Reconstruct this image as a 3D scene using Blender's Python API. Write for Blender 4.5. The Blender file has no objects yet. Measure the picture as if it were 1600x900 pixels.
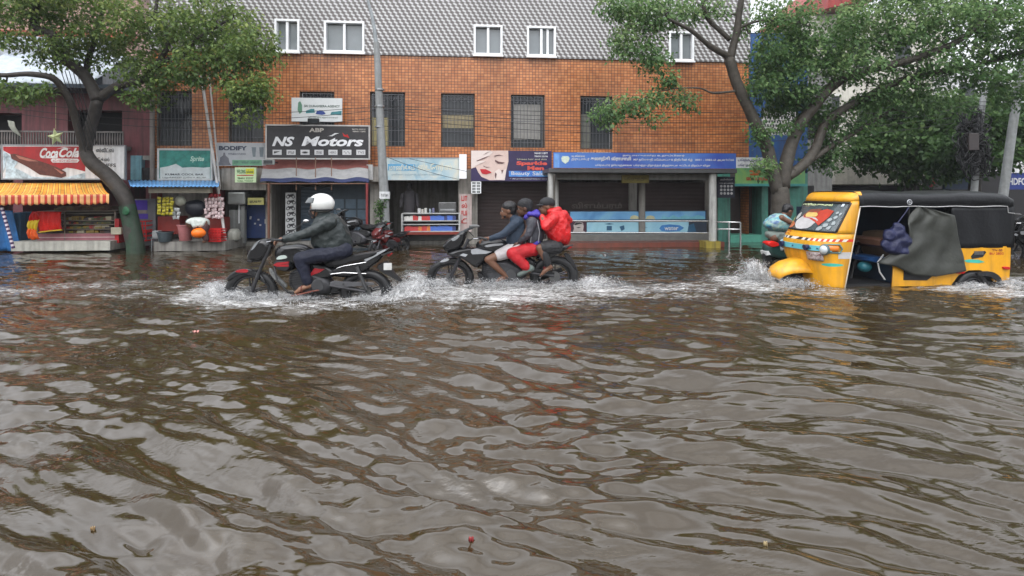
import bpy, bmesh, math, random
import numpy as np
from mathutils import Vector, Matrix, noise, Euler
random.seed(7)
rng = np.random.default_rng(11)
R = math.radians
scene = bpy.context.scene
COL = scene.collection
H = 1.45                      # eye height above the flood water
# ---------------------------------------------------------------- camera, sky, sun
cam = bpy.data.objects.new("camera", bpy.data.cameras.new("camera"))
COL.objects.link(cam); scene.camera = cam
cam.location = (0, 0, H); cam.rotation_euler = (R(90), 0, 0)
cam.data.sensor_width = 36; cam.data.lens = 36 * 900 / 1600
cam.data.shift_y = -150 / 1600
cam.data.clip_start = 0.05; cam.data.clip_end = 600
world = bpy.data.worlds.new("World"); scene.world = world; world.use_nodes = True
wt = world.node_tree; wn = wt.nodes; wl = wt.links
bg = wn["Background"]
SUN_EL, SUN_ROT = R(58), R(200)
sky = wn.new("ShaderNodeTexSky"); sky.sky_type = 'NISHITA'; sky.sun_disc = False
sky.sun_elevation = SUN_EL; sky.sun_rotation = SUN_ROT; sky.dust_density = 0.8; sky.air_density = 1.0
hs = wn.new("ShaderNodeHueSaturation"); hs.inputs["Saturation"].default_value = 0.16
wl.new(sky.outputs[0], hs.inputs["Color"])
wtc = wn.new("ShaderNodeTexCoord"); wno = wn.new("ShaderNodeTexNoise")
wno.inputs["Scale"].default_value = 3.2; wno.inputs["Detail"].default_value = 5
wl.new(wtc.outputs["Generated"], wno.inputs["Vector"])
wmr = wn.new("ShaderNodeMapRange"); wmr.inputs[1].default_value = .3; wmr.inputs[2].default_value = .7
wmr.inputs[3].default_value = 0.8; wmr.inputs[4].default_value = 1.2
wl.new(wno.outputs["Fac"], wmr.inputs[0])
wsx = wn.new("ShaderNodeSeparateXYZ"); wl.new(wtc.outputs["Generated"], wsx.inputs[0])
wgr = wn.new("ShaderNodeValToRGB")       # sky brightness shaped for the water reflections: bright mid band, dimmer low and overhead (values are a fifth of the factor)
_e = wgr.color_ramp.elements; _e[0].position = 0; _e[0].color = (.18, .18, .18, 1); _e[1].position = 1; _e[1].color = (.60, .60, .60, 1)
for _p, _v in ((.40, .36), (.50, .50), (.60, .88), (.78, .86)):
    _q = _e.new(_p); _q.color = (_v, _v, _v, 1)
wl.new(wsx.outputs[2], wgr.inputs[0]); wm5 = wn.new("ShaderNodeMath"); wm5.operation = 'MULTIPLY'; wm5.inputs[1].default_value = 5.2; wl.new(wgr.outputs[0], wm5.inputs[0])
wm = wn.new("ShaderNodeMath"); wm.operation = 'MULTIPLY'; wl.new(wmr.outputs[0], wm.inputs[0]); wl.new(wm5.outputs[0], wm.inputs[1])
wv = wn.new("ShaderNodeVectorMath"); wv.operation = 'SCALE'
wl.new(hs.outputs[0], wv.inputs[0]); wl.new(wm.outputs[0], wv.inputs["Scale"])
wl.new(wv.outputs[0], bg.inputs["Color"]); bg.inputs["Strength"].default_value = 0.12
sl = bpy.data.lights.new("sun", 'SUN'); sl.energy = 0.6; sl.angle = R(100); sl.color = (1, .97, .93)
so = bpy.data.objects.new("sun", sl); COL.objects.link(so)
so.rotation_euler = (R(32), 0, R(-20)); so.location = (0, -5, 20)
scene.view_settings.view_transform = 'Standard'; scene.view_settings.look = 'None'
scene.view_settings.exposure = 0.58; scene.view_settings.gamma = 1
scene.render.engine = 'CYCLES'
scene.cycles.use_denoising = True; scene.cycles.max_bounces = 6; scene.cycles.transparent_max_bounces = 12
scene.cycles.sample_clamp_indirect = 4; scene.cycles.caustics_reflective = False; scene.cycles.caustics_refractive = False

# ---------------------------------------------------------------- frames: pixel of the photo <-> place at a known depth
class Frame:
    def __init__(s, ox, oy, deg=0):
        s.ox, s.oy, s.th = ox, oy, R(deg) ; s.c, s.s = math.cos(s.th), math.sin(s.th)
        s.W = Matrix.Translation((ox, oy, 0)) @ Matrix.Rotation(s.th, 4, 'Z')
    def q(s, px, py, w=0.0):
        a = (px - 800) / 900
        l = (a * (s.oy + w * s.c) - s.ox + w * s.s) / (s.c - a * s.s)
        y = s.oy + l * s.s + w * s.c
        return Vector((l, w, H - (py - 300) / 900 * y))
WORLD = Frame(0, 0, 0)
FA = Frame(0, 16.2, math.degrees(math.atan(.09)))     # the street front; w < 0 is towards the camera
def at(px, py, Y): return Vector(((px - 800) / 900 * Y, Y, H - (py - 300) / 900 * Y))

# ---------------------------------------------------------------- materials
MATS = {}
def nt(name):
    m = bpy.data.materials.new(name); m.use_nodes = True
    return m, m.node_tree.nodes, m.node_tree.links, m.node_tree.nodes["Principled BSDF"]
def pm(name, col, rough=.5, metal=0., var=.22, scale=6., bump=.0, coat=0., spec=.33, alpha=1., trans=0., attr=None, emit=0., dirt=0.):
    if name in MATS: return MATS[name]
    m, n, l, b = nt(name)
    b.inputs["Roughness"].default_value = rough; b.inputs["Metallic"].default_value = metal
    b.inputs["Specular IOR Level"].default_value = spec
    b.inputs["Coat Weight"].default_value = coat; b.inputs["Coat Roughness"].default_value = .08
    b.inputs["Alpha"].default_value = alpha; b.inputs["Transmission Weight"].default_value = trans
    tc = n.new("ShaderNodeTexCoord"); no = n.new("ShaderNodeTexNoise")
    no.inputs["Scale"].default_value = scale; no.inputs["Detail"].default_value = 6; no.inputs["Roughness"].default_value = .65
    l.new(tc.outputs["Object"], no.inputs["Vector"])
    r = n.new("ShaderNodeMapRange"); r.inputs[1].default_value = .25; r.inputs[2].default_value = .75
    r.inputs[3].default_value = 1 - var; r.inputs[4].default_value = 1 + var
    l.new(no.outputs["Fac"], r.inputs[0])
    v = n.new("ShaderNodeVectorMath"); v.operation = 'SCALE'; v.inputs[0].default_value = col[:3]
    l.new(r.outputs[0], v.inputs["Scale"]); out = v.outputs[0]
    if dirt:      # vertical rain streaks of grime
        mp = n.new("ShaderNodeMapping"); mp.inputs["Scale"].default_value = (7, 7, .6); l.new(tc.outputs["Object"], mp.inputs[0])
        n2 = n.new("ShaderNodeTexNoise"); n2.inputs["Scale"].default_value = 1.6; n2.inputs["Detail"].default_value = 7; l.new(mp.outputs[0], n2.inputs["Vector"])
        r2 = n.new("ShaderNodeMapRange"); r2.inputs[1].default_value = .42; r2.inputs[2].default_value = .72; r2.inputs[4].default_value = dirt
        l.new(n2.outputs["Fac"], r2.inputs[0])
        mx = n.new("ShaderNodeMix"); mx.data_type = 'RGBA'; l.new(r2.outputs[0], mx.inputs["Factor"]); l.new(out, mx.inputs["A"])
        mx.inputs["B"].default_value = (.05, .045, .04, 1); out = mx.outputs["Result"]
    l.new(out, b.inputs["Base Color"])
    if bump:
        n3 = n.new("ShaderNodeTexNoise"); n3.inputs["Scale"].default_value = scale * 5; n3.inputs["Detail"].default_value = 4
        l.new(tc.outputs["Object"], n3.inputs["Vector"])
        bp = n.new("ShaderNodeBump"); bp.inputs["Strength"].default_value = bump; bp.inputs["Distance"].default_value = .02
        l.new(n3.outputs["Fac"], bp.inputs["Height"]); l.new(bp.outputs[0], b.inputs["Normal"])
    if emit:
        l.new(out, b.inputs["Emission Color"]); b.inputs["Emission Strength"].default_value = emit
    MATS[name] = m; return m

# ---------------------------------------------------------------- mesh builder
class MB:
    def __init__(s, W=None):
        s.W = W.W if isinstance(W, Frame) else (W or Matrix.Identity(4)); s.v = []; s.f = []; s.m = []; s.cur = 0
    def add(s, vs, fs, m=None):
        o = len(s.v); s.v.extend([tuple(p) for p in vs]); mi = s.cur if m is None else m
        for f in fs: s.f.append(tuple(i + o for i in f)); s.m.append(mi)
        return s
    def box(s, x0, x1, y0, y1, z0, z1, m=None):
        if x0 > x1: x0, x1 = x1, x0
        if y0 > y1: y0, y1 = y1, y0
        if z0 > z1: z0, z1 = z1, z0
        v = [(x, y, z) for z in (z0, z1) for y in (y0, y1) for x in (x0, x1)]
        return s.add(v, [(0, 2, 3, 1), (4, 5, 7, 6), (0, 1, 5, 4), (2, 6, 7, 3), (0, 4, 6, 2), (1, 3, 7, 5)], m)
    def tube(s, pts, rad, n=8, m=None, cap=True, sq=(1, 1)):
        pts = [Vector(p) for p in pts]
        if not hasattr(rad, '__len__'): rad = [rad] * len(pts)
        vs = []; ref = None
        for i, p in enumerate(pts):
            t = (pts[min(i + 1, len(pts) - 1)] - pts[max(i - 1, 0)])
            if t.length < 1e-9: t = Vector((0, 0, 1))
            t.normalize()
            if ref is None:
                ref = Vector((0, 1, 0)) if abs(t.y) < .9 else Vector((1, 0, 0))
            a = ref - t * ref.dot(t)
            if a.length < 1e-6: a = Vector((1, 0, 0)) - t * t.x
            a.normalize(); ref = a; b = t.cross(a)
            for k in range(n):
                an = 2 * math.pi * k / n
                vs.append(p + (a * math.cos(an) * sq[0] + b * math.sin(an) * sq[1]) * rad[i])
        fs = []
        for i in range(len(pts) - 1):
            for k in range(n):
                k2 = (k + 1) % n
                fs.append((i * n + k, i * n + k2, (i + 1) * n + k2, (i + 1) * n + k))
        if cap:
            fs.append(tuple(range(n - 1, -1, -1))); fs.append(tuple(range((len(pts) - 1) * n, len(pts) * n)))
        return s.add(vs, fs, m)
    def prism(s, pts, y0, y1, m=None, inset=0.0):
        """outline given as (x, z) pairs, extruded from y0 to y1; inset rounds the rim a little"""
        pts = [(p[0], p[1]) for p in pts]
        ar = sum(pts[i][0] * pts[(i + 1) % len(pts)][1] - pts[(i + 1) % len(pts)][0] * pts[i][1] for i in range(len(pts)))
        if ar < 0: pts = pts[::-1]
        n = len(pts)
        if y0 > y1: y0, y1 = y1, y0
        rings = [(y0, inset), (y0 + inset, 0), (y1 - inset, 0), (y1, inset)] if inset else [(y0, 0), (y1, 0)]
        cx = sum(p[0] for p in pts) / n; cz = sum(p[1] for p in pts) / n
        vs = []
        for (y, i_) in rings:
            for (x, z) in pts:
                d = math.hypot(x - cx, z - cz) or 1; k = max(.3, 1 - i_ / d)
                vs.append((cx + (x - cx) * k, y, cz + (z - cz) * k))
        fs = [tuple(range(n)), tuple(range(len(rings) * n - 1, (len(rings) - 1) * n - 1, -1))]
        for r in range(len(rings) - 1):
            for k in range(n):
                k2 = (k + 1) % n
                fs.append((r * n + k, (r + 1) * n + k, (r + 1) * n + k2, r * n + k2))
        return s.add(vs, fs, m)
    def grid(s, P, m=None, close=False):
        """P: rows of points"""
        nr, nc = len(P), len(P[0]); vs = [p for row in P for p in row]; fs = []
        for i in range(nr - 1):
            for j in range(nc - (0 if close else 1)):
                j2 = (j + 1) % nc
                fs.append((i * nc + j, i * nc + j2, (i + 1) * nc + j2, (i + 1) * nc + j))
        return s.add(vs, fs, m)
    def ell(s, c, r, rot=None, nu=14, nv=10, m=None):
        M = rot.to_matrix() if rot else Matrix.Identity(3); c = Vector(c); vs = []; fs = []
        for i in range(nv + 1):
            ph = math.pi * i / nv
            for k in range(nu):
                th = 2 * math.pi * k / nu
                vs.append(c + M @ Vector((r[0] * math.sin(ph) * math.cos(th), r[1] * math.sin(ph) * math.sin(th), r[2] * math.cos(ph))))
        for i in range(nv):
            for k in range(nu):
                k2 = (k + 1) % nu
                fs.append((i * nu + k, (i + 1) * nu + k, (i + 1) * nu + k2, i * nu + k2))
        return s.add(vs, fs, m)
    def cap(s, p0, r0, p1, r1, n=12, m=None):
        p0 = Vector(p0); p1 = Vector(p1); t = p1 - p0; L = t.length or 1e-6; t = t / L
        pts = []; rad = []
        for a in (89, 60, 30): pts.append(p0 - t * r0 * math.sin(R(a))); rad.append(r0 * math.cos(R(a)))
        pts.append(p0); rad.append(r0); pts.append(p1); rad.append(r1)
        for a in (30, 60, 89): pts.append(p1 + t * r1 * math.sin(R(a))); rad.append(r1 * math.cos(R(a)))
        return s.tube(pts, rad, n, m)
    def torus(s, c, Rr, r, axis='Y', nu=36, nv=10, sx=1.0, m=None, sq=1.0):
        c = Vector(c); P = []
        for i in range(nu):
            a = 2 * math.pi * i / nu; row = []
            for k in range(nv):
                b = 2 * math.pi * k / nv
                rr = Rr + r * math.cos(b); h = r * math.sin(b) * sq
                v = (rr * math.cos(a) * sx, h, rr * math.sin(a)) if axis == 'Y' else ((rr * math.cos(a) * sx, rr * math.sin(a), h) if axis == 'Z' else (h, rr * math.cos(a), rr * math.sin(a)))
                row.append(c + Vector(v))
            P.append(row)
        P.append(P[0]); return s.grid(P, m, close=True)
    def build(s, name, mats, parent=None, smooth=False, bevel=0, label=None, loc=None, rotz=0., solid=0):
        me = bpy.data.meshes.new(name)
        if parent is not None: inv = PW[parent.name].inverted(); mw = PW[parent.name]
        else:
            mw = Matrix.Translation(loc or (0, 0, 0)) @ Matrix.Rotation(rotz, 4, 'Z'); inv = mw.inverted()
        T = np.array(inv @ s.W); v = np.array(s.v, dtype=float).reshape(-1, 3)
        v = v @ T[:3, :3].T + T[:3, 3]
        me.from_pydata(v.tolist(), [], s.f)
        if not isinstance(mats, (list, tuple)): mats = [mats]
        for m in mats: me.materials.append(m)
        if len(mats) > 1: me.polygons.foreach_set("material_index", [min(i, len(mats) - 1) for i in s.m])
        me.validate()
        if smooth:
            me.polygons.foreach_set("use_smooth", [True] * len(me.polygons))
            if smooth != 'all': 
                try: me.set_sharp_from_angle(angle=R(40))
                except Exception: pass
        o = bpy.data.objects.new(name, me); COL.objects.link(o)
        if parent is not None: o.parent = parent; PW[o.name] = mw.copy()
        else: o.location = loc or (0, 0, 0); o.rotation_euler = (0, 0, rotz); PW[o.name] = mw
        if bevel:
            bv = o.modifiers.new("bevel", 'BEVEL'); bv.width = bevel; bv.segments = 2; bv.limit_method = 'ANGLE'; bv.angle_limit = R(35)
        if solid:
            sm = o.modifiers.new("solid", 'SOLIDIFY'); sm.thickness = solid; sm.offset = 0
        if label: o["label"] = label
        return o
PW = {}
def tag(o, label, cat, group=None, kind=None):
    if label: o["label"] = label
    if cat: o["category"] = cat
    if group: o["group"] = group
    if kind: o["kind"] = kind
    return o
def thing(name, label, cat, loc=(0, 0, 0), rotz=0., group=None, frame=None):
    """an Empty at the thing's base; loc is in the frame's coordinates"""
    o = bpy.data.objects.new(name, None); COL.objects.link(o); o.empty_display_size = .2
    M = (frame.W if frame else Matrix.Identity(4)) @ Matrix.Translation(loc) @ Matrix.Rotation(rotz, 4, 'Z')
    o.location = M.to_translation(); o.rotation_euler = M.to_euler(); PW[o.name] = M
    return tag(o, label, cat, group)
def struct(o): o["kind"] = "structure"; return o
def fbase(px, w, z=0.0):
    p = FA.q(px, 300, w); return Vector((p.x, w, z))
def floc(px, w, z=0.0): return FA.W @ fbase(px, w, z)
def copy_tree(o, parent=None):
    c = o.copy(); COL.objects.link(c)
    if parent is not None: c.parent = parent
    for ch in list(o.children): copy_tree(ch, c)
    return c
_tcache = {}
def text_geo(body, bold=0.0, shear=0.0):
    k = (body, bold, shear)
    if k in _tcache: return _tcache[k]
    c = bpy.data.curves.new("lettering", "FONT"); c.body = body; c.size = 1; c.offset = bold; c.shear = shear; c.resolution_u = 3
    o = bpy.data.objects.new("lettering", c); COL.objects.link(o)
    dg = bpy.context.evaluated_depsgraph_get(); me = o.evaluated_get(dg).to_mesh()
    v = [(p.co.x, p.co.y) for p in me.vertices]; f = [tuple(p.vertices) for p in me.polygons]
    bpy.data.objects.remove(o); bpy.data.curves.remove(c)
    if not v: _tcache[k] = ([], []); return _tcache[k]
    xs = [p[0] for p in v]; ys = [p[1] for p in v]; x0, y0 = min(xs), min(ys); w = max(xs) - x0 or 1; h = max(ys) - y0 or 1
    _tcache[k] = ([((p[0] - x0) / w, (p[1] - y0) / h) for p in v], f); return _tcache[k]
def letter(mb, body, O, U, V, bold=0.0, shear=0.0, m=None):
    """lay lettering over the parallelogram O + a*U + b*V"""
    v, f = text_geo(body, bold, shear); O, U, V = Vector(O), Vector(U), Vector(V)
    mb.add([O + U * a + V * b for a, b in v], f, m)
def ftext(mb, fr, body, px0, px1, pyt, pyb, w, bold=0.0, shear=0.0, m=None, dz=0.0):
    a = fr.q(px0, pyb, w); b = fr.q(px1, pyb, w); t = fr.q((px0 + px1) / 2, pyt, w).z; lo = fr.q((px0 + px1) / 2, pyb, w).z
    O = Vector((a.x, w, lo + dz)); letter(mb, body, O, (b.x - a.x, 0, 0), (0, 0, t - lo), bold, shear, m)
def fbox(mb, px0, px1, pyt, pyb, w0, w1, m=None, fr=FA, pad=0):
    """box between lateral planes w0 (front) and w1 (back); pixels read on the front plane at the middle"""
    a = fr.q(px0, 300, w0).x; b = fr.q(px1, 300, w0).x; pc = (px0 + px1) / 2
    zt = fr.q(pc, pyt, w0).z; zb = fr.q(pc, pyb, w0).z
    mb.box(a - pad, b + pad, w0, w1, zb, zt, m); return a, b, zb, zt
def fpoly(mb, pts, w0, w1, m=None, fr=FA, inset=0.0):
    mb.prism([(lambda p: (p.x, p.z))(fr.q(x, y, w0)) for x, y in pts], w0, w1, m, inset)
# ================================================================ THE FLOOD WATER
def smooth(a, b, x):
    t = np.clip((x - a) / (b - a), 0, 1); return t * t * (3 - 2 * t)
# wakes and splashes: (pixel x, pixel y of the water there, reach in x px, reach in y px, strength)
WAKE = [(330, 462, 50, 14, .9), (400, 470, 80, 15, .95), (480, 478, 110, 12, .75), (600, 462, 60, 16, .8), (700, 458, 80, 18, .8),
        (810, 455, 110, 22, 1.0), (930, 452, 90, 16, .85), (1040, 450, 110, 20, .6), (1150, 440, 50, 16, .9), (1200, 440, 45, 14, 1.0),
        (690, 440, 60, 10, .9), (1290, 458, 90, 8, .6), (1500, 452, 80, 10, .8), (1570, 458, 80, 12, .8), (150, 447, 170, 12, .55), (30, 455, 140, 14, .55),
        (240, 462, 120, 8, .5), (850, 490, 190, 16, .36), (1050, 425, 90, 10, .5), (1420, 470, 180, 8, .4), (560, 488, 120, 8, .5), (950, 520, 200, 16, .2),
        (120, 430, 130, 6, .5), (100, 462, 260, 5, .6), (260, 440, 200, 5, .5), (700, 425, 260, 5, .35), (1000, 470, 260, 6, .5), (1150, 490, 300, 5, .35), (500, 505, 260, 5, .35), (1350, 440, 80, 8, .5), (1100, 460, 130, 18, .5), (350, 440, 50, 16, .6)]
WK = [(at(px, py, 900 * H / (py - 300)), rx / 900 * (900 * H / (py - 300)), ry / 900 * (900 * H / (py - 300)) * ((900 * H / (py - 300)) / H), s) for px, py, rx, ry, s in WAKE]
def foam_at(x, y):
    f = np.zeros_like(x)
    for c, rx, ry, s in WK:
        f = np.maximum(f, s * np.exp(-(((x - c.x) / rx) ** 2 + ((y - c.y) / ry) ** 2) * .8)) + .12 * s * np.exp(-(((x - c.x) / (rx * 2)) ** 2 + ((y - c.y) / (ry * 2)) ** 2))
    band = np.exp(-((y - 8.4) / 1.5) ** 2) * (.14 + .16 * np.sin(x * 1.3 + 2 * np.sin(y * 1.7)) ** 2)
    return np.clip(f + band, 0, 1.2)
def waves(x, y):
    z = np.zeros_like(x); r = np.random.default_rng(5)
    wx = .16 * np.sin(x * 1.9 + 1.3 * np.sin(y * 1.1) + .7) + .10 * np.sin(y * 2.6 + x * .7); wy = .13 * np.sin(x * 1.3 + 2) + .10 * np.sin(y * 2.1 - x * 1.4)
    X, Y = x + wx, y + wy
    for i in range(84):
        lam = .10 * (.76 / .10) ** r.random()
        main = r.random() < .74
        th = R(90 - 24) + r.normal() * .25 if main else r.random() * 2 * math.pi
        k = 2 * math.pi / lam; sl_ = (.050 if main else .026) * (1.0 if lam > .3 else .95)
        ph = k * (X * math.cos(th) + Y * math.sin(th)) + r.random() * 6.28
        env = .45 + .55 * np.sin(x * (.5 + r.random()) + y * (.4 + r.random()) + r.random() * 6) ** 2
        s_ = np.sin(ph); z += (sl_ / k * 1.25) * env * (s_ + .22 * np.cos(2 * ph))
    return z
def chop(x, y, n=34, seed=3, lo=.05, hi=.2, slope=.05):
    z = np.zeros_like(x); r = np.random.default_rng(seed)
    for i in range(n):
        lam = lo * (hi / lo) ** r.random(); th = r.random() * 6.283; k = 2 * math.pi / lam
        z += slope / k * np.sin(k * (x * math.cos(th) + y * math.sin(th)) + r.random() * 6.28 + 1.5 * np.sin(k * .23 * (x * math.sin(th) - y * math.cos(th)) + i))
    return z
def height(x, y):
    f = foam_at(x, y); d = np.hypot(x, y)
    near = 1.3 - .68 * smooth(2.5, 5.2, y) - .55 * smooth(9, 16, y)
    band = np.exp(-((y - 9.0) / 2.4) ** 2)
    z = waves(x, y) * (.28 + .72 * near) * (1 - .25 * band) + chop(x, y) * f * .8 + chop(x * .6, y, 30, 8, .12, .4, .016) * band + chop(x, y, 26, 12, .035, .09, .008) * smooth(.1, .55, waves(x * .5 + 9, y * .5) * 18 + .3)
    return z + f * .012, f
def build_water():
    rows = [378 + .0 for _ in ()]
    ys = [900 * H / t for t in (26, 34, 44, 54, 62, 68, 73)]
    pys = list(np.arange(376, 560, .8)) + list(np.arange(560, 930, 1.25)) + list(np.arange(930, 1130, 5))
    Y = np.array(ys + [900 * H / (p - 300) for p in pys])
    A = np.concatenate([np.linspace(-1.5, -.95, 40, endpoint=False), np.linspace(-.95, .95, 830), np.linspace(.95, 1.5, 41)[1:]])
    YY, AA = np.meshgrid(Y, A, indexing='ij'); XX = AA * YY
    Z, F = height(XX, YY)
    fade = smooth(1.5, 1.35, np.abs(AA)) * smooth(Y[-1], Y[-1] + .15, YY) * smooth(60, 24, YY)
    Z *= fade
    nr, nc = XX.shape
    v = np.stack([XX, YY, Z], -1).reshape(-1, 3)
    i = np.arange(nr - 1)[:, None] * nc + np.arange(nc - 1)[None, :]
    faces = np.stack([i, i + nc, i + nc + 1, i + 1], -1).reshape(-1, 4)
    # outer sheet stitched to the rim
    rim = [r * nc for r in range(nr)] + [(nr - 1) * nc + c for c in range(1, nc)] + [r * nc + nc - 1 for r in range(nr - 2, -1, -1)] + [c for c in range(nc - 2, 0, -1)]
    n0 = len(v); out = []
    cx, cy = 0, 8.0
    for q in rim:
        p = v[q]; d = np.array([p[0] - cx, p[1] - cy]); d = d / (np.linalg.norm(d) + 1e-9); out.append([cx + d[0] * 260, cy + d[1] * 260, 0])
    v = np.vstack([v, out]); n = len(rim)
    extra = [(rim[k], rim[(k + 1) % n], n0 + (k + 1) % n, n0 + k) for k in range(n)]
    faces = np.vstack([faces, extra])
    me = bpy.data.meshes.new("water"); me.vertices.add(len(v)); me.vertices.foreach_set("co", v.ravel())
    me.loops.add(faces.size); me.polygons.add(len(faces)); me.loops.foreach_set("vertex_index", faces.ravel())
    me.polygons.foreach_set("loop_start", np.arange(len(faces)) * 4); me.update(calc_edges=True); me.validate()
    me.polygons.foreach_set("use_smooth", [True] * len(me.polygons))
    at_ = me.attributes.new("foam", 'FLOAT', 'POINT'); at_.data.foreach_set("value", np.concatenate([F.ravel(), np.zeros(len(out))]).astype(np.float32))
    o = bpy.data.objects.new("water", me); COL.objects.link(o); struct(o)
    o["label"] = "rippled muddy brown flood water covering the street"
    m, n_, l, b = nt("flood water")
    tc = n_.new("ShaderNodeTexCoord"); a = n_.new("ShaderNodeAttribute"); a.attribute_name = "foam"
    def noi(scale, det, mp=None, rough=.6, dist=0.):
        q = n_.new("ShaderNodeTexNoise"); q.inputs["Scale"].default_value = scale; q.inputs["Detail"].default_value = det; q.inputs["Roughness"].default_value = rough
        q.inputs["Distortion"].default_value = dist
        if mp:
            mm = n_.new("ShaderNodeMapping"); mm.inputs["Scale"].default_value = mp; mm.inputs["Rotation"].default_value = (0, 0, R(-18)); l.new(tc.outputs["Object"], mm.inputs[0]); l.new(mm.outputs[0], q.inputs["Vector"])
        else: l.new(tc.outputs["Object"], q.inputs["Vector"])
        return q
    def mth(op, x, y, z=None):
        q = n_.new("ShaderNodeMath"); q.operation = op
        for i_, s in enumerate((x, y, z)):
            if s is None: continue
            if isinstance(s, (int, float)): q.inputs[i_].default_value = s
            else: l.new(s, q.inputs[i_])
        return q.outputs[0]
    def mr(x, a0, a1, b0, b1):
        q = n_.new("ShaderNodeMapRange"); l.new(x, q.inputs[0])
        for i_, s in zip((1, 2, 3, 4), (a0, a1, b0, b1)): q.inputs[i_].default_value = s
        return q.outputs[0]
    f1 = noi(26, 9, (.38, 1, 1), .78, .8); f2 = noi(5.5, 5, (.30, 1, 1), .6, 1.2)
    lace = mth('ADD', mth('MULTIPLY', f1.outputs["Fac"], .72), mth('MULTIPLY', f2.outputs["Fac"], .40))
    thr = mth('SUBTRACT', .783, mth('MULTIPLY', a.outputs["Fac"], .25))
    df = mth('SUBTRACT', lace, thr); foam = mr(df, -.01, .18, 0, .9)
    foam = mth('MULTIPLY', foam, mr(a.outputs["Fac"], .06, .3, 0, 1))
    mud = noi(1.1, 5)
    cr = n_.new("ShaderNodeMix"); cr.data_type = 'RGBA'; l.new(mud.outputs["Fac"], cr.inputs["Factor"])
    cr.inputs["A"].default_value = (.025, .0170, .0072, 1); cr.inputs["B"].default_value = (.040, .0270, .0113, 1)
    mx = n_.new("ShaderNodeMix"); mx.data_type = 'RGBA'; l.new(foam, mx.inputs["Factor"]); l.new(cr.outputs["Result"], mx.inputs["A"]); mx.inputs["B"].default_value = (.60, .60, .59, 1)
    l.new(mx.outputs["Result"], b.inputs["Base Color"])
    l.new(mr(foam, 0, 1, .008, .5), b.inputs["Roughness"]); b.inputs["IOR"].default_value = 1.5; b.inputs["Specular IOR Level"].default_value = .72
    r1 = noi(7, 2.2, (.6, 1.25, 1), .5, .4); r2 = noi(34, 2, (.6, 1.2, 1), .5); r3 = noi(2.4, 2)
    amp = mr(r3.outputs["Fac"], .45, .62, .08, 1.6)
    hgt = mth('ADD', mth('MULTIPLY', r1.outputs["Fac"], .75), mth('MULTIPLY', mth('MULTIPLY', r2.outputs["Fac"], .5), amp))
    hgt = mth('ADD', hgt, mth('MULTIPLY', foam, .5))
    bp = n_.new("ShaderNodeBump"); bp.inputs["Strength"].default_value = .30; bp.inputs["Distance"].default_value = .02
    l.new(hgt, bp.inputs["Height"]); l.new(bp.outputs[0], b.inputs["Normal"])
    me.materials.append(m); return o
build_water()
mb = MB(); mb.box(-160, 160, -40, 160, -.9, -.25)
struct(mb.build("road", pm("asphalt", (.05, .05, .05), .8, bump=.3), label="dark road bed under the flood water"))
mb = MB(FA); mb.box(-80, 120, -.9, 9, -.26, -.03)
struct(mb.build("pavement", pm("paving", (.16, .14, .12), .45, scale=3, bump=.3), loc=floc(600, 0), rotz=FA.th, label="low pavement along the shop fronts just under the flood"))

# ---- wake splashes: droplets and sheets thrown up by wheels
def sheet_mat():
    if "spray sheet" in MATS: return MATS["spray sheet"]
    m, n, l, b = nt("spray sheet"); tc = n.new("ShaderNodeTexCoord"); no = n.new("ShaderNodeTexNoise"); no.inputs["Scale"].default_value = 17; no.inputs["Detail"].default_value = 7; no.inputs["Roughness"].default_value = .75
    mp = n.new("ShaderNodeMapping"); mp.inputs["Scale"].default_value = (1, 1, .5); l.new(tc.outputs["Object"], mp.inputs[0]); l.new(mp.outputs[0], no.inputs["Vector"])
    r_ = n.new("ShaderNodeMapRange"); r_.inputs[1].default_value = .46; r_.inputs[2].default_value = .66; r_.inputs[4].default_value = .75; l.new(no.outputs["Fac"], r_.inputs[0]); l.new(r_.outputs[0], b.inputs["Alpha"])
    b.inputs["Base Color"].default_value = (.62, .62, .61, 1); b.inputs["Roughness"].default_value = .25; MATS["spray sheet"] = m; return m
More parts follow.
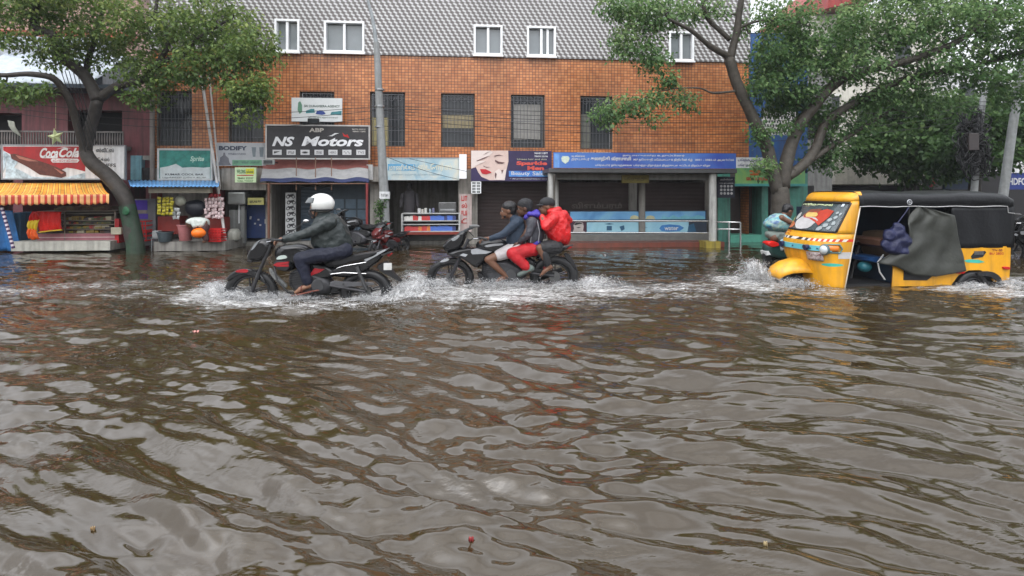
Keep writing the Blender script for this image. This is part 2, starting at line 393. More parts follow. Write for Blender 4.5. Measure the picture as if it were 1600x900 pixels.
def splash(name, label, jets, n, seed, group="splashes of flood water"):
    """jets: (px, py, Y, direction vector, spread m, height m)"""
    r = np.random.default_rng(seed); V = []; Fc = []
    base = []
    t = (1 + 5 ** .5) / 2
    oc = np.array([(1, 0, 0), (-1, 0, 0), (0, 1, 0), (0, -1, 0), (0, 0, 1), (0, 0, -1)], float)
    of = np.array([(0, 2, 4), (2, 1, 4), (1, 3, 4), (3, 0, 4), (2, 0, 5), (1, 2, 5), (3, 1, 5), (0, 3, 5)])
    for k in range(n):
        px, py, Yc, d, sp, hh = jets[int(r.integers(len(jets)))]
        p = np.array(at(px, py, Yc)); u = r.random() ** .8
        ang = r.normal() * .6; dirv = np.array([d[0] * math.cos(ang) - d[1] * math.sin(ang), d[0] * math.sin(ang) + d[1] * math.cos(ang)])
        dist = sp * u * (.5 + .8 * r.random()); top = hh * (.35 + .65 * r.random())
        zz = 4 * top * u * (1 - u) * .9 + .0 + r.normal() * .012
        q = np.array([p[0] + dirv[0] * dist + r.normal() * .05, p[1] + dirv[1] * dist * .8 + r.normal() * .05, max(.0, zz)])
        s = .0013 + .0040 * r.random() ** 3.6; el = 1 + 6.0 * r.random() ** 2
        ax = np.array([dirv[0], dirv[1] * .6, .9 * (1 - 2 * u) + r.normal() * .3]); ax /= np.linalg.norm(ax) + 1e-6
        B = oc * s + np.outer(oc @ ax, ax) * s * (el - 1)
        Fc.append(of + len(V) * 6); V.append(B + q)
    V = np.concatenate(V); Fc = np.concatenate(Fc)
    # thin ragged sheets of water fanning off each jet
    nd = len(Fc); SV, SF = [], []; o0 = len(V)
    for px, py, Yc, d, sp, hh in jets:
        p = np.array(at(px, py, Yc)); dn = np.array(d, float); dn /= np.linalg.norm(dn); sd = np.array([-dn[1], dn[0]])
        for layer in range(2):
            na, nb = 26, 10; ph = r.random() * 9; st = len(SV)
            for i in range(nb + 1):
                u = i / nb * (.62 - .18 * layer)
                for j in range(na + 1):
                    s_ = (j / na - .5) * 2; wv_ = .5 + .5 * math.sin(j * 1.9 + ph) * math.sin(j * .7 + ph * 2); rr = sp * u * (.7 + .3 * wv_) * (1 - .25 * layer)
                    q = p[:2] + dn * (rr * (1 - .3 * s_ * s_)) + sd * s_ * (sp * .45 + rr * .6); z_ = 4 * hh * .8 * u * (1 - u) * (.35 + .75 * wv_) * (1 - .6 * s_ * s_)
                    SV.append((q[0], q[1] , max(0, z_) + .002))
            for i in range(nb):
                for j in range(na): a_ = o0 + st + i * (na + 1) + j; SF.append((a_, a_ + 1, a_ + na + 2, a_ + na + 1))
    V = np.vstack([V, np.array(SV)]); me = bpy.data.meshes.new(name); c = V.mean(0); c[2] = 0
    me.from_pydata((V - c).tolist(), [], Fc.tolist() + SF); me.polygons.foreach_set("use_smooth", [True] * len(me.polygons))
    me.polygons.foreach_set("material_index", [0] * nd + [1] * len(SF))
    me.materials.append(pm("spray", (.72, .73, .74), .08, var=.05, trans=.45, alpha=.85)); me.materials.append(sheet_mat())
    o = bpy.data.objects.new(name, me); COL.objects.link(o); o.location = tuple(c)
    tag(o, label, "splash", kind="stuff"); return o
splash("water_splash", "white splash thrown up at the front wheel of the lone rider's motorcycle",
       [(352, 468, 7.9, (-1, -.25), .35, .26), (385, 472, 7.8, (-.6, -.9), .45, .16), (420, 470, 7.85, (.2, -1), .5, .12), (470, 470, 7.8, (.2, -1), .5, .09), (350, 466, 8.1, (-1, .5), .35, .22)], 9000, 1)
splash("water_splash", "white spray behind the rear wheel of the lone rider's motorcycle",
       [(600, 466, 7.9, (1, -.1), .8, .22), (615, 464, 8.0, (1, .4), .8, .26), (565, 472, 7.7, (.6, -1), .5, .12)], 6500, 2)
splash("water_splash", "white splash at the front wheel of the motorcycle carrying three people",
       [(668, 442, 9.0, (-1, -.2), .5, .24), (700, 444, 8.9, (-.5, -.9), .5, .16), (760, 446, 8.85, (.2, -1), .6, .16), (800, 448, 8.8, (.2, -1), .7, .16)], 7500, 3)
splash("water_splash", "low spray behind the rear wheel of the motorcycle carrying three people",
       [(905, 443, 9.0, (1, 0), .7, .16), (870, 447, 8.9, (.6, -.8), .6, .1)], 4000, 4)
splash("water_splash", "white splash bursting before the front fender of the yellow auto rickshaw",
       [(1200, 440, 9.2, (-1, -.2), .45, .42), (1190, 440, 9.4, (-1, .3), .4, .4), (1240, 447, 8.9, (-.3, -1), .5, .16)], 7500, 5)
splash("water_splash", "thin spray around the rear wheel of the yellow auto rickshaw",
       [(1500, 452, 8.75, (.5, -.8), .5, .1), (1560, 448, 8.8, (1, -.3), .6, .14)], 3500, 6)

# ================================================================ THE ORANGE TILED BUILDING
def tile_mat():
    m, n, l, b = nt("orange glazed tile"); tc = n.new("ShaderNodeTexCoord")
    mp = n.new("ShaderNodeSeparateXYZ"); l.new(tc.outputs["Object"], mp.inputs[0])
    cb = n.new("ShaderNodeCombineXYZ"); 
    ad = n.new("ShaderNodeMath"); ad.operation = 'ADD'; l.new(mp.outputs[0], ad.inputs[0]); l.new(mp.outputs[1], ad.inputs[1])
    l.new(ad.outputs[0], cb.inputs[0]); l.new(mp.outputs[2], cb.inputs[1])
    br = n.new("ShaderNodeTexBrick"); br.offset = 0; br.squash = 1
    br.inputs["Scale"].default_value = 1; br.inputs["Brick Width"].default_value = .091; br.inputs["Row Height"].default_value = .078
    br.inputs["Mortar Size"].default_value = .0075; br.inputs["Mortar Smooth"].default_value = .25; br.inputs["Bias"].default_value = -.1
    br.inputs["Color1"].default_value = (.38, .115, .030, 1); br.inputs["Color2"].default_value = (.55, .205, .064, 1); br.inputs["Mortar"].default_value = (.075, .034, .020, 1)
    l.new(cb.outputs[0], br.inputs["Vector"])
    no = n.new("ShaderNodeTexNoise"); no.inputs["Scale"].default_value = .55; no.inputs["Detail"].default_value = 7; no.inputs["Roughness"].default_value = .7; l.new(cb.outputs[0], no.inputs["Vector"])
    mr = n.new("ShaderNodeMapRange"); mr.inputs[1].default_value = .3; mr.inputs[2].default_value = .7; mr.inputs[3].default_value = .55; mr.inputs[4].default_value = 1.35; l.new(no.outputs["Fac"], mr.inputs[0])
    v = n.new("ShaderNodeVectorMath"); v.operation = 'SCALE'; l.new(br.outputs["Color"], v.inputs[0]); l.new(mr.outputs[0], v.inputs["Scale"])
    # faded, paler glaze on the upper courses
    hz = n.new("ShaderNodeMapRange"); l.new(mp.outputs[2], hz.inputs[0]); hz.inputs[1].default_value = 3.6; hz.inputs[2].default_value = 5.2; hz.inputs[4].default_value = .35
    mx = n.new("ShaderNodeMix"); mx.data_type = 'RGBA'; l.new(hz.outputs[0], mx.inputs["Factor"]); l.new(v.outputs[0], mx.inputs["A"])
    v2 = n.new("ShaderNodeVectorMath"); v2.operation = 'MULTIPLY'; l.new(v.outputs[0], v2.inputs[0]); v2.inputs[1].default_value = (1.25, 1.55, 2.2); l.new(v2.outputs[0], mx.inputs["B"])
    l.new(mx.outputs["Result"], b.inputs["Base Color"]); b.inputs["Roughness"].default_value = .3
    bp = n.new("ShaderNodeBump"); bp.inputs["Distance"].default_value = .01; bp.inputs["Strength"].default_value = .5; bp.invert = True; l.new(br.outputs["Fac"], bp.inputs["Height"]); l.new(bp.outputs[0], b.inputs["Normal"])
    return m
def pattern_mat():
    m, n, l, b = nt("grey and white diamond tile"); tc = n.new("ShaderNodeTexCoord")
    sp = n.new("ShaderNodeSeparateXYZ"); l.new(tc.outputs["Object"], sp.inputs[0])
    def mth(op, x, y=0.):
        q = n.new("ShaderNodeMath"); q.operation = op
        for i, s in enumerate((x, y)):
            if isinstance(s, (int, float)): q.inputs[i].default_value = s
            else: l.new(s, q.inputs[i])
        return q.outputs[0]
    zr = mth('DIVIDE', sp.outputs[2], .092); row = mth('FLOOR', zr); fz = mth('FRACT', zr)
    ur = mth('ADD', mth('DIVIDE', sp.outputs[0], .150), mth('MULTIPLY', row, .36)); 
    fu = mth('FRACT', mth('ADD', ur, mth('MULTIPLY', fz, .55)))
    d = mth('MULTIPLY', mth('ABSOLUTE', mth('SUBTRACT', fu, .5)), 2.0); e = mth('MULTIPLY', mth('ABSOLUTE', mth('SUBTRACT', fz, .5)), 1.3)
    k = mth('ADD', d, e)
    cr = n.new("ShaderNodeValToRGB"); l.new(mth('MULTIPLY', k, .62), cr.inputs[0]); el = cr.color_ramp.elements
    el[0].position = .0; el[0].color = (.58, .58, .58, 1); el[1].position = .95; el[1].color = (.075, .062, .060, 1)
    a = el.new(.34); a.color = (.48, .48, .48, 1); a = el.new(.5); a.color = (.16, .145, .14, 1)
    no = n.new("ShaderNodeTexNoise"); no.inputs["Scale"].default_value = .7; no.inputs["Detail"].default_value = 5; l.new(tc.outputs["Object"], no.inputs["Vector"])
    mr = n.new("ShaderNodeMapRange"); mr.inputs[3].default_value = .72; mr.inputs[4].default_value = 1.3; l.new(no.outputs["Fac"], mr.inputs[0])
    v = n.new("ShaderNodeVectorMath"); v.operation = 'SCALE'; l.new(cr.outputs[0], v.inputs[0]); l.new(mr.outputs[0], v.inputs["Scale"])
    l.new(v.outputs[0], b.inputs["Base Color"]); b.inputs["Roughness"].default_value = .35
    return m
def wall(mb, u0, u1, z0, z1, holes, w=0., depth=.22, m=0, mrev=1):
    """front sheet at lateral plane w with openings (u0,u1,z0,z1) and their reveals"""
    us = sorted({u0, u1, *[h[0] for h in holes], *[h[1] for h in holes]}); zs = sorted({z0, z1, *[h[2] for h in holes], *[h[3] for h in holes]})
    for a, b_ in zip(us, us[1:]):
        for c, d in zip(zs, zs[1:]):
            cu, cz = (a + b_) / 2, (c + d) / 2
            if any(h[0] < cu < h[1] and h[2] < cz < h[3] for h in holes): continue
            mb.add([(a, w, c), (b_, w, c), (b_, w, d), (a, w, d)], [(0, 1, 2, 3)], m)
    for a, b_, c, d in holes:
        q = [(a, c), (b_, c), (b_, d), (a, d)]
        for i in range(4):
            p, r_ = q[i], q[(i + 1) % 4]
            mb.add([(p[0], w, p[1]), (p[0], w + depth, p[1]), (r_[0], w + depth, r_[1]), (r_[0], w, r_[1])], [(0, 1, 2, 3)], mrev)
def rect(px0, px1, pt, pb, w=0.):
    a = FA.q(px0, 300, w).x; b = FA.q(px1, 300, w).x; pc = (px0 + px1) / 2
    return (a, b, FA.q(pc, pb, w).z, FA.q(pc, pt, w).z)
M_tile, M_pat = tile_mat(), pattern_mat()
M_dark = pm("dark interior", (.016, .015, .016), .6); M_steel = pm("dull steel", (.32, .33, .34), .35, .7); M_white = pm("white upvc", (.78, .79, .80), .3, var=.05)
M_conc = pm("stained concrete", (.22, .21, .19), .7, scale=3, bump=.3, dirt=.6); M_glass = pm("window glass", (.03, .034, .038), .12, spec=.4, var=.3, scale=2)
M_black = pm("black iron", (.02, .02, .022), .4, .3); M_beige = pm("beige plaster", (.30, .28, .25), .6, dirt=.6); M_whitewash = pm("whitewash", (.42, .42, .40), .6, scale=4, dirt=.7)
bu = thing("tiled_building", "three storey building with orange glazed tiles below a grey and white patterned top floor", "building", fbase(700, 0), frame=FA)
lowwin = [rect(a, b, t, c) for a, b, t, c in [(245, 300, 142, 228), (357, 412, 143, 222), (468, 522, 143, 226), (578, 633, 144, 229), (689, 742, 146, 230), (798, 851, 148, 231), (907, 957, 150, 233)]]
topwin = [rect(a, b, t, c) for a, b, t, c in [(430, 469, 31, 82), (507, 570, 34, 83), (740, 785, 40, 87), (823, 868, 42, 89), (1044, 1083, 50, 96)]]
zA = 5.30; u0 = FA.q(236, 300, 0).x; u1 = FA.q(1170, 300, 0).x; zG = 2.08
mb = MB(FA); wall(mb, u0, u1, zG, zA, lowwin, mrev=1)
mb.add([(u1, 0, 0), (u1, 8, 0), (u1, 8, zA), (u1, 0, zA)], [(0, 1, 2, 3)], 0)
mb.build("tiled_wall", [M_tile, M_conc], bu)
mb = MB(FA); wall(mb, u0 - .02, u1 + .02, zA, 8.3, topwin, w=-.05, mrev=1)
mb.add([(u0 - .02, -.05, zA), (u1 + .02, -.05, zA), (u1 + .02, .02, zA), (u0 - .02, .02, zA)], [(0, 3, 2, 1)], 1)
mb.add([(u1 + .02, -.05, zA), (u1 + .02, 8, zA), (u1 + .02, 8, 8.3), (u1 + .02, -.05, 8.3)], [(0, 1, 2, 3)], 0)
mb.add([(u0 - .02, 8, zA), (u0 - .02, -.05, zA), (u0 - .02, -.05, 8.3), (u0 - .02, 8, 8.3)], [(0, 1, 2, 3)], 0)
mb.build("patterned_wall", [M_pat, M_conc], bu)
mb = MB(FA); mb.box(u0 - .1, u1 + .1, -.12, 8, 8.302, 8.5); mb.build("roof", M_conc, bu)
curt = [None, "grey", None, "tall", "half", "lace", "tall2"]
for i, (a, b_, c, d) in enumerate(lowwin):
    mb = MB(FA); t = .035
    for x0, x1, z0, z1 in ((a, a + t, c, d), (b_ - t, b_, c, d), (a + t, b_ - t, d - t, d), (a + t, b_ - t, c, c + t)): mb.box(x0, x1, .10, .16, z0, z1)
    fr = mb.build("window", pm("wooden frame", (.07, .05, .04), .5), bu)
    mb = MB(FA); mb.box(a + t, b_ - t, .17, .18, c + t, d - t); mb.build("pane", M_glass, fr)
    mb = MB(FA); n_ = 9
    for k in range(n_):
        x = a + t + (b_ - a - 2 * t) * (k + .5) / n_; mb.box(x - .006, x + .006, .03, .042, c + .01, d - .01)
    for k in range(5):
        z = c + (d - c) * (k + .5) / 5; mb.box(a + .01, b_ - .01, .044, .054, z - .006, z + .006)
    for k in range(4): mb.torus(((a + b_) / 2 + (k - 1.5) * (b_ - a) * .22, .036, d - .16), .07, .006, nu=16, nv=5)
    mb.build("grille", pm("grille iron", (.10, .10, .11), .4, .4), fr)
    mb = MB(FA); s = i % 3
    if curt[i] == "lace": X0, X1, Z0, Z1, cm = a + .1, b_ - .1, c + .25, d - .25, pm("lace curtain", (.30, .29, .27), .9)
    elif curt[i] == "half": X0, X1, Z0, Z1, cm = a + t, b_ - t, c + .55, c + .92, pm("ochre blind", (.30, .25, .15), .9)
    elif curt[i] in ("tall",): X0, X1, Z0, Z1, cm = a + t, a + (b_ - a) * .5, c + t, c + (d - c) * .55, pm("yellow curtain", (.38, .33, .17), .9)
    elif curt[i] == "tall2": X0, X1, Z0, Z1, cm = a + t, a + (b_ - a) * .35, c + t, d - .5, pm("grey curtain", (.20, .20, .17), .9)
    else: X0, X1, Z0, Z1, cm = a + t, a + (b_ - a) * .6, c + t, d - .8, pm("slate curtain", (.08, .085, .09), .9)
    P = [[(X0 + (X1 - X0) * j / 30, .155 + .008 * math.sin(j * 1.7), z) for j in range(31)] for z in (Z0, Z1)]
    mb.grid(P); mb.build("curtain", cm, fr, smooth=True)
for i, (a, b_, c, d) in enumerate(topwin):
    mb = MB(FA); t = .058
    for x0, x1, z0, z1 in ((a, a + t, c, d), (b_ - t, b_, c, d), (a + t, b_ - t, d - t, d), (a + t, b_ - t, c, c + t)): mb.box(x0, x1, -.085, .05, z0, z1)
    cxm = (a + b_) / 2
    if i == 3: cxm = a + (b_ - a) * .5; mb.box(a + (b_ - a) * .68, a + (b_ - a) * .76, -.035, .04, c + t, d - t)
    mb.box(cxm - .034, cxm + .034, -.06, .045, c + t, d - t); mb.box(a - .02, b_ + .02, -.13, -.052, c - .05, c)
    fr = mb.build("window", M_white, bu, bevel=.006)
    mb = MB(FA); mb.box(a + t, b_ - t, .06, .07, c + t, d - t); mb.build("pane", pm("grey glass", (.16, .18, .19), .12, spec=.8, var=.15, scale=1.5), fr)
# rusty drip stains and the lintel course
mb = MB(FA); mb.box(u0, u1, -.03, .0 - .002, zA - .03, zA - .001); mb.build("ledge", pm("dark ledge", (.05, .03, .025), .6), bu)
# ground floor: piers, deep dark bays, floor slab of the storey above
mb = MB(FA)
bays = [(345, 415), (424, 578), (600, 716), (746, 856), (868, 1108)]
for px0, px1 in ((236, 345), (415, 424), (578, 600), (716, 746), (856, 868), (1108, 1122)):
    a, b_ = FA.q(px0, 300, 0).x, FA.q(px1, 300, 0).x; mb.box(a, b_, .0, 2.4, -.3, zG)
mb.box(u0, FA.q(1122, 300, 0).x, 2.4, 2.6, -.3, zG); mb.build("ground_floor_pier", M_beige, bu)
mb = MB(FA); mb.box(u0, u1, .02, 2.4, -.3, .1); mb.build("plinth", M_conc, bu)
mb = MB(FA); mb.box(u0, u1, .003, 2.6, zG + .002, zG + .1); mb.build("floor_slab", M_conc, bu)
mb = MB(FA); fbox(mb, 346, 416, 263, 297, -.35, -.001); mb.build("beam", M_beige, bu); mb = MB(FA); fbox(mb, 580, 600, 260, 284, -.3, -.001); mb.build("beam", M_beige, bu)
# shutters
def shutter_mat(name, col):
    m, n, l, b = nt(name); tc = n.new("ShaderNodeTexCoord"); w_ = n.new("ShaderNodeTexWave"); w_.bands_direction = 'Z'; w_.inputs["Scale"].default_value = 4.2; w_.inputs["Distortion"].default_value = .0
    l.new(tc.outputs["Object"], w_.inputs["Vector"])
    bp = n.new("ShaderNodeBump"); bp.inputs["Distance"].default_value = .03; bp.inputs["Strength"].default_value = .9; l.new(w_.outputs["Fac"], bp.inputs["Height"]); l.new(bp.outputs[0], b.inputs["Normal"])
    no = n.new("ShaderNodeTexNoise"); no.inputs["Scale"].default_value = 3; no.inputs["Detail"].default_value = 6; l.new(tc.outputs["Object"], no.inputs["Vector"])
    mr = n.new("ShaderNodeMapRange"); mr.inputs[3].default_value = .5; mr.inputs[4].default_value = 1.5; l.new(no.outputs["Fac"], mr.inputs[0])
    v = n.new("ShaderNodeVectorMath"); v.operation = 'SCALE'; v.inputs[0].default_value = col; l.new(mr.outputs[0], v.inputs["Scale"]); l.new(v.outputs[0], b.inputs["Base Color"]); b.inputs["Roughness"].default_value = .5
    return m
def shutter(px0, px1, pt, pb, w, mt, label=None):
    a, b_, c, d = rect(px0, px1, pt, pb, w); mb = MB(FA); P = []
    nz = max(4, int((d - c) / .04))
    for k in range(nz * 3 + 1):
        z = c + (d - c) * k / (nz * 3); P.append([(a, w + .012 * math.cos(k * 2 * math.pi / 3), z), (b_, w + .012 * math.cos(k * 2 * math.pi / 3), z)])
    mb.grid(P)
    return mb.build("roller_shutter", mt, bu, label=label)
M_shk = pm("brown black shutter", (.045, .032, .030), .5, scale=3); M_shb = pm("blue grey shutter", (.085, .115, .145), .45, scale=3)
shutter(746, 858, 283, 377, .25, M_shk, "dark brown roller shutter")
shutter(868, 985, 285, 377, .3, M_shk, "dark brown roller shutter"); shutter(995, 1108, 285, 377, .3, M_shk, "dark brown roller shutter")
shutter(470, 520, 292, 378, .35, M_shb, "blue grey roller shutter")
mb = MB(FA); fbox(mb, 985, 995, 285, 377, .1, .3); mb.build("shutter_post", M_conc, bu)
# blue grey panelled doors of the motor shop
a, b_, c, d = rect(520, 576, 310, 378, .35); mb = MB(FA); mb.box(a, b_, .36, .42, c, d + .5, 0)
for i in range(3):
    for j in range(4):
        mb.box(a + (b_ - a) * (i + .08) / 3, a + (b_ - a) * (i + .92) / 3, .335, .355, c + (d - c) * (j + .08) / 4, c + (d - c) * (j + .92) / 4, 1)
mb.build("panelled_door", [pm("deep blue grey", (.05, .07, .09), .5), pm("light blue panel", (.10, .15, .20), .4)], bu, label="blue grey panelled door")
mb = MB(FA)
a, b_, c, d = rect(383, 420, 320, 372, .25); mb.box(a, b_, .25, .3, c, d)
o = mb.build("door", pm("blue paint", (.022, .045, .14), .4, dirt=.2), bu, label="scuffed dark blue steel door")
mb = MB(FA); mb.box(b_ - .1, b_ - .07, .21, .248, (c + d) / 2 - .06, (c + d) / 2 + .06); mb.build("handle", M_steel, o)
mb = MB(FA)
for k in range(5):
    x = a + .1 + random.random() * (b_ - a - .2); z = c + .3 + random.random() * .5; mb.box(x, x + .05, .244, .248, z, z + .045)
mb.build("paper_scrap", pm("paper", (.5, .5, .5), .8), o)
# ================================================================ SIGNS, SHOPS, SHELTER
def C(name, c, rough=.45, **k): return pm(name, c, rough, **k)
red_ = C("sign red", (.42, .02, .02)); whiteS = C("sign white", (.66, .67, .68), var=.12, dirt=.3); blackS = C("sign black", (.025, .025, .028), .35)
def sign(label, px0, px1, pt, pb, w, mt, depth=.06, frame=None, fw=.03, cat="sign", name="shop_sign", tilt=0, group=None):
    base = FA.q((px0 + px1) / 2, pb, w); t = thing(name, label, cat, (base.x, w + depth, base.z), frame=FA, group=group)
    mb = MB(FA); fbox(mb, px0, px1, pt, pb, w, w + depth); mb.build("panel", mt, t)
    if frame:
        a, b_, c, d = rect(px0, px1, pt, pb, w); mb = MB(FA); e = w - .012; f = w + depth + .004
        mb.box(a - fw, a, e, f, c - fw, d + fw); mb.box(b_, b_ + fw, e, f, c - fw, d + fw); mb.box(a, b_, e, f, d, d + fw); mb.box(a, b_, e, f, c - fw, c)
        mb.build("frame", frame, t)
    return t
def letters(t, items, w, mt, name="lettering", label=None):
    """items: (text, px0, px1, ytop, ybottom, bold, shear)"""
    for it in items:
        mb = MB(FA); body, a, b_, yt, yb = it[:5]; bo = it[5] if len(it) > 5 else 0; sh = it[6] if len(it) > 6 else 0
        ftext(mb, FA, body, a, b_, yt, yb, w, bo, sh); mb.build(name, mt, t, label=label)
def polys(t, lst, w, mt, name, th=.004, label=None, smooth=False):
    for pts in lst: mb = MB(FA); fpoly(mb, pts, w - th, w); mb.build(name, mt, t, label=label)
# ---- soft drink billboard over the bakery
W0 = -1.05
t = sign("red and white soft drink billboard with a splashing brown bottle above the striped awning", 4, 194, 228, 279, W0, whiteS, frame=C("grey metal", (.25, .25, .26), .4, metal=.5), name="billboard", cat="billboard")
polys(t, [[(5, 229), (133, 229), (133, 268), (118, 264), (104, 262), (95, 266), (80, 262), (60, 258), (40, 250), (20, 243), (5, 235)]], W0, C("cola red", (.34, .016, .018), dirt=.3), "red_field")
polys(t, [[(11, 240), (18, 246), (30, 250), (22, 262), (35, 268), (50, 276), (100, 278), (133, 270), (133, 279), (8, 279)], [(5, 236), (11, 240), (8, 262), (5, 270)]], W0 - .004, C("icy blue", (.38, .47, .52), var=.7, scale=9), "ice_splash")
polys(t, [[(16, 241), (22, 240), (45, 247), (60, 251), (78, 257), (93, 263), (103, 269), (103, 275), (96, 278), (80, 275), (62, 273), (45, 262), (30, 254), (18, 248)]], W0 - .009, C("bottle brown", (.10, .03, .02), .3, var=.5, scale=8), "bottle")
polys(t, [[(24, 242), (45, 248), (60, 252), (46, 252), (30, 248)], [(84, 262), (100, 270), (96, 272)]], W0 - .014, C("bottle shine", (.35, .14, .10), .3), "bottle_shine")
letters(t, [("Coca", 62, 91, 231, 247, .035, .45), ("Cola", 92, 124, 231, 246, .035, .45)], W0 - .008, whiteS)
polys(t, [[(79, 250), (82, 247.5), (121, 248), (124, 250.5), (121, 254), (82, 254)], [(64, 247), (80, 245), (92, 246.5), (80, 247.3)], [(88, 233), (100, 229.8), (112, 232), (100, 231)]], W0 - .008, whiteS, "white_band")
letters(t, [("கோகோ கோலா", 82, 121, 248.5, 253)], W0 - .014, red_)
letters(t, [("ஸ்வீட்ஸ்", 150, 178, 231, 238, .02), ("கேக்ஸ்", 146, 171, 246, 252, .02), ("PUFFS", 156, 181, 255.5, 261, .02), ("BAKERY", 148, 176, 269, 274, .02)], W0 - .006, blackS)
# ---- green drink sign
t = sign("green and white drink sign with a pale logo hanging beside the leaning white pipes", 249, 329, 235, 279, -.35, C("sign teal", (.03, .19, .15), var=.6, scale=5), frame=C("pale frame", (.45, .45, .43)), fw=.05)
polys(t, [[(250, 262), (262, 260), (275, 256), (285, 262), (300, 261), (318, 262), (328, 261), (328, 279), (250, 279)]], -.35, C("pale splash", (.50, .52, .49), var=.2), "white_field")
letters(t, [("Sprite", 297, 319, 244, 254, .03, .3)], -.356, C("pale green", (.45, .62, .50)))
letters(t, [("KUMAR COOL BAR", 258, 318, 271, 274, .02), ("பழச்சாறு ஜூஸ் கடை", 254, 322, 276, 279, .01)], -.358, blackS)
# ---- gym sign
t = sign("grey white fitness sign lettered BODIFY with a muscular figure and a green strip", 338, 415, 223, 259, -.4, C("dull white", (.42, .43, .45), var=.1))
letters(t, [("BODIFY", 342, 386, 228, 235, .05)], -.404, C("slate letters", (.05, .06, .09)))
polys(t, [[(363, 250), (409, 250), (409, 258.5), (363, 258.5)]], -.4, C("green strip", (.14, .32, .20)), "green_strip")
polys(t, [[(349, 238.5), (351.5, 238.5), (352.5, 243), (357, 247), (358, 253), (361, 258), (340, 258), (343, 252), (344, 246), (348.5, 243)]], -.4, C("figure grey", (.16, .16, .18)), "printed_figure")
polys(t, [[(393, 230), (400, 230), (399, 245), (395, 245)], [(405, 230), (412, 230), (411, 245), (406, 245)]], -.4, C("tumbler grey", (.17, .20, .22)), "printed_tumbler")
letters(t, [("FITNESS STUDIO", 357, 384, 239, 242), ("GYM  ஆண்கள்  பெண்கள்", 366, 406, 251, 257)], -.406, C("slate letters", (.05, .06, .09)))
t = sign("small pale green notice board with a yellow corner below the fitness sign", 367, 400, 261.5, 285, -.75, C("notice green", (.52, .66, .40), .4, var=.08))
polys(t, [[(384, 263.5), (397, 263), (397, 272), (384, 272)]], -.75, C("notice yellow", (.62, .58, .03)), "yellow_patch")
letters(t, [("WELDING", 370, 384, 265, 271, .02), ("வேலை", 385, 396, 265, 270.5, .02), ("98401 22337", 371, 396, 277, 280, .02), ("CALL TODAY", 371, 396, 281.4, 283.8, .02)], -.756, C("notice dark green", (.05, .15, .05)))
letters(t, [("━━━━━", 370, 396, 273.2, 274.6, .02)], -.756, red_)
# ---- motor shop signs
t = sign("black motor shop sign with large slanted white lettering NS Motors and seven white badges", 417, 576, 197, 247, -.55, C("sign charcoal", (.035, .033, .036), .35), frame=C("pale steel", (.42, .41, .40), .35, metal=.4), fw=.035, depth=.1)
letters(t, [("NS", 425, 460, 213.5, 228.5, .04, .3), ("Motors", 471, 568, 213.5, 228.5, .035, .25)], -.556, C("silver letter", (.78, .78, .80), .3, var=.03))
letters(t, [("ABP", 483, 506, 200, 206.5, .04), ("96770 55512", 550, 571, 201, 203.2, .02), ("98840 11890", 551, 571, 204.4, 206.6, .02)], -.556, C("warm grey", (.45, .42, .38)))
for k in range(7): 
    mb = MB(FA); x = 426 + k * 21.8; fbox(mb, x, x + 14, 234, 242, -.556, -.55); mb.build("badge", C("badge white", (.60, .60, .61), var=.05), t)
letters(t, [(s, 428 + k * 21.8, 438 + k * 21.8, 236.4, 240) for k, s in enumerate(["◤", "≈", "◉", "S", "HERO", "∿∿", "TVS"])], -.562, blackS)
polys(t, [[(511, 213), (518, 211), (523, 208), (530, 208), (524, 210), (519, 213), (514, 212.4)]], -.55, whiteS, "printed_swoosh")
polys(t, [[(535, 207), (539, 211), (543, 210), (546, 216), (541, 214), (537, 213)]], -.55, red_, "printed_bird")
t = sign("white sign with a small blue car picture mounted above the black motor shop sign", 455.5, 534.5, 153, 190, -.35, C("sign off white", (.62, .64, .64), var=.07), depth=.05)
polys(t, [[(478, 173), (486, 170), (491, 170), (492, 176), (478, 177)], [(518, 175), (534, 173), (533, 180), (516, 179)]], -.35, C("car teal", (.05, .2, .22)), "printed_teal_car")
polys(t, [[(493, 178), (495, 174), (500, 172), (506, 174), (509, 178), (503, 179.5)]], -.35, C("car blue", (.04, .07, .25)), "printed_blue_car")
polys(t, [[(466, 160), (469, 158), (472, 164), (472, 175), (468, 178), (465, 172)]], -.35, C("leaf grey green", (.12, .25, .17)), "printed_emblem")
letters(t, [("SRI DURAIVEERA AGENCY", 475, 531, 164, 167.6, .02), ("கார் விற்பனை மற்றும் வாங்குதல்", 482, 528, 182, 185.4, .01)], -.356, C("dark green grey", (.08, .12, .10)))
def flood(px, py, w, label, rz=0.):
    b = FA.q(px, py, w); t = thing("floodlight", label, "floodlight", (b.x, w, b.z - .08), frame=FA, rotz=rz)
    mb = MB(FA); mb.box(b.x - .14, b.x + .14, w - .06, w + .05, b.z - .07, b.z + .06); mb.build("lamp_housing", M_black if rz == 0 else C("grey casting", (.3, .32, .31)), t, bevel=.015)
    mb = MB(FA); mb.tube([(b.x, w + .04, b.z), (b.x, -.0, b.z + .02)], .014); mb.build("bracket", M_black, t)
    mb = MB(FA); mb.box(b.x - .11, b.x + .11, w - .066, w - .061, b.z - .05, b.z + .04); mb.build("lamp_glass", M_glass, t)
flood(490, 189, -.9, "dark floodlight on an arm between the white car sign and the black motor sign")
flood(420, 253, -1.0, "pale tilted floodlight between the fitness sign and the tricolour awning", .25)
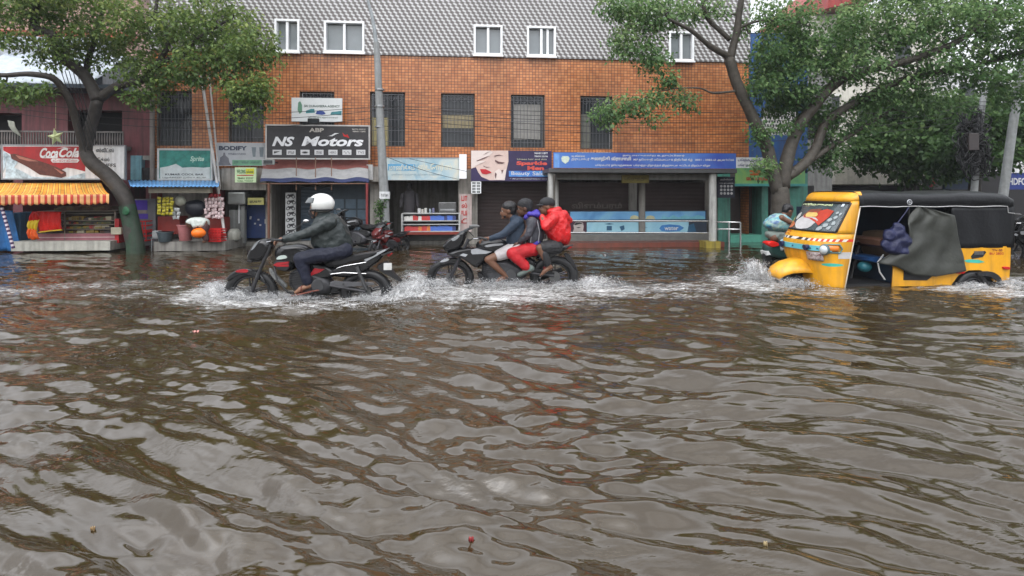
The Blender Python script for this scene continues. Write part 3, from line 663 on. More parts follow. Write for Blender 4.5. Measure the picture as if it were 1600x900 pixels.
# ---- tricolour awning of the motor shop
t = thing("awning", "faded red white and blue striped awning below the NS Motors sign", "awning", fbase(497, -1.0, 2.0), frame=FA)
PA, PB = FA.q(412, 250, -.2), FA.q(575, 250, -.2); QA, QB = FA.q(406, 284, -1.15), FA.q(577, 284, -1.15)
def lerp(a, b, t): return a + (b - a) * t
mb = MB(FA); N = 60; rowz = [(0, 0), (.22, 0), (.30, 0), (.34, 0), (.78, 0), (.80, 0), (.88, 0), (1.0, 0)]
P = []
for (f, _) in [(k / 24, 0) for k in range(25)]:
    row = []
    for j in range(N + 1):
        s = j / N; a = lerp(PA, PB, s); b_ = lerp(QA, QB, s); p = lerp(a, b_, f)
        p.z += .018 * math.sin(s * 23) * f - .05 * math.sin(f * math.pi) * (1 + .5 * math.sin(s * 19)) + (.012 * math.sin(s * 190) if f > .97 else 0)
        row.append(p)
    P.append(row)
for i in range(24):
    mi = 0 if i < 8 else (1 if i < 19 else 2)
    mb.grid([P[i], P[i + 1]], mi)
mb.build("canopy", [C("faded red cloth", (.22, .075, .065), .7), C("grey white cloth", (.30, .30, .30), .7), C("navy cloth", (.025, .035, .10), .7)], t, smooth='all', solid=.006)
mb = MB(FA)
for px in (463, 493, 518):
    a = FA.q(px, 246, -.55); b_ = FA.q(px, 297, -1.1); mb.tube([a, b_], .012, 6)
a, b_ = FA.q(407, 287, -1.13), FA.q(578, 287, -1.13); mb.tube([a, b_], .016, 6)
mb.build("awning_rod", C("rusted rod", (.16, .09, .06), .6), t)
def post(px, pt, pb, w, r, mt, label, name="awning_post", cat="post", group=None, px2=None):
    a = FA.q(px, pt, w); b_ = FA.q(px2 or px, pb, w); mb = MB(FA); mb.tube([b_, lerp(a, b_, .5), a], r, 10)
    mb.box(b_.x - r * 2, b_.x + r * 2, w - r * 2, w + r * 2, b_.z - .01, b_.z + .02)
    return tag(mb.build(name, mt, loc=FA.W @ Vector((b_.x, w, b_.z)), rotz=FA.th, smooth=True), label, cat, group)
post(420, 286, 378, -1.15, .034, C("brown paint", (.12, .055, .035), .5), "brown steel post holding the left end of the tricolour awning")
post(573.5, 286, 382, -1.15, .034, C("dull red paint", (.20, .035, .035), .5), "dull red steel post holding the right end of the tricolour awning")
# ---- bike poster board
t = sign("tall white board printed with a column of black motorcycles beside the blue grey shutter", 446, 462, 301, 368, -.15, C("poster white", (.48, .49, .49)), depth=.05, name="poster_board")
mb = MB(FA)
for k in range(7):
    y = 306 + k * 9.2; x = 454 + (k % 2) * 1.0
    for dx in (-4.2, 4.2):
        c = FA.q(x + dx, y + 1.5, -.155); mb.torus((c.x, -.155, c.z), .038, .010, nu=14, nv=4, m=0)
    fpoly(mb, [(x - 5, y - 3), (x - 2, y - 2), (x + 2, y - 2.6), (x + 5.5, y - 3.4), (x + 3, y + 1), (x - 2, y + 2)], -.158, -.152)
mb.build("printed_motorcycle_column", blackS, t)
# ---- pale blue shop sign, white strips
def grad_mat(name, cols, ax=0, scale=.35, nsc=1.6):
    m, n, l, b = nt(name); tc = n.new("ShaderNodeTexCoord"); no = n.new("ShaderNodeTexNoise"); no.inputs["Scale"].default_value = nsc; no.inputs["Detail"].default_value = 3; no.inputs["Distortion"].default_value = 1.5
    l.new(tc.outputs["Object"], no.inputs["Vector"]); cr = n.new("ShaderNodeValToRGB"); l.new(no.outputs["Fac"], cr.inputs[0])
    e = cr.color_ramp.elements; e[0].position = .3; e[0].color = (*cols[0], 1); e[1].position = .7; e[1].color = (*cols[-1], 1)
    for i, c in enumerate(cols[1:-1]): q = e.new(.3 + .4 * (i + 1) / (len(cols) - 1)); q.color = (*c, 1)
    l.new(cr.outputs[0], b.inputs["Base Color"]); b.inputs["Roughness"].default_value = .4; return m
t = sign("pale blue and cream cloudy shop sign with outlined Tamil lettering right of the electric pole", 602, 717, 247, 281, -.35, grad_mat("cloudy blue print", [(.16, .34, .46), (.42, .53, .56), (.60, .60, .52)]), frame=C("thin frame", (.4, .42, .43)), fw=.012)
polys(t, [[(606, 256), (649, 256.5), (649, 267), (606, 266)]], -.35, C("print blue", (.12, .33, .52)), "blue_patch")
letters(t, [("மாணிக்கம்", 608, 648, 257, 266, .02), ("ஸ்டோர்ஸ்", 653, 706, 255, 268, .02)], -.356, C("cream letters", (.62, .61, .50)))
letters(t, [("மளிகை மற்றும் பொது வணிகம்", 612, 690, 271, 275)], -.356, C("grey blue letters", (.2, .3, .36)))
t = sign("plain white upright lightbox at the right end of the pale blue sign", 717.5, 729, 241, 279, -.5, C("bright white plastic", (.85, .86, .88), var=.02), depth=.12, name="lightbox")
t = sign("narrow white upright box left of the electric pole beside the awning", 573, 582, 257, 281, -.4, C("dull white plastic", (.55, .55, .54)), depth=.1, name="lightbox")
# ---- beauty salon sign
t = sign("dark purple beauty salon sign with a made up face in red lipstick", 736, 862, 235.5, 283, -.5, C("sign night purple", (.035, .025, .075), .35), depth=.08)
wS = -.5
def sp(z): return [(730 + x / 11.25, 230 + y / 11.25) for x, y in z]
polys(t, [sp([(70, 60), (720, 60), (725, 250), (690, 400), (660, 580), (390, 580), (250, 520), (200, 450), (150, 350), (70, 380)])], wS, C("pale skin print", (.62, .47, .42), var=.12), "printed_face")
polys(t, [sp([(70, 60), (400, 60), (450, 90), (380, 160), (160, 240), (330, 240), (180, 310), (70, 380)])], wS - .005, C("hand skin print", (.70, .60, .56), var=.08), "printed_hand")
polys(t, [sp([(480, 430), (560, 380), (600, 420), (690, 380), (660, 580), (480, 570)])], wS - .005, C("hand skin print", (.70, .60, .56)), "printed_hand")
polys(t, [sp([(225, 385), (320, 385), (400, 420), (430, 450), (330, 480), (260, 465), (235, 420)])], wS - .009, C("lip red", (.45, .02, .03), .3), "printed_lips")
polys(t, [sp([(490, 220), (560, 255), (665, 268), (620, 290), (540, 285), (490, 250)]), sp([(470, 150), (560, 132), (640, 150), (560, 145), (480, 165)]), sp([(280, 320), (330, 345), (410, 350), (340, 358), (290, 340)]),
          sp([(160, 238), (300, 180), (390, 150), (300, 200), (180, 246)]), sp([(180, 312), (350, 250), (250, 290)]), sp([(280, 130), (400, 70), (330, 115)]), sp([(490, 440), (520, 470), (500, 560), (485, 500)]), sp([(600, 400), (640, 400), (610, 470)])], wS - .012, C("shadow print", (.12, .06, .06)), "printed_eye_and_brow")
polys(t, [[(795, 267), (861, 267), (861, 276), (795, 276)]], wS, grad_mat("blue band print", [(.02, .05, .30), (.06, .20, .55), (.10, .35, .70)]), "blue_band")
letters(t, [("Beauty", 799, 828, 268, 275, .01), ("Salon", 832, 857, 268, 274, .01), ("94440 51877", 835, 856, 238, 241, .03), ("78450 22196", 835, 856, 243, 245.5, .03), ("* All professional beauty care *", 797, 858, 278.4, 280.8)], wS - .006, whiteS)
letters(t, [("Sparkle", 807, 855, 252, 259.5, .05)], wS - .006, C("salmon letters", (.62, .09, .07)), label="salmon lettering")
letters(t, [("Men", 824, 850, 259.5, 266, .05)], wS - .006, C("salmon letters", (.62, .09, .07)), label="salmon lettering")
letters(t, [("Unisex hair and skin", 808, 854, 247.5, 250)], wS - .006, C("pale yellow letters", (.5, .5, .35)))
# AC outdoor frame under it
t = thing("window_grille_box", "small white wire box hanging below the beauty salon sign", "wire box", fbase(744, -.5, 1.4), frame=FA)
a, b_, c, d = rect(737, 751, 284, 302, -.5); mb = MB(FA)
for x in (a, (a + b_) / 2, b_): mb.box(x - .012, x + .012, -.51, -.49, c, d)
for k in range(5): z = lerp(c, d, k / 4); mb.box(a + .013, b_ - .013, -.507, -.493, z - .008, z + .008)
mb.build("front_grid", M_white, t)
mb = MB(FA); mb.box(a + .02, b_ - .02, -.48, -.05, c + .02, d); mb.build("box", C("grey casing", (.25, .26, .26)), t)
# ---- printed pillar with red letters
t = sign("pinkish white upright board with red Tamil letters stacked one below another beside the snack counter", 718, 737, 303, 362, -.25, C("pinkish board", (.48, .38, .36), dirt=.4), depth=.12, name="letter_board")
letters(t, [("பா", 721, 730, 306, 314, .03), ("ல்", 721, 730, 317, 325, .03), ("கடை", 720.5, 731, 329, 337, .03), ("டீ", 721, 730, 341, 349, .03)], -.256, C("letter red", (.40, .03, .03)))
# ---- snack counter of the open shop
t = thing("snack_counter", "glass fronted snack counter with two rows of red and blue packets in the open shop", "counter", fbase(672, -.4), frame=FA)
a, b_, c, d = rect(628, 718, 333, 362, -.4); mb = MB(FA); mb.box(a, b_, .25, .3, .1, d)
mb.box(a, a + .04, -.36, .25, .1, d); mb.box(b_ - .04, b_, -.36, .25, .1, d); mb.build("cabinet", C("counter grey", (.2, .2, .2)), t)
zs = [rect(628, 718, 0, y, -.4)[2] for y in (333.5, 345, 350.5, 361.5)]
mb = MB(FA)
for z in zs: mb.box(a, b_, -.40, .24, z - .015, z + .01)
for x in (a, b_): mb.box(x - .02, x + .02, -.415, -.37, zs[3], zs[0])
mb.build("shelf", C("pale aluminium", (.45, .45, .44), .3, metal=.4), t)
mb = MB(FA); mb.box(a, b_, -.40, -.3, zs[3] - .09, zs[3] - .016); mb.build("skirting", C("dark red skirting", (.18, .03, .02)), t)
cols = [C("packet red", (.42, .03, .03), .3), C("packet blue", (.05, .12, .42), .3), C("packet white", (.55, .53, .5), .3), C("packet orange", (.5, .15, .03), .3), C("packet navy", (.02, .03, .12), .3)]
for row, (z, h_, pal) in enumerate(((zs[1] + .011, .13, [2, 2, 0, 2, 0, 0, 1, 1, 1, 4, 1, 4]), (zs[3] + .011, .14, [0, 0, 0, 3, 0, 3, 1, 1, 1, 1, 1, 4]))):
    n_ = 30
    for k in range(n_):
        x = lerp(a + .06, b_ - .1, k / n_); mi = pal[int(k / n_ * len(pal))]; mb = MB(FA); hh = h_ * (.8 + .25 * random.random())
        tl = random.uniform(-.01, .01)
        mb.add([(x, -.36, z), (x + .052, -.36, z), (x + .052 + tl, -.345, z + hh), (x + tl, -.345, z + hh), (x, -.31, z), (x + .052, -.31, z), (x + .05 + tl, -.335, z + hh), (x + tl, -.335, z + hh)],
               [(0, 1, 2, 3), (5, 4, 7, 6), (0, 3, 7, 4), (1, 5, 6, 2), (3, 2, 6, 7)])
        o = mb.build("snack_packet", cols[mi], loc=FA.W @ Vector((x, -.34, z)), rotz=FA.th)
        nm = ["red", "blue", "white", "orange", "navy blue"][mi]
        tag(o, f"{nm} snack packet standing on the {'upper' if row == 0 else 'lower'} shelf of the glass counter", "packet", f"{nm} packets on the {'upper' if row == 0 else 'lower'} shelf of the snack counter")
zt = zs[0] + .012
for k, (px, w_, h_, cc, nm) in enumerate([(655, .09, .11, (.5, .5, .5), "pale"), (660, .07, .09, (.4, .38, .34), "beige"), (665, .08, .12, (.5, .5, .47), "cream"), (672, .06, .1, (.25, .3, .34), "grey blue"), (677, .07, .12, (.12, .12, .2), "dark blue")]):
    x = FA.q(px, 300, -.2).x; mb = MB(FA); mb.tube([(x, -.2, zt), (x, -.2, zt + h_), (x, -.2, zt + h_ + .01)], [w_ / 2, w_ / 2, w_ / 2.6], 14)
    tag(mb.build("jar", C(nm + " jar", cc, .3), loc=FA.W @ Vector((x, -.2, zt)), smooth=True), f"{nm} jar standing on top of the glass snack counter", "jar", "jars on the snack counter")
t = thing("stove", "dull steel cooking stove standing on the right end of the snack counter", "stove", FA.q(700, 330, -.1), frame=FA)
a, b_, c, d = rect(685, 713, 316, 331, -.15); mb = MB(FA); mb.box(a, b_, -.15, .2, zt, d); mb.build("stove_body", C("stove grey", (.12, .12, .12), .3, metal=.5), t, bevel=.02)
mb = MB(FA); mb.box(a + .05, b_ - .05, -.17, -.152, zt + .06, zt + .1); mb.build("front_bar", M_steel, t)
t = thing("person", "standing shopkeeper in dim light behind the snack counter", "person", fbase(640, .5, .1), frame=FA)
mb = MB(FA); p = FA.q(640, 320, .5); mb.cap((p.x, .5, .9), .16, (p.x, .5, 1.35), .18); mb.cap((p.x, .5, 1.35), .06, (p.x, .5, 1.5), .06); mb.ell((p.x, .48, 1.6), (.085, .10, .12)); mb.cap((p.x - .2, .5, 1.36), .055, (p.x - .24, .4, 1.05), .045); mb.cap((p.x + .2, .5, 1.36), .055, (p.x + .24, .4, 1.05), .045); mb.cap((p.x, .5, .9), .15, (p.x, .5, .15), .1)
mb.build("body", C("dark shirt", (.06, .055, .06), .8), t, smooth='all')

# ================================================================ bus shelter and what hangs on it
t = thing("bus_shelter", "concrete bus shelter with whitewashed pillars, steel rails and a dark flat roof", "bus shelter", fbase(990, -1.3), frame=FA)
mb = MB(FA); fbox(mb, 858, 1152, 263.5, 270, -1.7, -.2); mb.build("roof", C("shelter roof", (.07, .07, .072), .5), t, bevel=.01)
mb = MB(FA); fbox(mb, 869, 1108, 270.2, 281, -1.15, -1.0); mb.build("beam", C("shelter beam", (.20, .20, .19), .6, dirt=.5), t)
for px0, px1, w_, pb, m_ in ((856, 864.5, -1.5, 388, M_whitewash), (867.5, 873, -.5, 380, M_whitewash), (1108, 1119, -1.5, 386, M_whitewash), (998, 1008, -.45, 380, M_conc)):
    a = FA.q((px0 + px1) / 2, 300, w_); r_ = (FA.q(px1, 300, w_).x - FA.q(px0, 300, w_).x) / 2; mb = MB(FA)
    zt_ = FA.q(990, 270, w_).z - .02
    mb.tube([(a.x, w_, -.2), (a.x, w_, .8), (a.x, w_, 1.4), (a.x, w_, zt_)], [r_ * 1.05, r_, r_, r_], 16); mb.build("pillar", m_, t, smooth=True)
mb = MB(FA); fbox(mb, 1103, 1126, 377.5, 392, -1.75, -1.3); mb.build("pillar_base", C("yellow painted base", (.28, .22, .04), dirt=.5), t, label="yellow painted pillar base")
mb = MB(FA); fbox(mb, 872, 1132, 379, 392, -1.35, -.2); mb.build("step", C("red oxide step", (.16, .05, .035), .35, dirt=.5), t, label="red oxide step")
mb = MB(FA); fbox(mb, 880, 1108, 366, 378.5, -.75, -.45); mb.build("bench_base", C("bench concrete", (.14, .14, .13), .5), t)
for y in (345, 363.5):
    mb = MB(FA); a, b_ = FA.q(872, y, -1.45), FA.q(1110, y + .5, -1.45); mb.tube([a, b_], .022, 10); mb.build("rail", C("stainless rail", (.45, .45, .45), .25, metal=.8), t, smooth=True)
mb = MB(FA); fbox(mb, 890, 1104, 329, 364.5, -.42, -.36); p_ = mb.build("advert_panel", C("panel dark", (.03, .04, .06)), t)
mb = MB(FA); fbox(mb, 891, 1102, 330.5, 343, -.428, -.42); mb.build("upper_strip", grad_mat("upper advert print", [(.08, .25, .50), (.14, .36, .62), (.20, .45, .62)], nsc=.9), p_)
mb = MB(FA); fbox(mb, 917, 1076, 347, 363.5, -.428, -.42); mb.build("lower_strip", grad_mat("lower advert print", [(.25, .48, .58), (.33, .58, .68), (.20, .42, .58)], nsc=.8), p_)
mb = MB(FA); fbox(mb, 891, 916, 345.5, 363.5, -.428, -.42); mb.build("portrait_ground", C("portrait purple", (.06, .025, .04)), p_)
polys(p_, [[(895, 363), (897, 357), (896, 352), (899, 348), (905, 346.5), (911, 348), (912, 354), (911, 360), (915, 363)]], -.428, C("portrait pale", (.45, .40, .38)), "printed_portrait")
polys(p_, [[(897, 351), (900, 348), (906, 347.2), (911, 350), (905, 350), (899, 352)], [(900, 355.3), (904, 354.8), (908, 355.2), (904, 356.4)]], -.434, blackS, "printed_hair")
polys(p_, [[(1030, 357), (1034, 352), (1046, 350.5), (1062, 352), (1069, 356), (1062, 361), (1045, 362), (1034, 361)]], -.428, C("cloud blue", (.05, .19, .45)), "printed_cloud")
letters(p_, [("water", 1038, 1060, 354, 359.6, .02)], -.434, whiteS)
polys(p_, [[(948, 353), (956, 353), (956, 360), (948, 360)], [(968, 354), (975, 352), (976, 358), (971, 361)], [(944, 350), (952, 348.5), (960, 350), (952, 351)], [(1000, 352), (1012, 356), (1003, 355)], [(1076, 352), (1084, 349), (1088, 362), (1074, 363)]], -.428, C("advert navy", (.03, .10, .18)), "printed_shape")
polys(p_, [[(984, 342.5), (986, 338), (991, 336), (997, 338), (999, 342.5)], [(1009, 342.5), (1011, 338), (1016, 336.5), (1022, 338), (1024, 342.5)]], -.428, C("daisy cream", (.52, .50, .30)), "printed_daisy")
polys(p_, [[(1032, 342.5), (1036, 337), (1044, 340), (1052, 336), (1060, 340), (1070, 336), (1080, 339), (1090, 336), (1100, 338), (1101, 342.5)]], -.428, C("foam cyan", (.16, .42, .52)), "printed_foam")
t = sign("long blue banner of white Tamil lettering along the bus shelter roof edge", 865, 1150, 239, 263, -1.72, grad_mat("blue banner print", [(.025, .045, .32), (.05, .13, .45), (.08, .20, .50)], nsc=.5), depth=.05, name="banner", cat="banner")
letters(t, [("வடசென்னை", 893, 914, 242, 245.4, .02), ("நாடாளுமன்ற உறுப்பினர்", 973, 1070, 241.5, 245, .025), ("திரு.டாக்டர்", 893, 921, 246.5, 251.6, .02), ("கலாநிதி வீராசாமி", 923, 986, 244.5, 252.5, .04), ("M.P தொகுதி மேம்பாட்டு & நிதியின் கீழ்", 990, 1082, 247.5, 252.3, .025),
             ("2021 - 2022-ம் ஆண்டில்", 1086, 1147, 248, 252.4, .025), ("பெரம்பூர் நெடுஞ்சாலை பேருந்து நிறுத்தம் நிழற்குடை கட்டிடம் திறப்பு விழா", 930, 1110, 256.6, 260.8, .025), ("வாழ்த்துகள் வரவேற்பு", 902, 955, 237.3, 239, .02)], -1.727, whiteS)
polys(t, [[(877, 247), (879, 244), (888, 244), (890, 247), (888.5, 252), (883.5, 256), (878, 252)]], -1.72, C("emblem pale", (.55, .62, .52), var=.3, scale=20), "printed_emblem")
mb = MB(FA); fbox(mb, 866, 874, 240, 262, -1.727, -1.72); mb.build("light_edge", C("light blue edge", (.14, .30, .62)), t)
t = sign("white route board with two lines of dark Tamil lettering at the banner's right end", 1150.5, 1203, 246, 262.5, -1.72, whiteS, depth=.04)
letters(t, [("பெரம்பூர் நகர்", 1153, 1198, 248, 253.4, .03), ("பேருந்து நிறுத்தம்", 1153, 1200, 256, 261, .03)], -1.726, C("navy letter", (.03, .04, .12)))
t = sign("small dim yellow sign under the middle of the bus shelter beam", 972, 1014, 273.5, 286, -1.2, C("dim yellow", (.16, .13, .03), .6))
letters(t, [("பேருந்து", 976, 1010, 276, 283, .02)], -1.206, C("olive letters", (.05, .04, .01)))
t = sign("small black board with rows of white round emblems beside the green column", 1121, 1148, 276, 309, -1.0, C("board blue black", (.02, .022, .035), .5), depth=.05, name="notice_board")
mb = MB(FA)
for i in range(3):
    for j in range(4):
        c = FA.q(1127 + j * 5.4, 291 + i * 5.6, -1.004); mb.tube([(c.x, -1.006, c.z), (c.x, -1.0, c.z)], .036, 10)
mb.build("emblem_rows", C("emblem grey", (.42, .42, .43)), t)
letters(t, [("அறிவிப்பு", 1125, 1145, 279, 282.5, .02), ("கால அட்டவணை", 1124, 1146, 285, 287.5, .02)], -1.006, C("emblem grey", (.42, .42, .43)))
mb = MB(FA); fbox(mb, 928, 975, 316, 325, .24, .26)
# big faded lettering inside the shelter on the shutter behind
mb = MB(FA); ftext(mb, FA, "விளம்பரம்", 893, 972, 316, 328, .262, .03); mb.build("painted_lettering", C("faded paint", (.10, .085, .075), .7), bu)
# ---- green column house front and the blue building
t = thing("blue_building", "blue painted house with a white lattice block window beside the orange tiled building", "building", fbase(1215, 0), frame=FA)
M_blue = C("blue wash", (.025, .085, .24), .6, dirt=.5, scale=2); M_teal = C("teal paint", (.07, .24, .19), .5, dirt=.5)
lat = rect(1190, 1246, 169, 211, 0); aL, bL = FA.q(1170.5, 300, 0).x, FA.q(1262, 300, 0).x
mb = MB(FA); wall(mb, aL, bL, 2.1, 6.0, [lat], depth=.12); mb.box(aL, bL, .15, 6, 6.0, 6.15); mb.add([(bL, 0, 0), (bL, 7, 0), (bL, 7, 6), (bL, 0, 6)], [(0, 1, 2, 3)]); mb.build("wall", M_blue, t)
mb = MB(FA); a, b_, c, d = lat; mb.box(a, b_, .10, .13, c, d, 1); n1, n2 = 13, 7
for j in range(n2 + 1): z = lerp(c, d, j / n2); mb.box(a, b_, .02, .05, z - .016, z + .016)
for j in range(n2):
    for i in range(n1 + 1):
        x = lerp(a, b_, (i + (.5 if j % 2 else 0)) / n1)
        if x > b_: continue
        z0, z1 = lerp(c, d, j / n2), lerp(c, d, (j + 1) / n2); mb.box(x - .017, x + .017, .02, .05, z0 + .016, z1 - .016)
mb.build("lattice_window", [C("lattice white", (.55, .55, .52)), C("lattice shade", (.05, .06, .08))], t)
mb = MB(FA)
for px0, px1 in ((1122, 1141), (1190, 1200), (1225, 1262)):
    a, b_ = FA.q(px0, 300, -.05).x, FA.q(px1, 300, -.05).x; mb.box(a, b_, -.05, .9, -.3, 2.0)
mb.build("pier", M_teal, t)
mb = MB(FA); fbox(mb, 1141, 1190, 290, 392, .5, .9); mb.build("shopfront_door", M_shk, t)
mb = MB(FA); fbox(mb, 1200, 1225, 290, 392, .5, .9); mb.build("shopfront_door", M_shk, t)
mb = MB(FA); fbox(mb, 1141, 1190, 367, 390, -.2, .5); mb.build("step", C("teal step", (.08, .30, .22), .5), t)
mb = MB(FA); fbox(mb, 1126, 1262, 287, 291, -.4, .9); mb.build("canopy_slab", C("teal edge", (.06, .28, .27)), t)
t = sign("green shop sign with an orange badge behind the right tree's trunk", 1150, 1258, 262, 287, -.35, grad_mat("green sign print", [(.05, .22, .10), (.14, .34, .12), (.24, .40, .10)], nsc=1.2))
polys(t, [[(1171, 266), (1188, 266), (1189, 274), (1172, 274)]], -.35, C("orange badge", (.40, .10, .02)), "orange_badge")
letters(t, [("SRI MURUGAN STORES", 1166, 1230, 277, 282, .04)], -.356, C("sign green red", (.4, .05, .03))); letters(t, [("அரிசி மண்டி", 1196, 1252, 266, 274, .03)], -.356, C("sign yellow", (.55, .5, .1)))
# ---- steel hand rail in front
t = thing("handrail", "bent stainless steel handrail standing in the water right of the bus shelter", "handrail", fbase(1140, -1.2), frame=FA)
for px in (1118, 1139, 1157):
    mb = MB(FA); a, b_ = FA.q(px, 347, -1.3 - (.2 if px > 1150 else 0)), FA.q(px, 390, -1.3 - (.2 if px > 1150 else 0)); mb.tube([b_, a], .022, 8); mb.build("post", C("stainless rail", (.45, .45, .45), .25, metal=.8), t, smooth=True)
for y in (347, 358):
    mb = MB(FA); mb.tube([FA.q(1118, y, -1.3), FA.q(1139, y, -1.3), FA.q(1157, y + .5, -1.5)], .02, 8); mb.build("rail", C("stainless rail", (.45, .45, .45), .25, metal=.8), t, smooth=True)

# ================================================================ LEFT: pink house, bakery, snack stall
t = thing("pink_house", "old pink two storey house with a shaded balcony behind the soft drink billboard", "building", fbase(110, .3), frame=FA)
M_pink = C("pink maroon wash", (.23, .075, .085), .6, dirt=.7, scale=2.5); M_pinkd = C("maroon wash", (.15, .04, .05), .6, dirt=.6)
L0, L1 = FA.q(-180, 300, .3).x, FA.q(235.5, 300, .3).x
hl = [rect(a, b_, tt, bb, .3) for a, b_, tt, bb in ((-70, 34, 176, 226), (106, 191, 172, 226))]
g0, g1, g2, _ = rect(-160, 232, 285, 372, .3); zb = 2.05
mb = MB(FA); wall(mb, L0, L1, zb, 4.1, hl, w=.3, depth=.5); mb.build("upper_wall", M_pink, t)
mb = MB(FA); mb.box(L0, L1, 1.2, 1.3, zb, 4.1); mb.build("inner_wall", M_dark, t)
mb = MB(FA); mb.box(L0, L1, 2.6, 2.8, -.3, zb); mb.box(L0, L1, .3, 2.6, zb - .08, zb - .002)
for px in (-100, 28, 196, 235): x = FA.q(px, 300, .3).x; mb.box(x - .12, x + .12, .3, 2.6, -.3, zb - .081)
mb.build("ground_floor_wall", M_pinkd, t)
mb = MB(FA); mb.box(L0, L1 - .3, -.55, 1.4, 4.101, 4.2); mb.build("roof_slab", C("blue grey slab", (.05, .07, .10), .5), t)
mb = MB(FA)
a, b_ = FA.q(-60, 300, -.1).x, FA.q(192, 300, -.1).x; zr = FA.q(100, 207, -.1).z; zr0 = FA.q(100, 227, -.1).z
n_ = 62
for k in range(n_): x = lerp(a, b_, k / (n_ - 1)); mb.tube([(x, -.1, zr0), (x, -.1, zr0 + (zr - zr0) * .5), (x, -.1, zr)], [.012, .02, .012], 6)
mb.box(a, b_, -.12, -.08, zr, zr + .04); mb.build("balcony_railing", C("railing grey", (.22, .20, .19), dirt=.5), t)
mb = MB(FA); mb.box(a, b_, -.14, .3, zr0 - .1, zr0); mb.build("balcony_floor", M_conc, t)
mb = MB(FA); mb.box(L0, FA.q(150, 300, 1.2).x, 1.5, 2, 4.2, 5.9); mb.build("roof_parapet", C("bluish white wash", (.40, .43, .47), dirt=.3), t, label="bluish white rooftop wall")
mb = MB(FA); P = []
for i in range(9):
    P.append([(lerp(FA.q(-60, 300, 0).x, FA.q(150, 300, 0).x, j / 30), -.3 + 1.75 * i / 8, 4.22 + 1.15 * i / 8 + .03 * math.sin(j * 1.3 + i)) for j in range(31)])
mb.grid(P); mb.build("roof_sheet", C("pale plastic sheet", (.36, .40, .44), .45, var=.25), t, smooth='all', label="pale sloping sheet over the balcony roof", solid=.01)
mb = MB(FA); fbox(mb, 204, 221, 243, 281, .1, .28); mb.build("shutter_panel", C("pale cyan paint", (.18, .36, .42), dirt=.4), t); 
mb = MB(FA); fbox(mb, 223, 238, 243, 250, .0, .28); fbox(mb, 222, 240, 262, 283, .05, .28, 1); mb.build("wall_box", [M_conc, M_dark], t)
mb = MB(FA); x = FA.q(238, 300, -.1).x; mb.tube([(x, -.1, 0), (x, -.1, 3), (x, -.1, 4.6)], .06, 12); mb.build("drain_pipe", C("grey pipe", (.22, .19, .17), dirt=.4), t, smooth=True)
# far red and white building behind, top left
t = thing("background_building", "pale building with a rust red stepped roof rising behind the left tree", "building", floc(100, 8))
mb = MB(FA); a, b_ = FA.q(-300, 300, 8).x, FA.q(215, 300, 8).x; mb.box(a, b_, 8, 14, 0, 9.5); mb.build("wall", C("rose wall", (.42, .26, .22), dirt=.3), t)
mb = MB(FA); mb.box(a - .3, b_ + .3, 7.6, 14.4, 9.51, 9.9); mb.box(a, b_, 7.7, 8, 7.4, 7.7); mb.build("roof", C("rust roof", (.30, .07, .04)), t)
mb = MB(FA)
for k in range(7):
    x = lerp(a, b_, (k + .3) / 7); mb.box(x, x + 1.2, 7.95, 8.0 - .002, 5.2, 6.8)
mb.build("window_band", M_glass, t)
# striped awning
def stripes(name, c1, c2, c3, per):
    m, n, l, b = nt(name); uv = n.new("ShaderNodeAttribute"); uv.attribute_name = "along"; 
    m1 = n.new("ShaderNodeMath"); m1.operation = 'MULTIPLY'; m1.inputs[1].default_value = 1 / per; l.new(uv.outputs["Fac"], m1.inputs[0])
    f = n.new("ShaderNodeMath"); f.operation = 'FRACT'; l.new(m1.outputs[0], f.inputs[0]); cr = n.new("ShaderNodeValToRGB"); cr.color_ramp.interpolation = 'CONSTANT'; l.new(f.outputs[0], cr.inputs[0])
    e = cr.color_ramp.elements; e[0].position = 0; e[0].color = (*c1, 1); e[1].position = .52; e[1].color = (*c2, 1); q = e.new(.62); q.color = (*c3, 1); q = e.new(.93); q.color = (*c2, 1)
    tc = n.new("ShaderNodeTexCoord"); no = n.new("ShaderNodeTexNoise"); no.inputs["Scale"].default_value = 5; no.inputs["Detail"].default_value = 5; l.new(tc.outputs["Object"], no.inputs["Vector"])
    mr = n.new("ShaderNodeMapRange"); mr.inputs[1].default_value = .3; mr.inputs[2].default_value = .7; mr.inputs[3].default_value = .7; mr.inputs[4].default_value = 1.2; l.new(no.outputs["Fac"], mr.inputs[0])
    v = n.new("ShaderNodeVectorMath"); v.operation = 'SCALE'; l.new(cr.outputs[0], v.inputs[0]); l.new(mr.outputs[0], v.inputs["Scale"]); l.new(v.outputs[0], b.inputs["Base Color"]); b.inputs["Roughness"].default_value = .6; return m
t = thing("awning", "red and yellow striped cloth awning with a scalloped edge over the bakery", "awning", fbase(85, -1.6, 1.5), frame=FA)
TA, TB = FA.q(-32, 286, -1.08), FA.q(158, 286, -1.08); BA, BB = FA.q(-60, 305.5, -2.1), FA.q(171, 303.5, -2.1); N = 400
def canopy_piece(name, rows, mt):
    mb = MB(FA); mb.grid(rows); o = mb.build(name, mt, t, smooth='all', solid=.004); at_ = o.data.attributes.new("along", 'FLOAT', 'POINT')
    at_.data.foreach_set("value", [j / N for i in range(len(rows)) for j in range(N + 1)]); return o
rows = []
for i in range(9):
    f = i / 8; row = []
    for j in range(N + 1):
        s = j / N; p = lerp(lerp(TA, TB, s), lerp(BA, BB, s), f); p.z -= .06 * math.sin(f * math.pi) * (1 + .4 * math.sin(s * 37)); row.append(p)
    rows.append(row)
canopy_piece("canopy", rows, stripes("awning stripes", (.70, .29, .02), (.26, .02, .01), (.70, .42, .06), 1 / 22.5))
rows = []
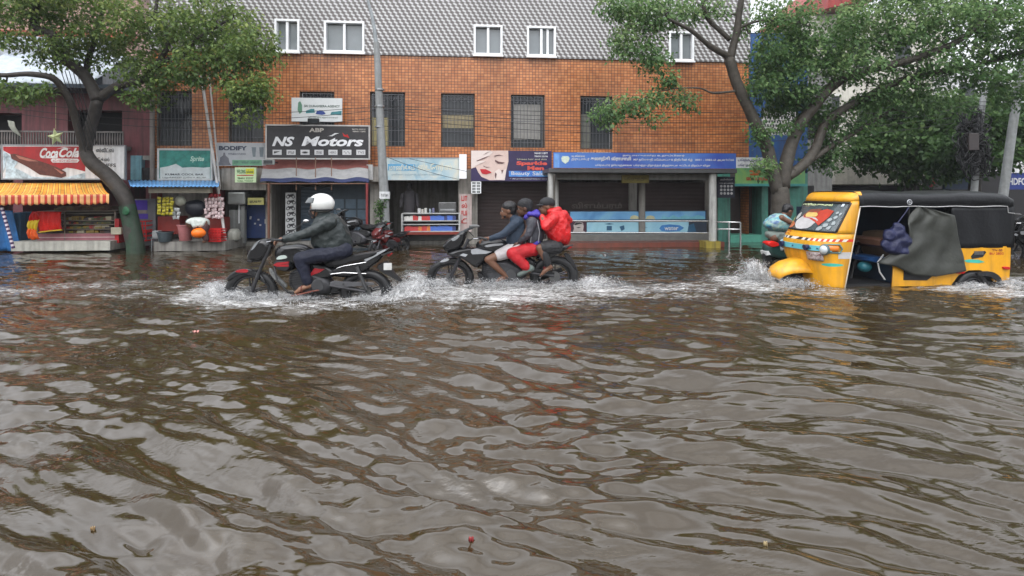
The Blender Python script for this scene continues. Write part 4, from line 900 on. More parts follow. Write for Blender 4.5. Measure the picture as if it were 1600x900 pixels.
for i in range(5):
    f = i / 4; row = []
    for j in range(N + 1):
        s = j / N; p = lerp(BA, BB, s).copy(); p.y -= .012 + .01 * math.sin(s * 120); p.z -= f * (.20 + .035 * abs(math.sin(s * 22.5 * math.pi)) + .012 * math.sin(s * 31)); row.append(p)
    rows.append(row)
canopy_piece("valance", rows, stripes("valance stripes", (.66, .34, .13), (.30, .02, .01), (.42, .03, .01), 1 / 22.5))
# bakery counter
t = thing("bakery_counter", "long glass bakery counter with trays of goods and a pink base on a white ledge", "counter", fbase(125, -.9), frame=FA)
a, b_, c, d = rect(44, 193, 321, 383, -.95)
def zpy(y, w, px=110): return FA.q(px, y, w).z
mb = MB(FA); mb.box(a, b_, -1.5, -.3, zpy(392, -1.5), zpy(377, -1.5)); mb.build("ledge", C("white ledge", (.42, .41, .36), .6, dirt=.4), t, bevel=.01)
mb = MB(FA); a2 = FA.q(58, 300, -1.2).x; mb.box(a2, b_ - .06, -1.2, -.5, zpy(376, -1.2) , zpy(365, -1.2)); mb.build("base_panel", C("pink laminate", (.32, .12, .14), .4), t)
mb = MB(FA); mb.box(a2, b_ - .06, -1.205, -1.2, zpy(371.5, -1.2), zpy(370.2, -1.2)); mb.build("base_trim", C("pale pink strip", (.55, .40, .40)), t)
mb = MB(FA)
for y in (330, 334, 345, 351, 358.5, 365): mb.box(a2, b_ - .06, -1.18, -.5, zpy(y, -1.2) - .008, zpy(y, -1.2) + .008)
for x in (a2, lerp(a2, b_, .34), b_ - .06): mb.box(x - .015, x + .015, -1.2, -1.17, zpy(376, -1.2), zpy(331, -1.2))
mb.build("shelf", C("shelf brown steel", (.20, .17, .14), .35, metal=.3), t)
mb = MB(FA); mb.box(b_ - .055, b_ + .04, -1.22, -.5, zpy(380, -1.2), zpy(342, -1.2)); mb.build("end_panel", C("bright red", (.42, .015, .02), .4), t)
mb = MB(FA); mb.box(a2, b_ - .06, -.49, -.45, 0, zpy(322, -.5)); mb.build("back_panel", C("brown back", (.06, .04, .025), .6), t)
goods = []
for y, hh, n_ in ((345, .10, 16), (351, .07, 18), (358.5, .09, 14), (365, .09, 10), (330, .12, 14)):
    for k in range(n_):
        s = (k + .1 + .3 * random.random()) / n_; x = lerp(a2 + .5 if y > 340 else a2 + .3, b_ - .3, s); z = zpy(y, -1.2) + .0085
        cc, nm = random.choice([((.30, .20, .04), "ochre"), ((.10, .05, .03), "brown"), ((.45, .40, .28), "cream"), ((.32, .27, .03), "yellow"), ((.12, .14, .07), "olive"), ((.06, .05, .05), "dark"), ((.35, .06, .05), "red")])
        if y == 330: cc, nm = random.choice([((.10, .06, .03), "brown"), ((.16, .11, .05), "tan")])
        w_ = .08 + .14 * random.random(); h2 = hh * (.5 + .5 * random.random()); mb = MB(FA); mb.box(x, x + w_, -1.1, -.9, z, z + h2); 
        lv = {345: "second", 351: "third", 358.5: "fourth", 365: "bottom", 330: "top"}[y]
        tag(mb.build("food_box", C(nm + " box", cc, .4), loc=FA.W @ Vector((x, -1, z)), rotz=FA.th, bevel=.012), f"small {nm} box of baked goods on the {lv} shelf of the bakery counter", "box", f"{nm} boxes on the {lv} bakery shelf")
a, b_, c, d = rect(176, 192, 355, 366, -1.22); mb = MB(FA); mb.box(a, b_, -1.3, -1.22, c, d); tag(mb.build("tray", C("cream tray", (.52, .48, .36)), loc=floc(184, -1.25, c), rotz=FA.th, bevel=.01), "cream slatted tray leaning on the right end of the bakery counter", "tray")
# red and yellow cloth
def cloth(label, outline_top, outline_bot, w, mt, name="cloth", amp=.03, nf=5, group=None, cat="cloth", nz=14, nx=30):
    P = []
    for i in range(nz + 1):
        f = i / nz; row = []
        for j in range(nx + 1):
            s = j / nx
            def ev(o): 
                u = s * (len(o) - 1); k = min(int(u), len(o) - 2); return (lerp(o[k][0], o[k + 1][0], u - k), lerp(o[k][1], o[k + 1][1], u - k))
            tx, ty = ev(outline_top); bx_, by = ev(outline_bot); px, py = lerp(tx, bx_, f), lerp(ty, by, f)
            p = FA.q(px, py, w); p.y += amp * math.sin(s * nf * 6.28 + 1.3 * math.sin(f * 3)) * (.3 + .7 * f) - .05 * math.sin(f * 3.1) + .02 * noise.noise(Vector((s * 5, f * 4, w))); row.append(p)
        P.append(row)
    mb = MB(FA); mb.grid(P); o = mb.build(name, mt, loc=FA.W @ Vector((FA.q(outline_bot[0][0], 300, w).x, w, 0)), rotz=FA.th, smooth='all', solid=.006)
    return tag(o, label, cat, group)
M_rc = C("flame red cloth", (.62, .018, .012), .7, var=.35, scale=4)
cloth("bright red cloth with a yellow hem hanging over the bakery counter", [(57, 330), (96, 331)], [(61, 362), (78, 360), (97, 358)], -1.45, M_rc)
cloth("thin yellow hem strip hanging under the bright red cloth", [(61, 362), (78, 360), (97, 358)], [(61, 364), (78, 362), (98.5, 360)], -1.46, C("hem yellow", (.70, .50, .06), .7), name="cloth_hem", cat="cloth")
cloth("crumpled red cloth bunch hanging left of the flat red cloth", [(51, 330), (60, 331)], [(44, 347), (62, 345)], -1.5, M_rc, nf=3)
cloth("yellow folded cloth hanging below the red bunch at the bakery", [(44, 345), (62, 343)], [(44, 360), (58, 361)], -1.52, C("golden cloth", (.72, .52, .03), .7), nf=3)
cloth("orange red cloth end with yellow rim reaching down to the white ledge", [(44, 356), (57, 358)], [(43, 370), (50, 375), (62, 373)], -1.54, C("orange red cloth", (.66, .10, .012), .7), nf=3)
# blue sheet box and striped pole
mb = MB(FA); P = []
for i in range(12):
    f = i / 11; P.append([FA.q(lerp(-40, 20 + 12 * f, j / 24), lerp(329, 392, f), -1.3) + Vector((0, .05 * math.sin(j * .9) * f, 0)) for j in range(25)])
mb.grid(P); o = tag(mb.build("tarpaulin", C("blue tarpaulin", (.02, .12, .32), .45, var=.35), loc=floc(0, -1.3), rotz=FA.th, smooth='all', solid=.01), "creased blue tarpaulin hanging at the far left under the striped awning", "tarpaulin")
mb = MB(FA); fbox(mb, 20, 32, 332, 384, -1.15, -.7); tag(mb.build("cupboard", C("faded blue board", (.05, .15, .28), .5, dirt=.5), loc=floc(26, -1), rotz=FA.th, bevel=.02), "narrow faded blue cupboard right of the blue tarpaulin", "cupboard")
mb = MB(FA); a, b_ = FA.q(1, 318, -2.0), FA.q(21, 388, -2.0); n_ = 22
for k in range(n_): mb.tube([lerp(a, b_, k / n_), lerp(a, b_, (k + 1) / n_)], .033 + (.002 if k % 2 else 0), 10, m=k % 2)
tag(mb.build("striped_pole", [C("pole pinkish white", (.55, .48, .52)), C("pole dark purple", (.05, .02, .07))], loc=FA.W @ Vector((b_.x, -2.0, b_.z)), smooth=True), "leaning pole wrapped in white and dark purple stripes at the awning's left corner", "pole")
# star lantern and white rag on the balcony
c = FA.q(87, 214, -.9); mb = MB(FA); ring = []
for k in range(10): r_ = .20 if k % 2 == 0 else .085; an = R(90 + 36 * k + 12); ring.append((c.x + r_ * math.cos(an), c.y, c.z + r_ * math.sin(an) * 1.15))
V = ring + [(c.x, c.y - .07, c.z), (c.x, c.y + .07, c.z)]
mb.add(V, [(k, (k + 1) % 10, 10) for k in range(10)] + [((k + 1) % 10, k, 11) for k in range(10)]); mb.tube([(c.x, c.y, c.z + .2), (c.x, c.y, c.z + .9)], .004, 5)
tag(mb.build("star_lantern", C("pale lime paper", (.50, .55, .28), .5), loc=FA.W @ c, rotz=FA.th), "pale lime paper star lantern hanging in front of the balcony", "lantern")
cloth("off white rag hanging over the balcony railing at the far left", [(12, 188), (22, 190)], [(20, 205), (34, 214)], -.2, C("rag white", (.45, .46, .40), .8))
# purple fridge, red crate stack, stool
t = thing("drinks_fridge", "drinks fridge with a purple printed side standing behind the left tree trunk", "fridge", fbase(222, -.8), frame=FA)
mb = MB(FA); fbox(mb, 196, 243, 311, 384, -.9, -.35); mb.build("cabinet", C("fridge grey", (.13, .13, .14), .4), t, bevel=.02)
mb = MB(FA); fbox(mb, 205, 230, 313, 328, -.91, -.90); fbox(mb, 205, 231, 334, 342, -.91, -.90); mb.build("printed_panel", C("deep purple print", (.07, .03, .34), .35), t)
mb = MB(FA); fbox(mb, 206, 229, 328.5, 333.5, -.912, -.90); mb.build("label_strip", C("tan strip", (.25, .22, .2)), t)
def crate(px0, px1, pt, pb, w, label, mt, group):
    t = thing("crate", label, "crate", (FA.q((px0 + px1) / 2, 300, w).x, w, FA.q((px0 + px1) / 2, pb, w).z), frame=FA, group=group); a, b_, c, d = rect(px0, px1, pt, pb, w); mb = MB(FA); D = .34
    for x0, x1, y0, y1 in ((a, b_, w, w + .015), (a, b_, w + D, w + D + .015), (a, a + .015, w + .016, w + D), (b_ - .015, b_, w + .016, w + D)):
        for z0, z1 in ((c, c + .03), (lerp(c, d, .45), lerp(c, d, .6)), (d - .03, d)): mb.box(x0, x1, y0, y1, z0, z1)
    for k in range(7): x = lerp(a + .005, b_ - .02, k / 6); mb.box(x, x + .014, w - .004, w + .0145, c + .001, d - .001)
    mb.build("slatted_side", mt, t); mb = MB(FA); mb.box(a + .016, b_ - .016, w + .017, w + D - .001, c, c + .012); mb.build("crate_floor", mt, t); return t
M_cr = C("crate red", (.52, .02, .02), .35)
crate(197, 228, 345, 361, -1.2, "red plastic crate on top of its stack behind the left tree trunk", M_cr, "red crates behind the left tree")
crate(199, 229, 361.5, 377, -1.2, "red plastic crate at the bottom of the stack behind the left tree trunk", M_cr, "red crates behind the left tree")
t = thing("stool", "small grey metal stool with a dark box on it beside the fridge", "stool", fbase(241, -1.3), frame=FA)
a, b_, c, d = rect(235, 248, 361, 386, -1.3); mb = MB(FA); mb.box(a, b_, -1.3, -1.05, lerp(c, d, .5), lerp(c, d, .55)); mb.build("seat", M_steel, t)
for x in (a + .02, b_ - .02):
    for y in (-1.28, -1.07): mb = MB(FA); mb.tube([(x, y, c - .1), (x, y, lerp(c, d, .5))], .012, 6); mb.build("leg", M_steel, t)
mb = MB(FA); mb.box(a + .02, b_ - .02, -1.27, -1.1, lerp(c, d, .56), d); tag(mb.build("box", C("white rimmed box", (.3, .31, .31)), loc=FA.W @ Vector((a, -1.2, lerp(c, d, .56))), rotz=FA.th, bevel=.01), "small pale box sitting on the grey metal stool", "box")
# snack stall
t = thing("snack_stall", "snack stall with a blue sheet roof, beige beam and maroon counters", "stall", fbase(290, -.6), frame=FA)
mb = MB(FA); P = []
for i in range(5):
    f = i / 4; P.append([lerp(FA.q(lerp(200, 343, j / 90), 282, -.3), FA.q(lerp(204, 342, j / 90), 291.5, -1.7), f) + Vector((0, 0, .014 * math.sin(j * 1.55))) for j in range(91)])
mb.grid(P); mb.build("roof_sheet", C("sky blue sheet", (.10, .26, .50), .4, var=.4, scale=3), t, smooth='all', solid=.01)
mb = MB(FA); fbox(mb, 232, 328, 292.5, 301.5, -1.45, -1.3); mb.build("beam", C("beige beam", (.32, .29, .23), .6, dirt=.3), t)
mb = MB(FA); fbox(mb, 326, 345, 292, 392, -.35, -.05); mb.build("side_wall", C("maroon wall", (.14, .025, .025), .5, dirt=.5), t); mb = MB(FA); fbox(mb, 236, 246, 292, 392, -.3, -.05); mb.build("side_wall", C("maroon wall", (.14, .025, .025), .5, dirt=.5), t)
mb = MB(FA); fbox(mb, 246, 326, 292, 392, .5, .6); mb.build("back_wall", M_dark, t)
mb = MB(FA); fbox(mb, 246, 281, 338, 366, -.95, -.5); mb.build("counter", C("maroon counter", (.17, .02, .015), .45), t, bevel=.01)
mb = MB(FA); fbox(mb, 322, 350, 340, 362, -.9, -.5); mb.build("counter", C("maroon counter", (.17, .02, .015), .45), t, bevel=.01)
mb = MB(FA); fbox(mb, 240, 352, 377.5, 392, -1.4, -.05); mb.build("plinth", M_conc, t)
def packets(px0, px1, py0, py1, w, nx, nz, mt, label, group, name="snack_packet"):
    src = None
    for i in range(nx):
        for j in range(nz):
            px = lerp(px0, px1, (i + .5) / nx) + random.uniform(-1, 1); py = lerp(py0, py1, (j + .5) / nz) + random.uniform(-.8, .8)
            c = FA.q(px, py, w + random.uniform(-.05, .05))
            if src is None:
                hw = (FA.q(px1, 300, w).x - FA.q(px0, 300, w).x) / nx * .46; hh = (zpy(py0, w) - zpy(py1, w)) / nz * .48; mb = MB(); G = []
                for r_ in range(6):
                    G.append([(lerp(-hw, hw, q / 5), -.02 * math.sin(math.pi * q / 5) * math.sin(math.pi * r_ / 5), lerp(-hh, hh, r_ / 5)) for q in range(6)])
                G2 = [[(x, -y, z) for x, y, z in row][::-1] for row in G]; mb.grid(G); mb.grid(G2); src = mb.build(name, mt, smooth='all'); o = src
            else: o = src.copy(); COL.objects.link(o)
            o.location = FA.W @ c; o.rotation_euler = (random.uniform(-.2, .2), random.uniform(-.3, .3), FA.th + random.uniform(-.4, .4)); tag(o, label, "packet", group)
packets(246, 271, 308, 336, -1.2, 4, 6, C("packet yellow", (.42, .36, .03), .3, var=.4, scale=20), "yellow snack packet hanging in strips at the left of the snack stall", "yellow packets hanging at the snack stall")
packets(319, 350, 309, 341, -1.2, 6, 6, C("packet white red", (.50, .38, .38), .3, var=.6, scale=18), "pale pink and white packet hanging in strips at the right of the snack stall", "pale packets hanging at the snack stall")
packets(270, 281, 325, 343, -1.15, 2, 3, C("packet pale", (.42, .44, .44), .3), "pale grey packet hanging beside the yellow packets", "grey packets beside the yellow packets")
packets(325, 345, 303, 313, -1.1, 5, 2, C("packet crimson", (.35, .02, .03), .3), "crimson packet hanging above the pale packets", "crimson packets above the pale packets")
for px, py, rr, cc, lb in ((282, 314, (.13, .1, .13), (.45, .46, .38), "cream bundle of bags hanging from the stall roof"), (306, 325, (.27, .15, .22), (.012, .013, .02), "big black bag hanging in the middle of the snack stall")):
    c = FA.q(px, py, -1.0); mb = MB(FA); mb.ell(c, rr); 
    for i, v in enumerate(mb.v): k = 1 + .2 * noise.noise(Vector(v) * 9); mb.v[i] = tuple(c + (Vector(v) - c) * k)
    tag(mb.build("bag", C(lb[:8], cc, .35), loc=FA.W @ c, smooth='all'), lb, "bag")
def tub(px, pt, pb, w, wpx, mt, label, name="tub", cat="tub"):
    c = FA.q(px, pb, w); zt = FA.q(px, pt, w).z; r_ = wpx / 2 / 900 * 14.8; mb = MB(FA)
    mb.tube([(c.x, w, c.z), (c.x, w, c.z + .01), (c.x, w, zt - .03), (c.x, w, zt - .028), (c.x, w, zt), (c.x, w, zt), (c.x, w, c.z + .05)], [r_ * .7, r_ * .75, r_ * .96, r_ * 1.06, r_ * 1.06, r_ * .93, r_ * .7], 24, cap=False)
    mb.tube([(c.x, w, c.z + .049), (c.x, w, c.z + .051)], r_ * .7, 24)
    tag(mb.build(name, mt, loc=FA.W @ c, smooth=True), label, cat)
tub(290, 351, 376, -1.55, 22, C("dusty pink plastic", (.34, .13, .13), .4), "dusty pink plastic tub under the bending shopkeeper")
tub(258, 362, 378, -1.35, 22, C("blue grey plastic", (.06, .08, .09), .4), "dark blue grey basin below the maroon counter")
c = FA.q(311, 364, -1.9); mb = MB(FA); mb.ell(c, (.17, .15, .125), nu=24, nv=14); tag(mb.build("plastic_pot", C("bright orange plastic", (.80, .16, .01), .3, var=.08), loc=FA.W @ c, smooth='all'), "round bright orange plastic pot held low by the bending shopkeeper", "pot")
crate(318, 345, 358, 368, -1.6, "red plastic crate on top of the stack in front of the stall", M_cr, "red crates in front of the snack stall")
crate(318, 345, 368.5, 378, -1.6, "red plastic crate at the bottom of the stack in front of the stall", M_cr, "red crates in front of the snack stall")
# leaning white pipes
for k, (a, b_, w0, w1, lb) in enumerate((((313, 107), (353, 380), -.25, -1.2, "thick"), ((326, 107), (344, 296), -.25, -.6, "thin"))):
    A, B = FA.q(*a, w0), FA.q(*b_, w1); mb = MB(FA); mb.tube([B, lerp(A, B, .5), A], .035 if k == 0 else .022, 10)
    tag(mb.build("pipe", C("dirty white pipe", (.50, .48, .46), dirt=.5), loc=FA.W @ B, smooth=True), f"{lb} dirty white pipe leaning against the tiled wall beside the left tree crown", "pipe")
# bay with tank, notice, cylinder
t = thing("water_tank", "grey steel tank mounted beside the yellow notice in the dark doorway", "tank", FA.q(367, 320, -.4), frame=FA)
a, b_, c, d = rect(355, 383, 300, 320, -.4); mb = MB(FA); mb.box(a, b_, -.4, -.02, c, d); mb.build("tank_body", C("galvanised grey", (.22, .23, .22), .35, metal=.5), t, bevel=.04)
mb = MB(FA); mb.tube([((a + b_) / 2, -.2, c), ((a + b_) / 2, -.2, c - .5)], .02, 8); mb.build("outlet_pipe", M_white, t)
t = sign("small dull yellow notice above the dark blue door", 387, 412, 309, 320, -.3, C("dull yellow", (.38, .36, .12))); letters(t, [("வாடகைக்கு", 390, 409, 312, 317, .03)], -.306, blackS)
c = FA.q(366, 376, -.7); mb = MB(FA); mb.tube([(c.x, -.7, c.z), (c.x, -.7, c.z + .04), (c.x, -.7, c.z + .22), (c.x, -.7, c.z + .30), (c.x, -.7, c.z + .31)], [.12, .16, .16, .10, .05], 18)
tag(mb.build("gas_cylinder", C("pale cylinder", (.30, .30, .26), dirt=.4), loc=FA.W @ c, smooth='all'), "squat pale metal can standing below the grey tank", "cylinder")
mb = MB(FA); fbox(mb, 358, 382, 328, 380, -.2, -.05); fbox(mb, 376, 382, 322, 380, -.25, -.19); tag(mb.build("cupboard", C("pale grey board", (.26, .27, .26), dirt=.6), loc=floc(370, -.1), rotz=FA.th), "pale grey weathered cupboard left of the dark blue door", "cupboard")
# electric pole with notice band, lamp arm and creeper
t = thing("street_lamp", "tall grey concrete electric pole with a lamp arm in front of the tiled wall", "street lamp", floc(602, -1.4))
A = FA.q(602, 392, -1.4); mb = MB(FA); pts = [FA.q(x, y, -1.4) for x, y in ((603, 395), (600, 300), (594, 190), (590, 100), (588, 66))]; mb.tube(pts, [.125, .115, .10, .085, .07], 14); mb.build("pole", C("pole concrete", (.24, .25, .25), .6, dirt=.35, scale=8), t, smooth=True)
pts = [FA.q(x, y, -1.4) for x, y in ((588, 72), (585, 45), (580, 20), (573, -5), (560, -30))]; mb = MB(FA); mb.tube(pts, [.055, .045, .04, .035, .03], 8); mb.build("lamp_arm", C("arm steel", (.25, .27, .28), .4, metal=.4), t, smooth=True)
p = FA.q(553, -34, -1.4); mb = MB(FA); mb.ell(p, (.35, .12, .06)); mb.build("lamp_head", C("arm steel", (.25, .27, .28)), t, smooth='all')
for y in (140, 166, 198):
    mb = MB(FA); p = FA.q(593, y, -1.4); mb.tube([p - Vector((0, 0, .02)), p + Vector((0, 0, .02))], .12, 12); mb.build("clamp_band", M_steel, t, smooth=True)
mb = MB(FA); p = FA.q(601, 305, -1.4); mb.tube([p - Vector((0, 0, .09)), p + Vector((0, 0, .09))], .135, 16); o = mb.build("notice_band", whiteS, t, smooth=True); 
mb = MB(FA); ftext(mb, FA, "TO LET 2 BHK", 595, 606, 303, 307, -1.54, .02); mb.build("lettering", blackS, o)
# ================================================================ VEHICLES AND PEOPLE: tools
SX = 1.185
def puff(mb, pts, w0, w1, fr, conv, round_=.32, nr=9, m=None, k=3):
    """outline (photo points on the plane half way) given real thickness w0..w1 with rounded flanks"""
    wc = (w0 + w1) / 2; P = [conv(x, y, wc) for x, y in pts]; P = [(p.x, p.z) for p in P]
    # smooth the outline (Chaikin)
    for _ in range(k - 1):
        Q = []
        for i in range(len(P)):
            a, b = P[i], P[(i + 1) % len(P)]; Q.append((a[0] * .75 + b[0] * .25, a[1] * .75 + b[1] * .25)); Q.append((a[0] * .25 + b[0] * .75, a[1] * .25 + b[1] * .75))
        P = Q
    ar = sum(P[i][0] * P[(i + 1) % len(P)][1] - P[(i + 1) % len(P)][0] * P[i][1] for i in range(len(P)))
    if ar < 0: P = P[::-1]
    n = len(P); cx = sum(p[0] for p in P) / n; cz = sum(p[1] for p in P) / n; rows = []
    for i in range(nr + 1):
        a = math.pi * i / nr; t = -math.cos(a); s = 1 - round_ * (1 - math.sin(a)) if round_ < 1 else math.sin(a)
        if i in (0, nr): s = s * .999
        rows.append([(cx + (x - cx) * s, wc + (w1 - w0) / 2 * t, cz + (z - cz) * s) for x, z in P])
    o = len(mb.v); mb.grid(rows, m, close=True); L = len(mb.v)
    mb.f.append(tuple(range(o, o + n))); mb.m.append(m or 0); mb.f.append(tuple(range(L - 1, L - n - 1, -1))); mb.m.append(m or 0)
def remesh(name, mb, voxel, mats, parent, smooth_it=4, amp=0., sc=6., label=None, stretch=(1, 1, 1), fac=.5):
    o = mb.build(name, mats, parent, label=label)
    rm = o.modifiers.new("r", 'REMESH'); rm.mode = 'VOXEL'; rm.voxel_size = voxel; rm.use_smooth_shade = True
    sm = o.modifiers.new("s", 'SMOOTH'); sm.factor = fac; sm.iterations = smooth_it
    dg = bpy.context.evaluated_depsgraph_get(); me = bpy.data.meshes.new_from_object(o.evaluated_get(dg)); o.modifiers.clear(); old = o.data; o.data = me; me.name = name
    bpy.data.meshes.remove(old)
    if amp:
        n = len(me.vertices); co = np.empty(n * 3); me.vertices.foreach_get("co", co); co = co.reshape(-1, 3)
        no = np.empty(n * 3); me.vertices.foreach_get("normal", no); no = no.reshape(-1, 3)
        d = np.empty(n)
        for i in range(n):
            p = Vector(co[i] * stretch) * sc
            d[i] = (1 - abs(noise.noise(p)) * 3.2) * .6 + noise.noise(p * 2.3 + Vector((7, 1, 3))) * .5
        co += no * (d * amp)[:, None]; me.vertices.foreach_set("co", co.ravel()); me.update()
    if not me.materials:
        for m_ in (mats if isinstance(mats, (list, tuple)) else [mats]): me.materials.append(m_)
    me.polygons.foreach_set("use_smooth", [True] * len(me.polygons)); return o
def hand(mb, wrist, d, u, s, size=1.0, curl=1.0):
    """wrist point, forward direction d, back-of-hand normal u, thumb side s"""
    w, d, u, s = Vector(wrist), Vector(d).normalized(), Vector(u).normalized(), Vector(s).normalized(); k = size
    mb.cap(w, .026 * k, w + d * .045 * k, .034 * k, 10); 
    for i in range(4): mb.cap(w + d * .03 * k + s * (1.2 - i * .8) * .021 * k, .016 * k, w + d * .085 * k + s * (1.5 - i) * .021 * k, .0125 * k, 8)
    L = [.040, .045, .042, .032]
    for i in range(4):
        p = w + d * .085 * k + s * (1.5 - i) * .021 * k; r = .0105 * k; a = .35 * curl
        for j in range(3):
            q = p + (d * math.cos(a) - u * math.sin(a)) * L[i] * k * (1, .72, .55)[j]; mb.cap(p, r, q, r * .9, 8); p = q; r *= .92; a += .95 * curl
    p = w + d * .025 * k + s * .028 * k; a = p + (s * .75 + d * .6 - u * .25).normalized() * .035 * k; b = a + (d * .8 + s * .1 - u * .6).normalized() * .03 * k
    mb.cap(p, .015 * k, a, .013 * k, 8); mb.cap(a, .0125 * k, b, .010 * k, 8)
def head(mb, c, fwd, up, size=1.0):
    c = Vector(c); f = Vector(fwd).normalized(); u = Vector(up); u = (u - f * u.dot(f)).normalized(); s = f.cross(u); k = size
    M = Matrix((f, s, u)).transposed(); rot = M.to_quaternion().to_euler()
    mb.ell(c + u * .02 * k - f * .012 * k, (.104 * k, .078 * k, .10 * k), rot, 20, 14)
    mb.ell(c - u * .045 * k + f * .028 * k, (.072 * k, .058 * k, .075 * k), rot, 16, 12)
    mb.cap(c + f * .085 * k - u * .008 * k, .012 * k, c + f * .104 * k - u * .040 * k, .015 * k, 8)     # nose
    mb.cap(c + f * .086 * k + u * .018 * k - s * .03 * k, .011 * k, c + f * .086 * k + u * .018 * k + s * .03 * k, .011 * k, 8)   # brow
    mb.cap(c + f * .085 * k - u * .068 * k - s * .017 * k, .0085 * k, c + f * .085 * k - u * .068 * k + s * .017 * k, .0085 * k, 8)   # lips
    mb.cap(c + f * .082 * k - u * .082 * k - s * .014 * k, .0085 * k, c + f * .082 * k - u * .082 * k + s * .014 * k, .0085 * k, 8)
    mb.ell(c + f * .075 * k - u * .108 * k, (.022 * k, .026 * k, .016 * k), rot, 10, 8)                  # chin
    for q in (-1, 1): mb.ell(c + s * q * .078 * k - f * .005 * k - u * .012 * k, (.02 * k, .010 * k, .032 * k), rot, 10, 8)
    return f, u, s
def eyes(parent, W, c, f, u, s, k=1.0):
    for q in (-1, 1):
        mb = MB(W); mb.ell(c + f * .080 * k + u * -.006 * k + s * q * .030 * k, (.011 * k, .011 * k, .007 * k), None, 12, 8); e = mb.build("eye", C("eye white", (.30, .27, .24), .4), parent, smooth='all')
        mb = MB(W); mb.ell(c + f * .0875 * k + u * -.006 * k + s * q * .030 * k, (.006 * k, .006 * k, .006 * k), None, 8, 6); mb.build("iris", C("iris", (.02, .012, .01), .15), e, smooth='all')
M_skin = pm("brown skin", (.13, .062, .037), .42, var=.12, scale=14); M_skin2 = pm("dark skin", (.085, .042, .027), .4, var=.12, scale=14); M_skin3 = pm("light brown skin", (.24, .125, .078), .42, var=.12, scale=14)
M_rub = pm("wet rubber", (.014, .014, .015), .35, bump=.2, scale=20); M_blk = pm("gloss black paint", (.008, .008, .009), .25, coat=.3, var=.1); M_plas = pm("black plastic", (.013, .013, .014), .5)
M_chr = pm("worn chrome", (.55, .55, .56), .22, .9, var=.15); M_alu = pm("grey cast alloy", (.045, .045, .048), .5, .5, var=.4, scale=20); M_redp = pm("red decal", (.30, .012, .018), .3, coat=.2); M_silp = pm("silver decal", (.36, .37, .39), .3, .3, coat=.2)
M_seat = pm("wet seat vinyl", (.011, .011, .012), .38); M_lamp = pm("clear lamp", (.35, .38, .40), .08, spec=.8); M_amber = pm("amber lens", (.55, .16, .02), .2); M_redl = pm("red lens", (.38, .01, .01), .15)
def bike_wheel(t, fr, c, r, nsp=5, wid=.055, front=True):
    mb = MB(fr); mb.tube([c + Vector((0, -.06, 0)), c + Vector((0, .06, 0))], .038, 14)
    for k in range(nsp):
        a = 2 * math.pi * k / nsp + .35
        for da in (-.10, .10):
            p = c + Vector((.03 * math.cos(a + da * 3) * SX, 0, .03 * math.sin(a + da * 3))); q = c + Vector(((r - .075) * math.cos(a + da) * SX, 0, (r - .075) * math.sin(a + da))); mb.tube([p, q], [.014, .009], 6)
    w = mb.build("wheel", C("black alloy", (.03, .03, .032), .35, metal=.4), t, smooth=True)
    mb = MB(fr); mb.torus(c, r - wid * .8, wid * .9, sx=SX, nu=56, nv=12, sq=.95)
    for k in range(60):   # tread blocks
        a = 2 * math.pi * k / 60; ca, sa = math.cos(a), math.sin(a)
        for q in (-.024, 0, .024): mb.ell(c + Vector(((r + .006 - abs(q) * .2) * ca * SX, q, (r + .006 - abs(q) * .2) * sa)), (.009, .008, .009), None, 5, 4)
    mb.build("tyre", M_rub, w, smooth='all')
    mb = MB(fr); mb.torus(c, r - wid * 1.75, .014, sx=SX, nu=48, nv=8, sq=2.2); mb.build("rim", C("black alloy", (.03, .03, .032), .35, metal=.4), w, smooth='all')
    mb = MB(fr); mb.tube([c + Vector((0, -.075, 0)), c + Vector((0, -.068, 0))], .085, 26, sq=(1, 1)); 
    mb.build("brake_disc", C("disc steel", (.12, .12, .12), .35, metal=.8), w); return w
# ================================================================ MOTORCYCLE WITH THE LONE HELMETED RIDER
B1 = Frame((490 - 800) / 900 * 7.9, 7.9, 0)
def z1(x, y, w=0.): return B1.q(340 + x / 4.737, 290 + y / 4.737, w)
def mk(fr, conv, t):
    def tube(name, pts, r, mt, n=8, label=None, smooth=True):
        mb = MB(fr); mb.tube([conv(*p) for p in pts], r, n); return mb.build(name, mt, t, smooth=smooth, label=label)
    def pf(name, pts, w0, w1, mt, rd=.3, parent=None, label=None, k=2):
        mb = MB(fr); puff(mb, pts, w0, w1, fr, conv, rd, m=0, k=k); return mb.build(name, mt, parent or t, smooth=True, label=label)
    return tube, pf
t = thing("motorcycle", "black motorcycle with red decals ridden alone through the splashing water", "motorcycle", z1(650, 900) * 1.0, frame=B1)
tube, pf = mk(B1, z1, t)
cF, cR = z1(252, 785), z1(1100, 785)
bike_wheel(t, B1, cF, .30); bike_wheel(t, B1, cR, .30, wid=.065)
for w in (-.085, .085):
    tube("fork", [(395, 440, w), (340, 560, w), (252, 785, w)], [.022, .024, .03], M_alu)
pf("front_mudguard", [(60, 700), (95, 650), (160, 612), (240, 606), (320, 640), (370, 690), (380, 730), (330, 690), (250, 650), (160, 650), (100, 690)], -.06, .06, M_blk, .15)
pf("mudguard_decal", [(140, 628), (190, 612), (245, 614), (245, 640), (190, 640), (150, 638)], -.064, .064, M_redp, .1, label="red mudguard decal")
f_ = pf("headlight_fairing", [(352, 384), (300, 410), (248, 470), (228, 530), (236, 556), (290, 566), (350, 550), (398, 500), (420, 440), (400, 400)], -.12, .12, M_blk, .35)
pf("headlight", [(262, 468), (236, 510), (234, 540), (262, 545), (285, 505)], -.09, .09, M_lamp, .3, parent=f_)
pf("fairing_decal", [(290, 430), (330, 396), (350, 392), (318, 440), (282, 484), (262, 490)], -.123, .123, C("dull silver", (.2, .21, .22), .25), .35, parent=f_)
